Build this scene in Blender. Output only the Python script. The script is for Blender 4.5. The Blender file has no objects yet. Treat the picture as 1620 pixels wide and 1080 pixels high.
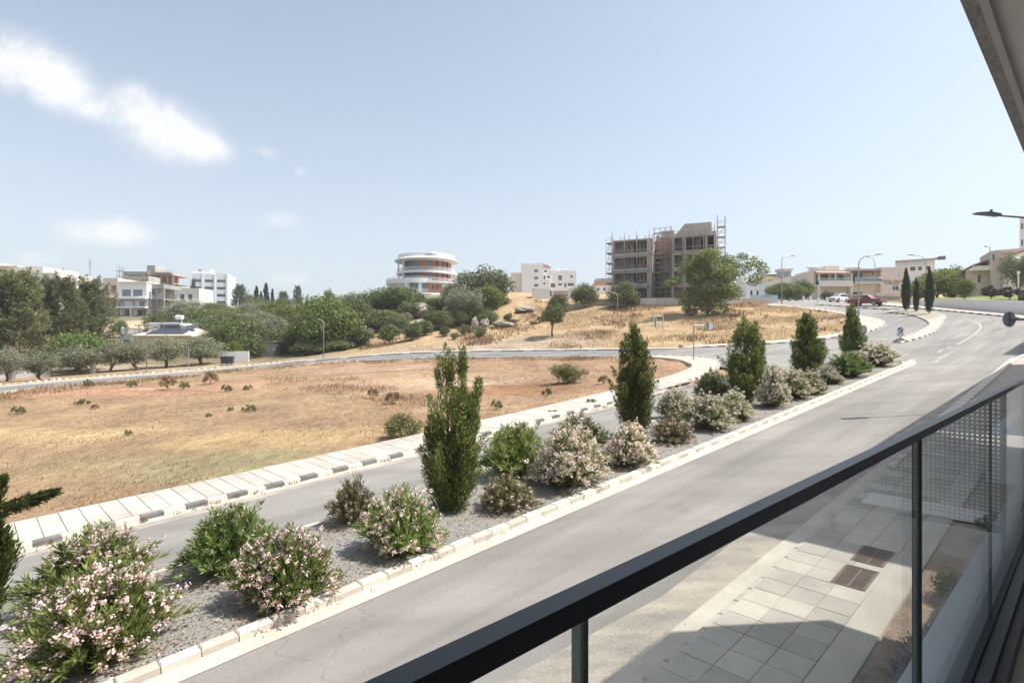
import bpy, bmesh, math, random
import numpy as np
from mathutils import Vector, Matrix
from mathutils.geometry import delaunay_2d_cdt

S = bpy.context.scene
COL = S.collection
rng = np.random.default_rng(11)
random.seed(11)
R = math.radians

# ------------------------------------------------------------------ camera, sky, sun, exposure
CZ = 4.6                                    # eye height above the road below the balcony
F = 900.0                                   # focal length in pixels of the 1620 px wide photograph
cam_d = bpy.data.cameras.new('camera')
cam_d.sensor_width = 36.0
cam_d.lens = 36.0 * F / 1620.0
cam_d.clip_start = 0.05
cam_d.clip_end = 6000
cam = bpy.data.objects.new('camera', cam_d)
cam.location = (0, 0, CZ)
cam.rotation_euler = (R(90), 0, 0)
COL.objects.link(cam)
S.camera = cam

SUN_EL = 57.0
SKY_STRENGTH = 0.15
world = bpy.data.worlds.new('World')
S.world = world
world.use_nodes = True
wn, wl = world.node_tree.nodes, world.node_tree.links
wn.clear()
w_out = wn.new('ShaderNodeOutputWorld')
w_bg = wn.new('ShaderNodeBackground')
w_sky = wn.new('ShaderNodeTexSky')
w_sky.sky_type = 'NISHITA'
w_sky.sun_disc = False
w_sky.sun_elevation = R(SUN_EL)
w_sky.sun_rotation = R(90)
w_sky.altitude = 60
w_sky.air_density = 1.0
w_sky.dust_density = 1.9
w_sky.ozone_density = 1.2
w_bg.inputs['Strength'].default_value = SKY_STRENGTH
w_hsv = wn.new('ShaderNodeHueSaturation')
w_hsv.inputs['Saturation'].default_value = 0.66
w_hsv.inputs['Value'].default_value = 0.71
w_tint = wn.new('ShaderNodeMix')
w_tint.data_type = 'RGBA'
w_tint.blend_type = 'MULTIPLY'
w_tint.inputs['Factor'].default_value = 1.0
w_tint.inputs[7].default_value = (0.93, 1.0, 0.99, 1)
wl.new(w_sky.outputs['Color'], w_tint.inputs[6])
wl.new(w_tint.outputs[2], w_hsv.inputs['Color'])


def wmath(op, a, b=None, c=None):
    n = wn.new('ShaderNodeMath')
    n.operation = op
    for i, v in enumerate((a, b, c)):
        if v is None:
            continue
        if isinstance(v, (int, float)):
            n.inputs[i].default_value = v
        else:
            wl.new(v, n.inputs[i])
    return n.outputs[0]


# clouds: soft ellipses of broken noise at fixed directions of the sky
w_tc = wn.new('ShaderNodeTexCoord')
w_sep = wn.new('ShaderNodeSeparateXYZ')
wl.new(w_tc.outputs['Generated'], w_sep.inputs[0])
ysafe = wmath('MAXIMUM', w_sep.outputs['Y'], 0.05)
cu = wmath('DIVIDE', w_sep.outputs['X'], ysafe)
cv = wmath('DIVIDE', w_sep.outputs['Z'], ysafe)
w_comb = wn.new('ShaderNodeCombineXYZ')
wl.new(cu, w_comb.inputs[0])
wl.new(cv, w_comb.inputs[1])


def wnoise(scale, detail, rough, dist=0.0):
    n = wn.new('ShaderNodeTexNoise')
    n.inputs['Scale'].default_value = scale
    n.inputs['Detail'].default_value = detail
    n.inputs['Roughness'].default_value = rough
    n.inputs['Distortion'].default_value = dist
    wl.new(w_comb.outputs[0], n.inputs['Vector'])
    return n.outputs['Fac']


nz1 = wnoise(9.0, 8.0, 0.62, 0.5)
nz2 = wnoise(30.0, 6.0, 0.65)
cloud_sum = None
CLOUDS = [  # x, y of the centre, half width, half height (pixels of the photograph), tilt in degrees, weight
    (35, 102, 78, 50, 22, .85), (100, 140, 56, 38, 30, .7), (150, 175, 34, 18, 20, .3), (258, 205, 74, 46, 22, .95), (206, 158, 30, 30, 40, .4), (320, 236, 52, 22, 12, .5),
    (172, 366, 86, 26, 2, .68), (446, 350, 30, 16, 0, .55), (424, 242, 24, 12, 14, .42), (476, 271, 12, 11, 0, .36),
    (50, 410, 50, 14, 0, .42), (458, 442, 42, 13, 0, .4), (540, 462, 60, 10, 0, .28), (-260, 60, 120, 40, 10, .6), (2300, 120, 260, 60, -8, .5),
]
for (px, py, a, b, tilt, wgt) in CLOUDS:
    u0, v0 = (px - 810) / F, (540 - py) / F
    a, b = a / F, b / F
    ct, st = math.cos(R(-tilt)), math.sin(R(-tilt))
    du = wmath('SUBTRACT', cu, u0)
    dv = wmath('SUBTRACT', cv, v0)
    e1 = wmath('DIVIDE', wmath('ADD', wmath('MULTIPLY', du, ct), wmath('MULTIPLY', dv, st)), a)
    e2 = wmath('DIVIDE', wmath('SUBTRACT', wmath('MULTIPLY', dv, ct), wmath('MULTIPLY', du, st)), b)
    d2 = wmath('ADD', wmath('MULTIPLY', e1, e1), wmath('MULTIPLY', e2, e2))
    g = wmath('MULTIPLY', wmath('POWER', 2.718, wmath('MULTIPLY', d2, -1.1)), wgt)
    cloud_sum = g if cloud_sum is None else wmath('ADD', cloud_sum, g)
cl = wmath('ADD', cloud_sum, wmath('MULTIPLY', wmath('SUBTRACT', nz1, 0.5), wmath('MINIMUM', wmath('MULTIPLY', cloud_sum, 3.2), 2.2)))
cl = wmath('ADD', cl, wmath('MULTIPLY', wmath('SUBTRACT', nz2, 0.5), wmath('MULTIPLY', cloud_sum, 0.9)))
w_map = wn.new('ShaderNodeMapRange')
w_map.interpolation_type = 'SMOOTHSTEP'
w_map.inputs['From Min'].default_value = 0.04
w_map.inputs['From Max'].default_value = 0.82
wl.new(cl, w_map.inputs['Value'])
front = wmath('GREATER_THAN', w_sep.outputs['Y'], 0.06)
cmask = wmath('MULTIPLY', wmath('MULTIPLY', w_map.outputs[0], front), 0.93)
# hazy summer air: whitish veil that thickens towards the horizon
veil = wmath('POWER', wmath('SUBTRACT', 1.0, wmath('MINIMUM', wmath('ABSOLUTE', w_sep.outputs['Z']), 1.0)), 3.0)
w_mixv = wn.new('ShaderNodeMix')
w_mixv.data_type = 'RGBA'
wl.new(wmath('MULTIPLY', veil, 0.72), w_mixv.inputs['Factor'])
wl.new(w_hsv.outputs[0], w_mixv.inputs[6])
w_mixv.inputs[7].default_value = (2.48, 2.67, 2.87, 1)
w_mix = wn.new('ShaderNodeMix')
w_mix.data_type = 'RGBA'
wl.new(cmask, w_mix.inputs['Factor'])
wl.new(w_mixv.outputs[2], w_mix.inputs[6])
w_mix.inputs[7].default_value = (3.5, 3.52, 3.58, 1)
wl.new(w_mix.outputs[2], w_bg.inputs['Color'])
wl.new(w_bg.outputs[0], w_out.inputs[0])

sun_d = bpy.data.lights.new('sun', 'SUN')
sun_d.energy = 3.15
sun_d.angle = R(0.53)
sun_d.color = (1.0, 0.955, 0.88)
sun = bpy.data.objects.new('sun', sun_d)
sun.rotation_euler = Vector((-math.cos(R(SUN_EL)), 0, -math.sin(R(SUN_EL)))).to_track_quat('-Z', 'Y').to_euler()
sun.location = (40, 0, 60)
COL.objects.link(sun)
S.view_settings.view_transform = 'Standard'
S.view_settings.look = 'None'
S.view_settings.use_curve_mapping = False
S.view_settings.gamma = 1.0
S.view_settings.exposure = 0.99
S.cycles.max_bounces = 8
S.cycles.transparent_max_bounces = 24
S.cycles.sample_clamp_indirect = 8.0
S.cycles.use_denoising = True

# ------------------------------------------------------------------ directions: s runs up the road, n across it away from the balcony
A0 = math.atan2(935, 900)
UX, UY = math.sin(A0), math.cos(A0)
NX, NY = -UY, UX


def sn(s, n):
    return (s * UX + n * NX, s * UY + n * NY)


def to_sn(x, y):
    return x * UX + y * UY, x * NX + y * NY


ROAD_ROT = math.atan2(UY, UX)


# ------------------------------------------------------------------ terrain
def smooth(a, b, x):
    t = np.clip((x - a) / (b - a), 0, 1)
    return t * t * (3 - 2 * t)


_ss = np.arange(-700, 2500, 1.0)
_slope = np.interp(_ss, [-700, -160, -90, 50, 68, 110, 122, 300, 420, 2500], [0, 0, .07, .07, .135, .135, .03, .03, 0, 0])
_zz = np.concatenate([[0], np.cumsum(_slope)[:-1]])
_zz -= np.interp(0, _ss, _zz)


def base_z(s):
    return np.interp(s, _ss, _zz)


# points of the ground seen in the photograph: pixel x, pixel y, distance ahead in metres
ANCH = [
    (0, 613, 41), (0, 623, 36.5), (100, 610.5, 47), (100, 602, 52), (200, 599, 56), (200, 590, 62), (300, 588.5, 65), (300, 581, 71), (350, 577, 75), (400, 578, 70), (440, 571, 75), (520, 568.5, 72), (600, 566, 69), (700, 564, 66.5), (800, 561.5, 64), (900, 559, 62),
    (40, 600, 53), (120, 594, 62), (60, 575, 76), (150, 570, 84), (260, 566, 95), (390, 566, 86), (450, 562, 88), (500, 556, 92),
    (420, 553, 100), (560, 552, 91), (620, 541, 86), (655, 538, 87), (590, 528, 96), (690, 520, 97), (640, 500, 109), (700, 478, 119),
    (780, 505, 102), (830, 500, 105), (760, 535, 83), (874, 534, 78), (830, 470, 126), (930, 493, 101), (960, 479, 108), (1010, 478, 108), (1080, 478, 108), (1150, 477, 107),
    (1220, 478, 104), (990, 498, 96), (1100, 500, 88), (1050, 530, 72), (950, 535, 75), (1200, 520, 75),
    (671, 465, 163), (850, 470, 150), (900, 468, 228), (560, 505, 125), (480, 512, 170), (430, 512, 180), (450, 492, 260), (380, 520, 140),
    (240, 500, 145), (230, 520, 125), (160, 520, 120), (290, 500, 165), (230, 478, 200), (330, 496, 260), (50, 495, 170), (-200, 540, 120), (-200, 500, 200),
    (1300, 475.5, 106), (1300, 475, 122), (1350, 480, 104), (1350, 478, 122), (1420, 482, 102), (1420, 479, 118), (1250, 476, 112),
    (1000, 465, 220), (1230, 455, 250), (1350, 450, 230), (-300, 620, 60), (-300, 640, 45),
]
_ax, _ay, _ar = [], [], []
for (px, py, t) in ANCH:
    x, y, z = (px - 810) / F * t, t, CZ + (540 - py) / F * t
    _ax.append(x); _ay.append(y); _ar.append(z - float(base_z(to_sn(x, y)[0])))
for s0 in range(-60, 121, 15):
    for n0 in (0, 17):
        x, y = sn(s0, n0)
        _ax.append(x); _ay.append(y); _ar.append(0.0)
for (s0, n0, r0) in ((10, 26, .1), (25, 30, -.05), (5, 38, .25), (22, 44, 0.1), (36, 30, 0), (-20, 30, .3), (-20, 45, .7), (38, 40, -.1), (75, 23, .1), (90, 25, .3), (100, 27, .3)):
    x, y = sn(s0, n0)
    _ax.append(x); _ay.append(y); _ar.append(r0)
for k in range(12):
    a = 2 * math.pi * k / 12
    _ax.append(520 * math.cos(a)); _ay.append(150 + 520 * math.sin(a)); _ar.append(0.0)
_ax, _ay, _ar = np.array(_ax), np.array(_ay), np.array(_ar)
_c2 = 9.0 ** 2
_K = np.sqrt((_ax[:, None] - _ax[None]) ** 2 + (_ay[:, None] - _ay[None]) ** 2 + _c2)
_w = np.linalg.solve(_K - 1.2 * np.eye(len(_ax)), _ar)


def hv(x, y):
    x, y = np.atleast_1d(np.asarray(x, float)), np.atleast_1d(np.asarray(y, float))
    s, n = to_sn(x, y)
    res = np.zeros_like(x)
    for i in range(0, len(x), 20000):
        xx, yy = x[i:i + 20000], y[i:i + 20000]
        res[i:i + 20000] = np.sqrt((xx[:, None] - _ax) ** 2 + (yy[:, None] - _ay) ** 2 + _c2) @ _w
    d = np.hypot(x, y)
    m = smooth(18.6, 30, n) * (1 - smooth(420, 620, d))
    return base_z(s) + res * m


def h(x, y):
    return float(hv(x, y)[0])


def at(px, py):
    """the point of the ground on the line of sight through a pixel of the photograph"""
    dx, dz = (px - 810) / F, (540 - py) / F
    ts = np.concatenate([np.arange(2, 40, .5), np.arange(40, 160, 1.0), np.arange(160, 600, 4.0)])
    d = CZ + dz * ts - hv(dx * ts, ts)
    k = np.argmax(d < 0)
    if d[k] >= 0:
        k = len(ts) - 1
    a, b = ts[max(k - 1, 0)], ts[k]
    for _ in range(16):
        m = (a + b) / 2
        if CZ + dz * m - h(dx * m, m) < 0:
            b = m
        else:
            a = m
    return (dx * b, b)


def col(px, t):
    return ((px - 810) / F * t, t)


def zpix(py, t):
    return CZ + (540 - py) / F * t


# ------------------------------------------------------------------ helpers: meshes
class MB:
    def __init__(self):
        self.v, self.f, self.m = [], [], []
        self.T = Matrix.Identity(4)
        self.mat = 0

    def add(self, vs, fs):
        o = len(self.v)
        T = self.T
        self.v += [tuple(T @ Vector(p)) for p in vs]
        self.f += [tuple(i + o for i in f) for f in fs]
        self.m += [self.mat] * len(fs)
        return self

    def box(self, x0, y0, z0, x1, y1, z1):
        vs = [(x, y, z) for z in (z0, z1) for y in (y0, y1) for x in (x0, x1)]
        return self.add(vs, [(0, 2, 3, 1), (4, 5, 7, 6), (0, 1, 5, 4), (2, 6, 7, 3), (0, 4, 6, 2), (1, 3, 7, 5)])

    def quad(self, a, b, c, d):
        return self.add([a, b, c, d], [(0, 1, 2, 3)])

    def prism(self, poly, z0, z1):
        n = len(poly)
        vs = [(p[0], p[1], z0) for p in poly] + [(p[0], p[1], z1) for p in poly]
        fs = [tuple(range(n))[::-1], tuple(range(n, 2 * n))] + [(i, (i + 1) % n, n + (i + 1) % n, n + i) for i in range(n)]
        return self.add(vs, fs)

    def extr(self, poly, y0, y1):
        n = len(poly)
        vs = [(p[0], y0, p[1]) for p in poly] + [(p[0], y1, p[1]) for p in poly]
        fs = [tuple(range(n)), tuple(range(n, 2 * n))[::-1]] + [(i, n + i, n + (i + 1) % n, (i + 1) % n) for i in range(n)]
        return self.add(vs, fs)

    def tube(self, pts, r, seg=8, caps=True):
        pts = [Vector(p) for p in pts]
        rs = r if isinstance(r, (list, tuple)) else [r] * len(pts)
        vs, fs = [], []
        prev = None
        for i, p in enumerate(pts):
            d = (pts[min(i + 1, len(pts) - 1)] - pts[max(i - 1, 0)]).normalized()
            up = prev if prev is not None else (Vector((1, 0, 0)) if abs(d.z) > .7 else Vector((0, 0, 1)))
            a = (up - d * up.dot(d)).normalized()
            prev = a
            b = d.cross(a)
            for k in range(seg):
                t = 2 * math.pi * k / seg
                vs.append(p + (a * math.cos(t) + b * math.sin(t)) * rs[i])
        for i in range(len(pts) - 1):
            for k in range(seg):
                fs.append((i * seg + k, i * seg + (k + 1) % seg, (i + 1) * seg + (k + 1) % seg, (i + 1) * seg + k))
        if caps:
            fs += [tuple(range(seg))[::-1], tuple(range((len(pts) - 1) * seg, len(pts) * seg))]
        return self.add(vs, fs)

    def bar(self, p, q, w=.06):
        return self.tube([p, q], w * .7071, 4)

    def cyl(self, cx, cy, r, z0, z1, seg=16, r1=None):
        r1 = r if r1 is None else r1
        vs = [(cx + r * math.cos(2 * math.pi * k / seg), cy + r * math.sin(2 * math.pi * k / seg), z0) for k in range(seg)]
        vs += [(cx + r1 * math.cos(2 * math.pi * k / seg), cy + r1 * math.sin(2 * math.pi * k / seg), z1) for k in range(seg)]
        fs = [tuple(range(seg))[::-1], tuple(range(seg, 2 * seg))] + [(k, (k + 1) % seg, seg + (k + 1) % seg, seg + k) for k in range(seg)]
        return self.add(vs, fs)

    def disc_y(self, cx, cz, r, y0, y1, seg=20):
        return self.extr([(cx + r * math.cos(2 * math.pi * k / seg), cz + r * math.sin(2 * math.pi * k / seg)) for k in range(seg)], y0, y1)

    def arc(self, r0, r1, a0, a1, z0, z1, seg=24, cx=0, cy=0):
        """ring sector seen from the front: angle 0 points to -y, positive to +x"""
        vs, fs = [], []
        for i in range(seg + 1):
            a = R(a0 + (a1 - a0) * i / seg)
            s_, c_ = math.sin(a), -math.cos(a)
            vs += [(cx + r0 * s_, cy + r0 * c_, z0), (cx + r1 * s_, cy + r1 * c_, z0), (cx + r1 * s_, cy + r1 * c_, z1), (cx + r0 * s_, cy + r0 * c_, z1)]
        for i in range(seg):
            b, c = i * 4, i * 4 + 4
            for k in range(4):
                fs.append((b + k, b + (k + 1) % 4, c + (k + 1) % 4, c + k))
        fs += [(0, 3, 2, 1), (seg * 4, seg * 4 + 1, seg * 4 + 2, seg * 4 + 3)]
        return self.add(vs, fs)

    def mesh(self, name, mats, smooth_=False):
        me = bpy.data.meshes.new(name)
        me.from_pydata(self.v, [], self.f)
        for m in (mats if isinstance(mats, (list, tuple)) else [mats]):
            me.materials.append(m)
        if any(self.m):
            me.polygons.foreach_set('material_index', self.m)
        if smooth_:
            me.polygons.foreach_set('use_smooth', [True] * len(me.polygons))
        bm = bmesh.new()
        bm.from_mesh(me)
        bmesh.ops.recalc_face_normals(bm, faces=bm.faces)
        bm.to_mesh(me)
        bm.free()
        me.update()
        return me

    def build(self, name, mats, parent=None, loc=None, rotz=0, smooth_=False):
        return put(name, self.mesh(name, mats, smooth_), parent, loc, rotz)


def put(name, me, parent=None, loc=None, rotz=0):
    o = bpy.data.objects.new(name, me)
    COL.objects.link(o)
    if parent is not None:
        o.parent = parent
    if loc is not None:
        o.location = loc
    if rotz:
        o.rotation_euler = (0, 0, rotz)
    return o


def tag(o, label=None, cat=None, group=None, kind=None):
    if label: o['label'] = label
    if cat: o['category'] = cat
    if group: o['group'] = group
    if kind: o['kind'] = kind
    return o


def thing(name, label, cat, loc=(0, 0, 0), rotz=0, group=None):
    o = bpy.data.objects.new(name, None)
    COL.objects.link(o)
    o.location = loc
    o.rotation_euler = (0, 0, rotz)
    o.empty_display_size = .3
    return tag(o, label, cat, group)


def children(o):
    return [c for c in COL.objects if c.parent == o]


def quads_mesh(name, V, mats, midx=None):
    V = np.asarray(V, np.float32)
    n = len(V)
    me = bpy.data.meshes.new(name)
    me.vertices.add(n * 4)
    me.vertices.foreach_set('co', V.reshape(-1))
    me.loops.add(n * 4)
    me.loops.foreach_set('vertex_index', np.arange(n * 4, dtype=np.int32))
    me.polygons.add(n)
    me.polygons.foreach_set('loop_start', np.arange(0, n * 4, 4, dtype=np.int32))
    for m in (mats if isinstance(mats, (list, tuple)) else [mats]):
        me.materials.append(m)
    if midx is not None:
        me.polygons.foreach_set('material_index', np.asarray(midx, np.int32))
    me.update(calc_edges=True)
    return me


# ------------------------------------------------------------------ helpers: materials
MATS = {}


def mat(name, c, rough=.8, metal=0., var=.12, scale=3., bump=0., bscale=None, spec=None, detail=6., c2=None, world_co=False, fine=0., fscale=60., stretch=None):
    """principled surface whose colour wanders between two tones, with fine speckle and relief"""
    if name in MATS:
        return MATS[name]
    m = bpy.data.materials.new(name)
    m.use_nodes = True
    N, L = m.node_tree.nodes, m.node_tree.links
    bs = N['Principled BSDF']
    bs.inputs['Roughness'].default_value = rough
    bs.inputs['Metallic'].default_value = metal
    if spec is not None:
        bs.inputs['Specular IOR Level'].default_value = spec
    if world_co:
        g = N.new('ShaderNodeNewGeometry')
        vec = g.outputs['Position']
    else:
        g = N.new('ShaderNodeTexCoord')
        vec = g.outputs['Object']
    if stretch:
        mp = N.new('ShaderNodeMapping')
        mp.inputs['Rotation'].default_value = (0, 0, stretch[3] if len(stretch) > 3 else 0)
        mp.inputs['Scale'].default_value = stretch[:3]
        L.new(vec, mp.inputs[0])
        svec = mp.outputs[0]
    else:
        svec = vec
    nz = N.new('ShaderNodeTexNoise')
    nz.inputs['Scale'].default_value = scale
    nz.inputs['Detail'].default_value = detail
    nz.inputs['Roughness'].default_value = .6
    L.new(svec, nz.inputs['Vector'])
    rp = N.new('ShaderNodeValToRGB')
    rp.color_ramp.elements[0].position = .32
    rp.color_ramp.elements[1].position = .68
    ca = c2 if c2 else tuple(x * (1 - var) for x in c)
    cb = c if c2 else tuple(min(1, x * (1 + var)) for x in c)
    rp.color_ramp.elements[0].color = (*ca, 1)
    rp.color_ramp.elements[1].color = (*cb, 1)
    L.new(nz.outputs['Fac'], rp.inputs[0])
    out = rp.outputs[0]
    if fine:
        n2 = N.new('ShaderNodeTexNoise')
        n2.inputs['Scale'].default_value = fscale
        n2.inputs['Detail'].default_value = 2
        L.new(vec, n2.inputs['Vector'])
        mr = N.new('ShaderNodeMapRange')
        mr.inputs['From Min'].default_value = .3
        mr.inputs['From Max'].default_value = .7
        mr.inputs['To Min'].default_value = 1 - fine
        mr.inputs['To Max'].default_value = 1 + fine
        L.new(n2.outputs['Fac'], mr.inputs[0])
        mu = N.new('ShaderNodeMix')
        mu.data_type = 'RGBA'
        mu.blend_type = 'MULTIPLY'
        mu.inputs['Factor'].default_value = 1
        L.new(out, mu.inputs[6])
        L.new(mr.outputs[0], mu.inputs[7])
        out = mu.outputs[2]
    L.new(out, bs.inputs['Base Color'])
    if bump:
        n3 = N.new('ShaderNodeTexNoise')
        n3.inputs['Scale'].default_value = bscale or scale * 8
        n3.inputs['Detail'].default_value = 4
        L.new(vec, n3.inputs['Vector'])
        b = N.new('ShaderNodeBump')
        b.inputs['Strength'].default_value = min(bump, 1)
        b.inputs['Distance'].default_value = .02
        L.new(n3.outputs['Fac'], b.inputs['Height'])
        L.new(b.outputs[0], bs.inputs['Normal'])
    MATS[name] = m
    return m


def wear(m, n_lines, cracks=True):
    """polished wheel tracks, darker patches and hairline cracks of a used carriageway"""
    N, L = m.node_tree.nodes, m.node_tree.links
    bs = N['Principled BSDF']
    src = bs.inputs['Base Color'].links[0].from_socket
    g = N.new('ShaderNodeNewGeometry')
    mp = N.new('ShaderNodeMapping')
    mp.inputs['Rotation'].default_value = (0, 0, -ROAD_ROT)
    L.new(g.outputs['Position'], mp.inputs[0])

    def mul(prev, fac, lo, hi, f0=.3, f1=.7):
        mr = N.new('ShaderNodeMapRange')
        for k, v in (('From Min', f0), ('From Max', f1), ('To Min', lo), ('To Max', hi)):
            mr.inputs[k].default_value = v
        L.new(fac, mr.inputs[0])
        mu = N.new('ShaderNodeMix')
        mu.data_type = 'RGBA'
        mu.blend_type = 'MULTIPLY'
        mu.inputs['Factor'].default_value = 1
        L.new(prev, mu.inputs[6])
        L.new(mr.outputs[0], mu.inputs[7])
        return mu.outputs[2]

    def nz(scale3, sc, det=5):
        m2 = N.new('ShaderNodeMapping')
        m2.inputs['Scale'].default_value = scale3
        L.new(mp.outputs[0], m2.inputs[0])
        n = N.new('ShaderNodeTexNoise')
        n.inputs['Scale'].default_value = sc
        n.inputs['Detail'].default_value = det
        L.new(m2.outputs[0], n.inputs['Vector'])
        return n.outputs['Fac']
    o = mul(src, nz((.03, 1.1, 1), 1.0, 3), .84, 1.14)
    o = mul(o, nz((.5, .5, 1), .35, 6), .9, 1.1)
    o = mul(o, nz((.15, 3.5, 1), 1.0, 4), .93, 1.06)
    if cracks:
        vo = N.new('ShaderNodeTexVoronoi')
        vo.feature = 'DISTANCE_TO_EDGE'
        vo.inputs['Scale'].default_value = .16
        di = N.new('ShaderNodeTexNoise')
        di.inputs['Scale'].default_value = 1.2
        di.inputs['Detail'].default_value = 6
        L.new(g.outputs['Position'], di.inputs['Vector'])
        ad = N.new('ShaderNodeMix')
        ad.data_type = 'VECTOR'
        ad.inputs['Factor'].default_value = .12
        L.new(g.outputs['Position'], ad.inputs[4])
        sc = N.new('ShaderNodeVectorMath')
        sc.operation = 'SCALE'
        sc.inputs['Scale'].default_value = 14
        L.new(di.outputs['Color'], sc.inputs[0])
        L.new(sc.outputs[0], ad.inputs[5])
        L.new(ad.outputs[1], vo.inputs['Vector'])
        o = mul(o, vo.outputs['Distance'], .84, 1.0, 0.0, .006)
    L.new(o, bs.inputs['Base Color'])


def leaf_mat(name, dark, light, trans=.3, dry=None):
    """leaves: every leaf its own tone, every plant a slightly different one; thin enough to let light through"""
    m = bpy.data.materials.new(name)
    m.use_nodes = True
    N, L = m.node_tree.nodes, m.node_tree.links
    bs = N['Principled BSDF']
    bs.inputs['Roughness'].default_value = .55
    bs.inputs['Specular IOR Level'].default_value = .3
    g = N.new('ShaderNodeNewGeometry')
    oi = N.new('ShaderNodeObjectInfo')
    rp = N.new('ShaderNodeValToRGB')
    e = rp.color_ramp.elements
    e[0].color = (*dark, 1)
    e[1].color = (*light, 1)
    e[0].position = .1
    e[1].position = .9
    if dry:
        e[1].position = .8
        k = e.new(.93)
        k.color = (*dry, 1)
    L.new(g.outputs['Random Per Island'], rp.inputs[0])
    hs = N.new('ShaderNodeHueSaturation')
    mr = N.new('ShaderNodeMapRange')
    mr.inputs['To Min'].default_value = .8
    mr.inputs['To Max'].default_value = 1.25
    L.new(oi.outputs['Random'], mr.inputs[0])
    mh = N.new('ShaderNodeMapRange')
    mh.inputs['To Min'].default_value = .485
    mh.inputs['To Max'].default_value = .512
    ml = N.new('ShaderNodeMath')
    ml.operation = 'FRACT'
    mm = N.new('ShaderNodeMath')
    mm.operation = 'MULTIPLY'
    mm.inputs[1].default_value = 7.31
    L.new(oi.outputs['Random'], mm.inputs[0])
    L.new(mm.outputs[0], ml.inputs[0])
    L.new(ml.outputs[0], mh.inputs[0])
    L.new(mr.outputs[0], hs.inputs['Value'])
    L.new(mh.outputs[0], hs.inputs['Hue'])
    L.new(rp.outputs[0], hs.inputs['Color'])
    L.new(hs.outputs[0], bs.inputs['Base Color'])
    tr = N.new('ShaderNodeBsdfTranslucent')
    L.new(hs.outputs[0], tr.inputs['Color'])
    mx = N.new('ShaderNodeMixShader')
    mx.inputs[0].default_value = trans
    L.new(bs.outputs[0], mx.inputs[1])
    L.new(tr.outputs[0], mx.inputs[2])
    L.new(mx.outputs[0], N['Material Output'].inputs['Surface'])
    MATS[name] = m
    return m


def glass_mat(name, tint=(.93, .965, .95), boost=1.0):
    m = bpy.data.materials.new(name)
    m.use_nodes = True
    N, L = m.node_tree.nodes, m.node_tree.links
    N.remove(N['Principled BSDF'])
    t = N.new('ShaderNodeBsdfTransparent')
    t.inputs[0].default_value = (*tint, 1)
    g = N.new('ShaderNodeBsdfGlossy')
    g.inputs['Roughness'].default_value = 0.0
    fr = N.new('ShaderNodeFresnel')
    fr.inputs['IOR'].default_value = 1.5
    mx = N.new('ShaderNodeMixShader')
    ml = N.new('ShaderNodeMath')
    ml.operation = 'MULTIPLY'
    ml.inputs[1].default_value = boost
    L.new(fr.outputs[0], ml.inputs[0])
    L.new(ml.outputs[0], mx.inputs[0])
    L.new(t.outputs[0], mx.inputs[1])
    L.new(g.outputs[0], mx.inputs[2])
    L.new(mx.outputs[0], N['Material Output'].inputs['Surface'])
    MATS[name] = m
    return m


asphalt = mat('asphalt', (.272, .25, .231), .9, var=.12, scale=.5, bump=.5, bscale=160, world_co=True, fine=.2, fscale=70, stretch=(.35, 1.6, 1, ROAD_ROT * -1))
asphalt_b = mat('asphalt_branch', (.21, .2, .195), .9, var=.1, scale=.4, bump=.4, bscale=90, world_co=True, fine=.12, fscale=40)
wear(asphalt, True)
wear(asphalt_b, True)
concrete = mat('gutter_concrete', (.56, .5, .42), .9, var=.12, scale=1.3, bump=.3, bscale=60, world_co=True, fine=.1)
sandy = mat('sand_dust', (.46, .4, .33), .95, var=.2, scale=2.5, bump=.6, bscale=50, world_co=True, fine=.2, fscale=30)
line_paint = mat('line_paint', (.52, .49, .44), .85, scale=9, detail=9, c2=(.3, .275, .25), world_co=True, fine=.15)
kerb_white = mat('kerb_white', (.7, .66, .59), .85, scale=2.6, detail=10, bump=.3, bscale=30, fine=.12, c2=(.6, .555, .485), world_co=True)
kerb_black = mat('kerb_black', (.13, .13, .135), .85, scale=3.2, detail=10, bump=.3, c2=(.21, .205, .2), bscale=40, fine=.1, world_co=True)
kerb_beige = mat('kerb_beige', (.52, .465, .4), .88, var=.15, scale=2, bump=.3, bscale=40, fine=.1, world_co=True)
slab_m = mat('paving_slab', (.52, .47, .4), .9, var=.1, scale=1.6, bump=.3, bscale=70, fine=.06, world_co=True)
slab_m2 = mat('paving_slab_pale', (.56, .505, .43), .9, var=.1, scale=1.6, bump=.3, bscale=70, fine=.06, world_co=True)
slab_m3 = mat('paving_slab_grey', (.45, .41, .355), .9, var=.12, scale=1.6, bump=.3, bscale=70, fine=.06, world_co=True)
pave_bed = mat('pavement_bedding', (.42, .37, .31), .95, var=.12, scale=2, bump=.3, bscale=40, world_co=True)
pave_far = mat('pavement_concrete', (.49, .43, .36), .9, var=.1, scale=1.2, bump=.3, bscale=40, world_co=True, fine=.06)
iron = mat('cast_iron', (.22, .165, .13), .7, metal=.3, var=.2, scale=6, bump=.3, bscale=60)
white_paint = mat('white_wall_paint', (.78, .77, .75), .8, var=.04, scale=.6, bump=.05, bscale=20)
white_cool = mat('white_plaster', (.8, .8, .8), .85, var=.04, scale=.4)
cream = mat('cream_render', (.74, .68, .6), .88, var=.06, scale=.5)
beige_r = mat('beige_render', (.64, .56, .48), .88, var=.06, scale=.5)
peach = mat('peach_render', (.72, .6, .5), .88, var=.06, scale=.5)
grey_r = mat('grey_render', (.36, .35, .34), .88, var=.08, scale=.5)
raw_conc = mat('raw_concrete', (.38, .365, .35), .92, var=.16, scale=.6, bump=.2, bscale=12, fine=.06, fscale=8)
raw_conc2 = mat('raw_concrete_warm', (.45, .41, .375), .92, var=.16, scale=.6, bump=.2, bscale=12)
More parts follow.
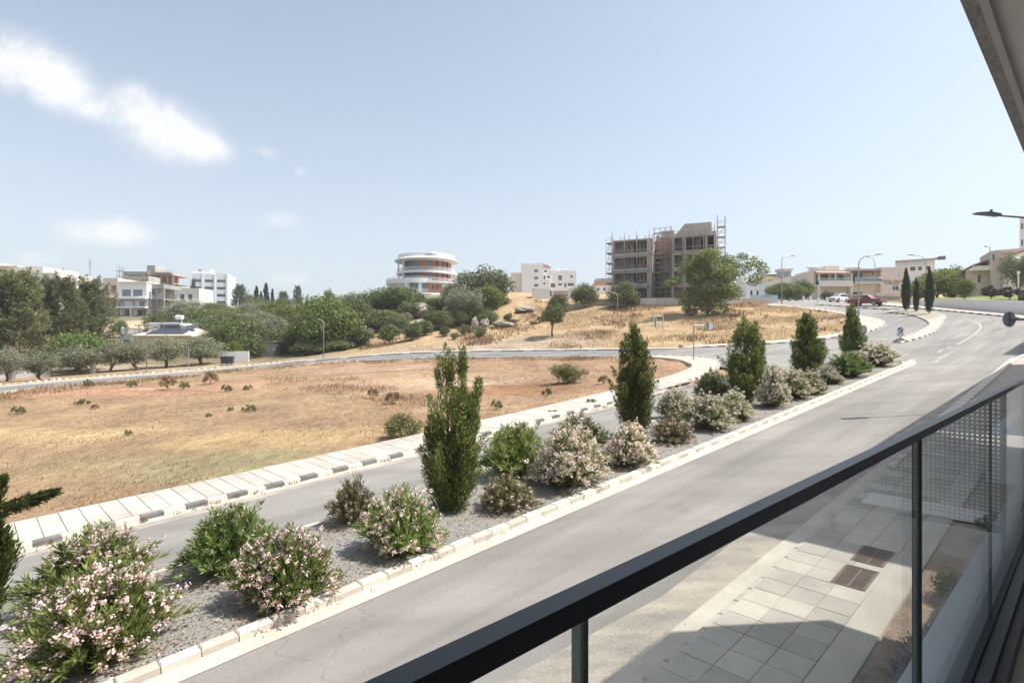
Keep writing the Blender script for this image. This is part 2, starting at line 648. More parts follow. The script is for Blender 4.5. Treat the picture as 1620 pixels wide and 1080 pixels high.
brick_m = mat('brick_cladding', (.37, .165, .11), .85, var=.15, scale=2.5, bump=.2, bscale=30)
red_brick = mat('hollow_brick', (.46, .2, .13), .9, var=.2, scale=2.5)
tile_m = mat('roof_tile', (.46, .29, .22), .85, var=.2, scale=2.5, bump=.3, bscale=20)
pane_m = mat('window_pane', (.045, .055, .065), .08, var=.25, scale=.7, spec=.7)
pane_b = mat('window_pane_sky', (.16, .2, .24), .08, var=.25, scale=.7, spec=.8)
frame_w = mat('frame_white', (.74, .74, .73), .5, var=.04)
frame_d = mat('frame_dark', (.12, .12, .125), .5, var=.1)
shutter_m = mat('white_shutter', (.66, .66, .66), .6, var=.04)
metal_g = mat('galvanised_steel', (.36, .37, .38), .5, metal=.5, var=.1, scale=5)
metal_d = mat('dark_steel', (.12, .125, .13), .5, metal=.3, var=.1, scale=5)
scaff_m = mat('scaffold_tube', (.33, .3, .28), .6, metal=.3, var=.2, scale=2)
plank_m = mat('scaffold_plank', (.28, .22, .16), .9, var=.25, scale=3)
timber = mat('formwork_timber', (.4, .28, .17), .9, var=.2, scale=3)
solar_m = mat('solar_panel', (.04, .043, .055), .3, var=.1, scale=2, spec=.7)
rail_black = mat('powder_coat_black', (.018, .018, .02), .38, var=.1, scale=30, spec=.5)
rail_slate = mat('channel_slate', (.03, .033, .037), .45, var=.1, scale=20)
gasket = mat('black_gasket', (.01, .01, .01), .6, var=.1)
ledge_m = mat('ledge_paint', (.66, .66, .65), .75, var=.03, scale=3, bump=.05, bscale=60)
tile_floor = mat('balcony_tile', (.46, .44, .41), .6, var=.05, scale=5)
soffit_m = mat('soffit_paint', (.78, .72, .68), .85, var=.03, scale=2)
soffit_c = mat('soffit_edge_concrete', (.36, .345, .325), .9, var=.15, scale=9, bump=.6, bscale=60, fine=.15, fscale=60)
trim_m = mat('soffit_trim', (.55, .53, .51), .7, var=.05, scale=6)
glass_edge = mat('glass_edge_green', (.05, .09, .08), .15, var=.3, scale=20, spec=.8)
glass = glass_mat('railing_glass', (.965, .982, .976), .9)
bark = mat('bark', (.17, .12, .085), .95, var=.3, scale=5, bump=.6, bscale=25)
bark_g = mat('bark_grey', (.25, .215, .18), .95, var=.3, scale=5, bump=.6, bscale=25)
rock_m = mat('limestone', (.46, .4, .34), .95, scale=.8, bump=1., bscale=3, fine=.25, fscale=4, detail=12, c2=(.25, .22, .2))
stone_m = mat('rubble_stone', (.56, .48, .39), .95, var=.2, scale=2, bump=.5, bscale=10)
lv_broad = leaf_mat('leaf_broad', (0.084, 0.120, 0.034), (0.264, 0.306, 0.090), .4)
lv_carob = leaf_mat('leaf_carob', (0.072, 0.102, 0.036), (0.228, 0.264, 0.102), .35, dry=(.19, .15, .075))
lv_olive = leaf_mat('leaf_olive', (0.144, 0.156, 0.096), (0.372, 0.372, 0.240), .3)
lv_bright = leaf_mat('leaf_bright', (.09, .13, .02), (.22, .25, .05), .35)
lv_conif = leaf_mat('leaf_conifer', (0.054, 0.074, 0.031), (0.192, 0.216, 0.102), .25, dry=(.16, .12, .07))
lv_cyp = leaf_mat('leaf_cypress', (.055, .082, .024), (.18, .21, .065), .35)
lv_conift = leaf_mat('leaf_conifer_lit_tip', (0.156, 0.180, 0.072), (0.360, 0.372, 0.180), .35)  # lighter shoot tips: sunlit contrast put into the leaf colour
lv_cypt = leaf_mat('leaf_cypress_lit_tip', (.17, .21, .055), (.38, .41, .135), .45)  # young growth at the tips, with sunlit brightness painted into its colour
lv_cypd = leaf_mat('leaf_cypress_dark', (.02, .032, .018), (.05, .07, .035), .12)
lv_ole = leaf_mat('leaf_oleander', (0.108, 0.162, 0.038), (0.324, 0.396, 0.120), .4)
lv_olep = leaf_mat('leaf_oleander_pale', (.13, .155, .055), (.34, .37, .16), .4)
lv_oled = leaf_mat('leaf_oleander_dry', (.11, .1, .045), (.3, .25, .13), .25)
lv_purple = leaf_mat('leaf_purple', (.04, .03, .03), (.13, .095, .085), .2)
lv_dry = leaf_mat('leaf_dry', (.2, .12, .065), (.36, .25, .14), .2)
lv_straw = leaf_mat('straw', (.36, .265, .15), (.66, .53, .35), .25)
lv_stub = leaf_mat('stubble', (.24, .155, .085), (.5, .36, .215), .2)
lv_weed = leaf_mat('leaf_weed', (.1, .11, .04), (.22, .22, .09), .25)
lv_lav = leaf_mat('leaf_lavender', (.12, .12, .11), (.3, .29, .29), .2)
petal = leaf_mat('petal_pink', (.76, .5, .49), (.93, .82, .79), .35)
petal_c = leaf_mat('petal_cream', (.66, .54, .45), (.9, .82, .74), .35)


# ------------------------------------------------------------------ draped patches, kerbs, slabs
ALL_PATCH = []


def patch(name, pts, off, m, cell=2.0, parent=None, skirt=0.0, sink=True):
    """a sheet with the given outline laid over the terrain"""
    bm = bmesh.new()
    tri = delaunay_2d_cdt([Vector((p[0], p[1])) for p in pts], [], [list(range(len(pts)))], 1, 1e-4)
    vs = [bm.verts.new((p[0], p[1], 0)) for p in tri[0]]
    for f in tri[2]:
        bm.faces.new([vs[i] for i in f])
    xs, ys = [p[0] for p in pts], [p[1] for p in pts]
    for ax, lo, hi in ((0, min(xs), max(xs)), (1, min(ys), max(ys))):
        k = math.ceil(lo / cell) * cell
        while k < hi:
            co = Vector((k, 0, 0)) if ax == 0 else Vector((0, k, 0))
            no = Vector((1, 0, 0)) if ax == 0 else Vector((0, 1, 0))
            bmesh.ops.bisect_plane(bm, geom=bm.verts[:] + bm.edges[:] + bm.faces[:], plane_co=co, plane_no=no, dist=1e-4)
            k += cell
    co = np.array([v.co for v in bm.verts])
    z = hv(co[:, 0], co[:, 1]) + off
    for v, zz in zip(bm.verts, z):
        v.co.z = zz
    for f in bm.faces:
        if f.normal.z < 0:
            f.normal_flip()
    if skirt:
        ed = [e for e in bm.edges if e.is_boundary]
        r = bmesh.ops.extrude_edge_only(bm, edges=ed)
        for g in r['geom']:
            if isinstance(g, bmesh.types.BMVert):
                g.co.z -= skirt
    me = bpy.data.meshes.new(name)
    bm.to_mesh(me)
    bm.free()
    me.materials.append(m)
    if sink:
        ALL_PATCH.append(np.array([(p[0], p[1]) for p in pts]))
    return put(name, me, parent)


def inside(poly, x, y):
    r = np.zeros(len(x), bool)
    n = len(poly)
    j = n - 1
    for i in range(n):
        xi, yi, xj, yj = poly[i][0], poly[i][1], poly[j][0], poly[j][1]
        c = ((yi > y) != (yj > y)) & (x < (xj - xi) * (y - yi) / (yj - yi + 1e-12) + xi)
        r ^= c
        j = i
    return r


def resample(pts, step):
    pts = np.array(pts, float)
    d = np.concatenate([[0], np.cumsum(np.hypot(*np.diff(pts, axis=0).T))])
    n = max(1, int(round(d[-1] / step)))
    q = np.linspace(0, d[-1], n + 1)
    return np.stack([np.interp(q, d, pts[:, 0]), np.interp(q, d, pts[:, 1])], 1)


def spline(pts, k=6):
    """smooth curve through the points (Catmull-Rom)"""
    P = [np.array(p, float) for p in pts]
    P = [2 * P[0] - P[1]] + P + [2 * P[-1] - P[-2]]
    out = []
    for i in range(1, len(P) - 2):
        for j in range(k):
            t = j / k
            out.append(.5 * ((2 * P[i]) + (-P[i - 1] + P[i + 1]) * t + (2 * P[i - 1] - 5 * P[i] + 4 * P[i + 1] - P[i + 2]) * t * t + (-P[i - 1] + 3 * P[i] - 3 * P[i + 1] + P[i + 2]) * t ** 3))
    out.append(P[-2])
    return [tuple(p) for p in out]


def frame_at(x, y, dx, dy, off=0.0):
    """matrix on the terrain whose x axis follows a heading and the slope along it"""
    e = .5
    l = math.hypot(dx, dy)
    dx, dy = dx / l, dy / l
    dz = (h(x + dx * e, y + dy * e) - h(x - dx * e, y - dy * e)) / (2 * e)
    X = Vector((dx, dy, dz)).normalized()
    Y = Vector((0, 0, 1)).cross(X).normalized()
    Z = X.cross(Y)
    M = Matrix((X, Y, Z)).transposed().to_4x4()
    M.translation = Vector((x, y, h(x, y) + off))
    return M


def bevel_box(name, lx, ly, z0, z1, m, b=.012):
    bm = bmesh.new()
    mb = MB().box(-lx / 2, -ly / 2, z0, lx / 2, ly / 2, z1)
    me = mb.mesh(name, m)
    bm.from_mesh(me)
    top = [e for e in bm.edges if all(v.co.z > z1 - 1e-5 for v in e.verts)]
    bmesh.ops.bevel(bm, geom=top, offset=b, segments=1, affect='EDGES')
    bm.to_mesh(me)
    bm.free()
    return me


def kerb(path, step, width, height, mats, parent, start=0, off=0.0, name='kerb_block', side=0.0, drop=.2, gap=.012):
    pts = resample(path, step)
    mes = [bevel_box(name, step - gap, width, -drop, height, m, .02) for m in mats]
    for i in range(len(pts) - 1):
        a, b = pts[i], pts[i + 1]
        l = float(np.hypot(*(b - a)))
        c = (a + b) / 2
        M = frame_at(c[0], c[1], b[0] - a[0], b[1] - a[1], off)
        o = put(name, mes[(i + start) % len(mes)], parent)
        M = M @ Matrix.Translation((0, side, random.uniform(-.006, .006))) @ Matrix.Rotation(random.uniform(-.014, .014), 4, 'Z') @ Matrix.Diagonal((l / step, 1, 1, 1))
        o.matrix_local = M


def px_list(l):
    return [at(*p) for p in l]


def sn_list(l):
    return [sn(*p) for p in l]


# ------------------------------------------------------------------ roads
far_kerb_sn = [(-30, 16.3), (10, 16.3), (22.7, 16.5), (28.4, 16.9), (33, 17.4), (36.5, 18.1), (39.5, 19.3), (42.2, 20.6), (44.3, 22.2), (45.6, 24.5), (46.2, 27.5), (46.4, 31)]
far_kerb = spline(sn_list(far_kerb_sn))
corner_in_sn = [(-30, 18.45), (10, 18.45), (20, 18.6), (26, 18.85), (31.2, 19.2), (36, 20.1), (39, 21.2), (41, 22.7), (42.9, 24.6), (44, 26.5), (44.8, 29), (45.2, 31.5)]
corner_in = spline(sn_list(corner_in_sn))


def relax(pts, step=2.0, k=5):
    q = resample(pts, step)
    for _ in range(3):
        p = np.concatenate([np.repeat(q[:1], k, 0), q, np.repeat(q[-1:], k, 0)])
        m = np.stack([np.convolve(p[:, i], np.ones(2 * k + 1) / (2 * k + 1), 'valid') for i in (0, 1)], 1)
        m[0], m[-1] = q[0], q[-1]
        q = m
    return q


def shifted(q, d):
    t = np.gradient(q, axis=0)
    t /= np.maximum(1e-9, np.hypot(t[:, 0], t[:, 1]))[:, None]
    return q + np.stack([t[:, 1], -t[:, 0]], 1) * (np.ones(len(q)) * d)[:, None]


near_br = relax([sn(46.2, 29.5)] + px_list([(980, 560), (850, 562.5), (700, 566), (600, 568.5), (520, 571), (450, 574), (400, 578), (350, 583), (300, 588.5), (200, 599), (100, 610.5), (0, 623), (-160, 648)]))
_w0 = np.linspace(6.5, 6.0, len(near_br))
far_br = relax(shifted(near_br, _w0))
near_br, far_br = [tuple(p) for p in near_br], [tuple(p) for p in far_br]
bank_out_px = [(1100, 550.2), (1150, 548), (1200, 545.3), (1253, 541.8), (1290, 538.3), (1328.5, 533.5), (1352, 529.8), (1371, 526), (1386, 521.3), (1396, 516.5), (1399.5, 512), (1397, 508), (1388, 504.5), (1362, 499.5), (1336, 494.8), (1300, 489), (1240, 482.8), (1215, 481)]
bank_out = far_br[:6][::-1] + px_list(bank_out_px)
bank_in = px_list([(1215, 484), (1240, 485.6), (1300, 492.4), (1333, 497.5), (1347, 503), (1353, 510), (1349, 518), (1329, 528), (1290, 533.6), (1253, 537.8), (1200, 541.6), (1150, 544.6), (1100, 547.2)]) + [tuple(p) for p in shifted(np.array(far_br), 1.1)][:6]

main_road = sn_list([(-32, 3.9), (60, 3.9), (60, 16.4), (36, 16.4), (-32, 16.4)])
road = tag(patch('road', main_road, 0.0, asphalt), kind='structure')
right_far = px_list([(1427, 486), (1392, 483), (1345, 479), (1300, 476), (1225, 477)])
wall_kerb = px_list([(1620, 505), (1587, 500.8), (1530, 495.4), (1474, 490)])
junction = sn_list([(36, 16.3)]) + sn_list([(36, 4.2), (56, 4.2), (60, -4), (75, -9)]) + [at(1690, 514)] + wall_kerb + right_far + bank_out[6:][::-1] + far_br[:2] + near_br[:2][::-1] \
    + sn_list([(46.3, 27.5), (45.7, 24.5), (44.4, 22.2), (42.3, 20.6), (39.6, 19.3)])
tag(patch('road_junction', junction, 0.004, asphalt), kind='structure')
br_poly = near_br + far_br[::-1]
tag(patch('branch_road', br_poly, 0.008, asphalt_b), kind='structure')

# strips along the carriageways: concrete gutters, worn lines, dust
gut = []
gut.append(tag(patch('gutter', sn_list([(-32, 8.32), (44.6, 8.46), (46.2, 8.75), (46.2, 9.3), (44.6, 8.85), (-32, 8.72)]), .010, concrete), kind='structure'))
tag(patch('gutter', sn_list([(-32, 15.95), (20, 15.98), (28, 16.3), (28, 16.85), (20, 16.45), (-32, 16.35)]), .010, concrete), kind='structure')
tag(patch('gutter', sn_list([(-32, 12.14), (44, 12.2), (44, 12.56), (-32, 12.5)]), .010, concrete), kind='structure')
tag(patch('gutter', sn_list([(-32, 3.86), (50, 3.86), (50, 4.24), (-32, 4.24)]), .010, concrete), kind='structure')
for (a, b, n0, w) in [(-20, 1.2, 12.02, .1), (1.8, 12, 12.02, .09), (12.4, 30, 12.04, .09)]:
    tag(patch('road_marking', sn_list([(a, n0 - w), (b, n0 - w), (b, n0), (a, n0)]), .014, line_paint), kind='structure')


def road_line(pxs, w, off=.012):
    c = spline(px_list(pxs), 5)
    L_, R_ = [], []
    for i in range(len(c)):
        a, b = c[max(i - 1, 0)], c[min(i + 1, len(c) - 1)]
        dx, dy = b[0] - a[0], b[1] - a[1]
        l = math.hypot(dx, dy) or 1
        L_.append((c[i][0] - dy / l * w / 2, c[i][1] + dx / l * w / 2))
        R_.append((c[i][0] + dy / l * w / 2, c[i][1] - dx / l * w / 2))
    return tag(patch('road_marking', L_ + R_[::-1], off, line_paint, cell=3), kind='structure')


road_line([(1528.5, 504.5), (1544, 510), (1551, 515), (1550, 521), (1541, 529), (1527, 538), (1514, 545)], .2)
for seg in ([(1505, 548.5), (1499, 551)], [(1492, 553), (1484, 557)], [(1509, 556), (1503, 558)], [(1500, 560), (1494, 563)], [(1491, 565), (1485, 568)], [(1484, 570), (1479, 573)]):
    road_line(seg, .22)
road_line([(1487, 536.5), (1496, 534.8), (1509, 533.8)], .22)
road_line([(1509, 533.8), (1521.5, 529.5)], .22)
for seg in ([(1560, 505), (1568, 507)],):
    road_line(seg, .2)
# thin lines of dust drifted against the kerbs
dusty = mat('dusty_asphalt', (.5, .43, .35), .95, scale=1.1, bump=.5, bscale=90, world_co=True, fine=.22, fscale=40, c2=(.255, .23, .21), detail=9, stretch=(.5, 1.6, 1, ROAD_ROT * -1))
tag(patch('dust', sn_list([(-32, 4.2), (34, 4.2), (30, 4.5), (18, 4.75), (14, 4.6), (11, 4.95), (8, 4.85), (5, 5.2), (0, 5.1), (-32, 5.0)]), .006, dusty), kind='structure')
tag(patch('dust', sn_list([(-32, 15.6), (-2, 15.72), (4, 15.6), (9, 15.75), (15, 15.66), (24, 15.9), (30, 16.2), (30, 16.6), (20, 16.2), (-32, 16.05)]), .006, dusty), kind='structure')

# ------------------------------------------------------------------ planted median between the carriageways
gravel_m = mat('gravel', (.27, .262, .25), .95, var=.25, scale=1.1, bump=1., bscale=55, world_co=True, fine=.45, fscale=45, c2=(.3, .255, .205))
median = tag(bpy.data.objects.new('median', None), kind='structure')
COL.objects.link(median)
mid_poly = sn_list([(-32, 8.95), (40, 9.0), (44.4, 9.25), (44.9, 9.9), (44.6, 10.8), (43.6, 12.1), (40, 12.35), (-32, 12.35)])
patch('gravel_bed', mid_poly, .07, gravel_m, cell=1.0, parent=median)
kerb(spline(sn_list([(-30, 8.85), (40, 8.87), (44, 9.0), (45.0, 9.35)])), .5, .2, .13, [kerb_white, kerb_beige], median)
kerb(spline(sn_list([(45.05, 9.6), (45.1, 10.2), (44.8, 11), (44.0, 12.1), (43.2, 12.4)])), .5, .2, .13, [kerb_white, kerb_beige], median)
kerb(sn_list([(-20, 12.46), (43, 12.46)]), .5, .16, .06, [kerb_white, kerb_beige], median)
# loose stones on the gravel (uncountable)
N_ = 26000
ss = 44 * rng.random(N_) ** 1.7 - 3.5
nn = 8.98 + 3.3 * rng.random(N_)
sx, sy = sn(ss, nn)
sz = hv(sx, sy) + .075
rr = rng.uniform(.008, .022, N_)
V = np.zeros((N_, 4, 3))
ang = rng.random(N_) * 6.28
for k in range(4):
    a = ang + k * 1.57 + rng.uniform(-.3, .3, N_)
    V[:, k, 0] = sx + rr * np.cos(a)
    V[:, k, 1] = sy + rr * np.sin(a)
    V[:, k, 2] = sz + rng.uniform(-.004, .014, N_)
gs = leaf_mat('gravel_stone', (.12, .12, .12), (.46, .44, .41), 0.0)
tag(put('gravel', quads_mesh('gravel', V, gs)), kind='stuff')

# ------------------------------------------------------------------ pavement on the far side of the road, with its slabs and kerb
pavement = tag(bpy.data.objects.new('pavement', None), kind='structure')
COL.objects.link(pavement)
corner_end = spline(sn_list([(28.4, 16.9), (33, 17.4), (36.5, 18.1), (39.5, 19.3), (42.2, 20.6), (44.3, 22.2), (45.6, 24.5), (46.2, 27.5), (46.4, 31)]))
pv_poly = sn_list([(-30, 16.4)]) + [p for p in far_kerb[1:]] + corner_in[::-1]
patch('pavement_bed', pv_poly, .105, pave_far, cell=2.0, parent=pavement, skirt=.3)
kerb(far_kerb, .5, .17, .13, [kerb_white, kerb_black], pavement, start=1, side=.06)
sl = [bevel_box('slab', .405, .96, -.05, .03, m, .006) for m in (slab_m, slab_m2, slab_m3)]
k = 0
s0 = -9.0
while s0 < 31:
    for row, nc in enumerate((16.98, 17.95)):
        sh = 0.0 if s0 < 22 else (s0 - 22) * .045
        x, y = sn(s0, nc + sh)
        o = put('slab', random.choice(sl), pavement)
        o.matrix_local = frame_at(x, y, UX, UY, .106 + random.uniform(-.003, .004)) @ Matrix.Rotation(R(random.uniform(-.4, .4)) + (0 if s0 < 22 else R(2.5)), 4, 'Z')
    s0 += .42
# verge strip of the corner and footpath edge beside the branch road
edge_n = resample(near_br, 3.0)
ce = []
nb_, fb_ = np.array(near_br), np.array(far_br)
patch('footpath_edge', near_br + [tuple(p) for p in shifted(nb_, -.35)][::-1], .05, pave_far, cell=3, parent=pavement, skirt=.2)
patch('footpath', far_br[3:] + [tuple(p) for p in shifted(fb_, 1.1)][3:][::-1], .10, pave_far, cell=3, parent=pavement, skirt=.3)
kerb(far_br[2:26], 1.0, .15, .12, [kerb_black, kerb_black, kerb_black, kerb_white], pavement)

bank_pav = tag(bpy.data.objects.new('bank_pavement', None), kind='structure')
COL.objects.link(bank_pav)
patch('pavement_bed', bank_out + bank_in, .11, pave_far, cell=2, parent=bank_pav, skirt=.3)
kerb(spline(bank_out[6:22], 4), .75, .18, .14, [kerb_white, kerb_black], bank_pav)

island = tag(bpy.data.objects.new('traffic_island', None), kind='structure')
COL.objects.link(island)
isl_l = px_list([(1404, 494.6), (1424, 496.6), (1442, 499), (1458, 504), (1470, 511), (1469, 517), (1452, 526), (1430, 535), (1414, 541.5)])
isl_r = px_list([(1424, 543), (1436, 540.2), (1462, 533), (1481, 523.5), (1489, 514.5), (1494, 506), (1497, 499.5)])
isl_t = px_list([(1478, 494.8), (1440, 492.4), (1411, 491)])
patch('island_top', isl_l + isl_r + isl_t, .12, pave_far, cell=2, parent=island, skirt=.35)
soil_m = mat('island_soil', (.36, .32, .25), .95, var=.25, scale=.7, bump=.5, bscale=8, world_co=True, fine=.2, fscale=9)
patch('island_soil', px_list([(1407, 494.3), (1424, 496), (1442, 498.2), (1458, 503.2), (1466, 507), (1480, 504), (1494, 500), (1478, 495.4), (1440, 493), (1412, 491.6)]), .135, soil_m, cell=2, parent=island, sink=False)
kerb(spline(isl_l, 4), .7, .2, .15, [kerb_white, kerb_black], island)
kerb(spline(isl_r, 4), .7, .2, .15, [kerb_white, kerb_black], island)

strip = tag(bpy.data.objects.new('car_park_kerb', None), kind='structure')
COL.objects.link(strip)
kerb(px_list([(1291, 482.2), (1345, 486), (1421, 490.6)]), .9, .3, .16, [kerb_white, kerb_black], strip)
kerb(px_list([(1226, 476.8), (1266, 476), (1304, 475.4)]), .9, .25, .16, [kerb_white, kerb_black], strip)
wall_pav = tag(bpy.data.objects.new('wall_pavement', None), kind='structure')
COL.objects.link(wall_pav)
wk_out = px_list([(1690, 514), (1620, 505), (1587, 500.8), (1530, 495.4), (1474, 490), (1427, 486), (1392, 482.7)])
wk_in = px_list([(1392, 479.5), (1427, 482.6), (1474, 486.8), (1530, 491.6), (1587, 496.2), (1620, 499.5), (1690, 507)])
patch('pavement_bed', wk_out + wk_in, .12, pave_far, cell=2, parent=wall_pav, skirt=.3)
kerb(spline(wk_out[1:], 4), .8, .2, .15, [kerb_white, kerb_black], wall_pav)

# ------------------------------------------------------------------ pavement below the balcony, manholes, planting bed
near_pav = tag(bpy.data.objects.new('near_pavement', None), kind='structure')
COL.objects.link(near_pav)
np_poly = sn_list([(-30, 3.95), (48, 3.95), (54, 3.2), (57, .5), (59, -5), (56, -6), (-30, -6)])
patch('pavement_bed', np_poly, .024, pave_bed, cell=2, parent=near_pav)
kerb(sn_list([(-10, 3.86), (17.5, 3.86)]), .5, .16, .05, [kerb_beige, kerb_beige, slab_m], near_pav, drop=.1)
kerb(spline(sn_list([(17.5, 3.86), (48, 3.86), (53, 3.3)])), .5, .17, .13, [kerb_white, kerb_beige], near_pav)
sl2 = [bevel_box('slab', .448, .452, -.05, .03, m, .005) for m in (slab_m, slab_m2, slab_m3)]
s0, row = 2.0, 0
while s0 < 31:
    for j in range(3):
        nc = 2.71 + j * .459
        if 9.75 < s0 < 12.0 and j == 0:
            continue
        x, y = sn(s0, nc)
        o = put('slab', random.choice(sl2), near_pav)
        o.matrix_local = frame_at(x, y, UX, UY, .032 + random.uniform(-.002, .003))
    s0 += .455
for (a, b, n0, n1, m) in [(-6, 31, 2.06, 2.475, slab_m2), (9.6, 12.1, 2.48, 2.93, slab_m2)]:
    patch('paving_band', sn_list([(a, n0), (b, n0), (b, n1), (a, n1)]), .058, m, parent=near_pav, cell=2)
patch('paving_band', sn_list([(14.2, .7), (15.1, .7), (15.1, 3.7), (14.2, 3.7)]), .066, mat('pale_paving_band', (.68, .64, .58), .85, var=.06, scale=2, world_co=True), parent=near_pav)
for (a, b, lb) in [(9.98, 10.8, 'rusty ribbed manhole cover lying in sun on the pavement'), (11.03, 11.8, 'dark ribbed manhole cover in shade beside the sunny one')]:
    x, y = sn((a + b) / 2, 2.78)
    t = thing('manhole_cover', lb, 'manhole cover', group='manhole covers in the near pavement')
    t.matrix_world = frame_at(x, y, UX, UY, .062)
    fr = MB()
    L2, W2 = (b - a) / 2, .245
    fr.box(-L2, -W2, 0, L2, -W2 + .03, .012).box(-L2, W2 - .03, 0, L2, W2, .012).box(-L2, -W2 + .03, 0, -L2 + .03, W2 - .03, .012).box(L2 - .03, -W2 + .03, 0, L2, W2 - .03, .012)
    fr.build('frame', iron, t)
    pl = MB().box(-L2 + .034, -W2 + .034, 0, L2 - .034, W2 - .034, .004)
    k = -L2 + .06
    while k < L2 - .06:
        for q in (-1, 1):
            pl.box(k, .02 * q if q > 0 else -W2 + .05, .004, k + .022, W2 - .05 if q > 0 else -.02, .013)
        k += .043
    pl.build('plate', iron, t)

bed_m = mat('bed_soil', (.33, .235, .165), .95, var=.3, scale=3, bump=1., bscale=18, world_co=True, fine=.3, fscale=25)
tag(patch('planting_bed', sn_list([(-6, .2), (12.2, .2), (12.2, 2.02), (-6, 2.02)]), .075, bed_m, cell=.5), kind='structure')

# ------------------------------------------------------------------ the building we stand in: balcony, railing, soffit
# built in a frame where x runs along the road (s), y across it (n); levels are measured from the eye
own = thing('apartment_building', 'white apartment building whose balcony edge and soffit frame the right side', 'building', (0, 0, CZ), ROAD_ROT)
FL = -1.37
mb = MB()
mb.box(-9, -1.6, FL - .22, 11.2, .375, FL - .02)
mb.build('balcony_slab', tile_floor, own)
mb = MB().box(-9, .455, FL - .48, 11.2, .672, FL - .235)
mb.box(-9, -1.6, FL - .48, 11.2, .455, FL - .222)
mb.build('ledge', ledge_m, own)
mb = MB().box(-9, .376, FL - .21, 11.2, .452, FL - .03)
mb.build('slab_edge_trim', mat('edge_trim_grey', (.3, .31, .32), .6, var=.04, scale=6), own)
SO = 1.27
mb = MB().box(-9, -1.6, SO + .004, 11.2, .36, SO + .3)
mb.box(-9, .314, SO - .03, 11.2, .361, SO + .003)
mb.build('soffit_edge', soffit_c, own)
MB().box(-9, .288, SO - .035, 11.2, .3135, SO + .002).build('soffit_trim', trim_m, own)
MB().box(-9, -1.595, SO - .012, 11.2, .2875, SO + .002).build('soffit', soffit_m, own)
mb = MB()
mb.box(-9, -9, SO + .302, 11.2, .352, 4.55)
mb.box(-9, -9, -6, 11.2, -1.62, SO + .30)
mb.build('wall', white_paint, own)
for (a, b) in [(-3.2, -.4), (.6, 3.4), (6.2, 9.4)]:
    fr = MB()
    for (x0, x1, z0, z1) in [(a, b, FL, FL + .06), (a, b, .86, .92), (a, a + .06, FL + .06, .86), (b - .06, b, FL + .06, .86), ((a + b) / 2 - .03, (a + b) / 2 + .03, FL + .06, .86)]:
        fr.box(x0, -1.62, z0, x1, -1.56, z1)
    d = fr.build('sliding_door', frame_d, own)
    MB().box(a + .06, -1.61, FL + .06, b - .06, -1.58, .86).build('pane', pane_m, d)

rail = thing('balcony_railing', 'frameless glass balcony railing with black handrail at the bottom right', 'railing', (0, 0, CZ), ROAD_ROT)
mb = MB().box(-6, .352, -.2735, 7.2, .3765, -.25)
mb.build('handrail', rail_black, rail)
mb = MB().box(-6, .298, FL - .02, 7.2, .3735, FL + .075)
mb.box(-6, .262, FL - .02, 7.2, .2975, FL + .05)
mb.build('base_channel', rail_slate, rail)
MB().box(-6, .345, FL + .0755, 7.2, .3725, FL + .088).build('channel_gasket', gasket, rail)
joints = [-5.6, -4.08, -2.57, -1.06, .445, 1.93, 3.44, 5.02, 6.6]
for a, b in zip(joints[:-1], joints[1:]):
    g = MB()
    y0, y1 = .358, .37
    z0, z1 = FL + .06, -.262
    a2, b2 = a + .006, b - .006
    g.quad((a2, y0, z0), (b2, y0, z0), (b2, y0, z1), (a2, y0, z1))
    g.quad((a2, y1, z0), (b2, y1, z0), (b2, y1, z1), (a2, y1, z1))
    p = g.build('glass_panel', glass, rail)
    e = MB().box(a2 - .002, y0, z0, a2, y1, z1)
    e.build('glass_edge', glass_edge, p)
    MB().box(b2, y0, z0, b2 + .002, y1, z1).build('glass_edge', glass_edge, p)
for a in joints[5:8]:
    w_ = .005 if a < 2 else .0022
    MB().box(a - w_, .352 if a < 2 else .3585, FL + .09, a + w_, .374 if a < 2 else .3695, -.275).build('joint_seal', gasket, rail)

# perforated privacy screen that closes the balcony at its end; its holes show as dots in the glass
scr = thing('privacy_screen', 'perforated metal privacy screen across the balcony whose holes mirror in the glass', 'screen', (0, 0, CZ), ROAD_ROT)
mb = MB()
XS, cs, hl = 4.55, .025, .0062
y = .285
while y > -.62:
    z = FL + .25
    while z < .55:
        y1, z1 = y - cs, z + cs
        ym, zm = (y + y1) / 2, (z + z1) / 2
        o_ = [(XS, y, z), (XS, y1, z), (XS, y1, z1), (XS, y, z1)]
        i_ = [(XS, ym + hl, zm - hl), (XS, ym - hl, zm - hl), (XS, ym - hl, zm + hl), (XS, ym + hl, zm + hl)]
        mb.add(o_ + i_, [(k, (k + 1) % 4, 4 + (k + 1) % 4, 4 + k) for k in range(4)])
        z += cs
    y -= cs
scm = mb.mesh('perforated_sheet', mat('screen_grey', (.2, .21, .22), .6, var=.05))
put('perforated_sheet', scm, scr)
MB().box(XS - .015, .287, FL, XS + .015, .31, .57).box(XS - .015, -.66, FL, XS + .015, -.63, .57).box(XS - .015, -.63, .551, XS + .015, .287, .57).box(XS - .015, -.63, FL + .2, XS + .015, .287, FL + .246).build('frame', metal_d, scr)

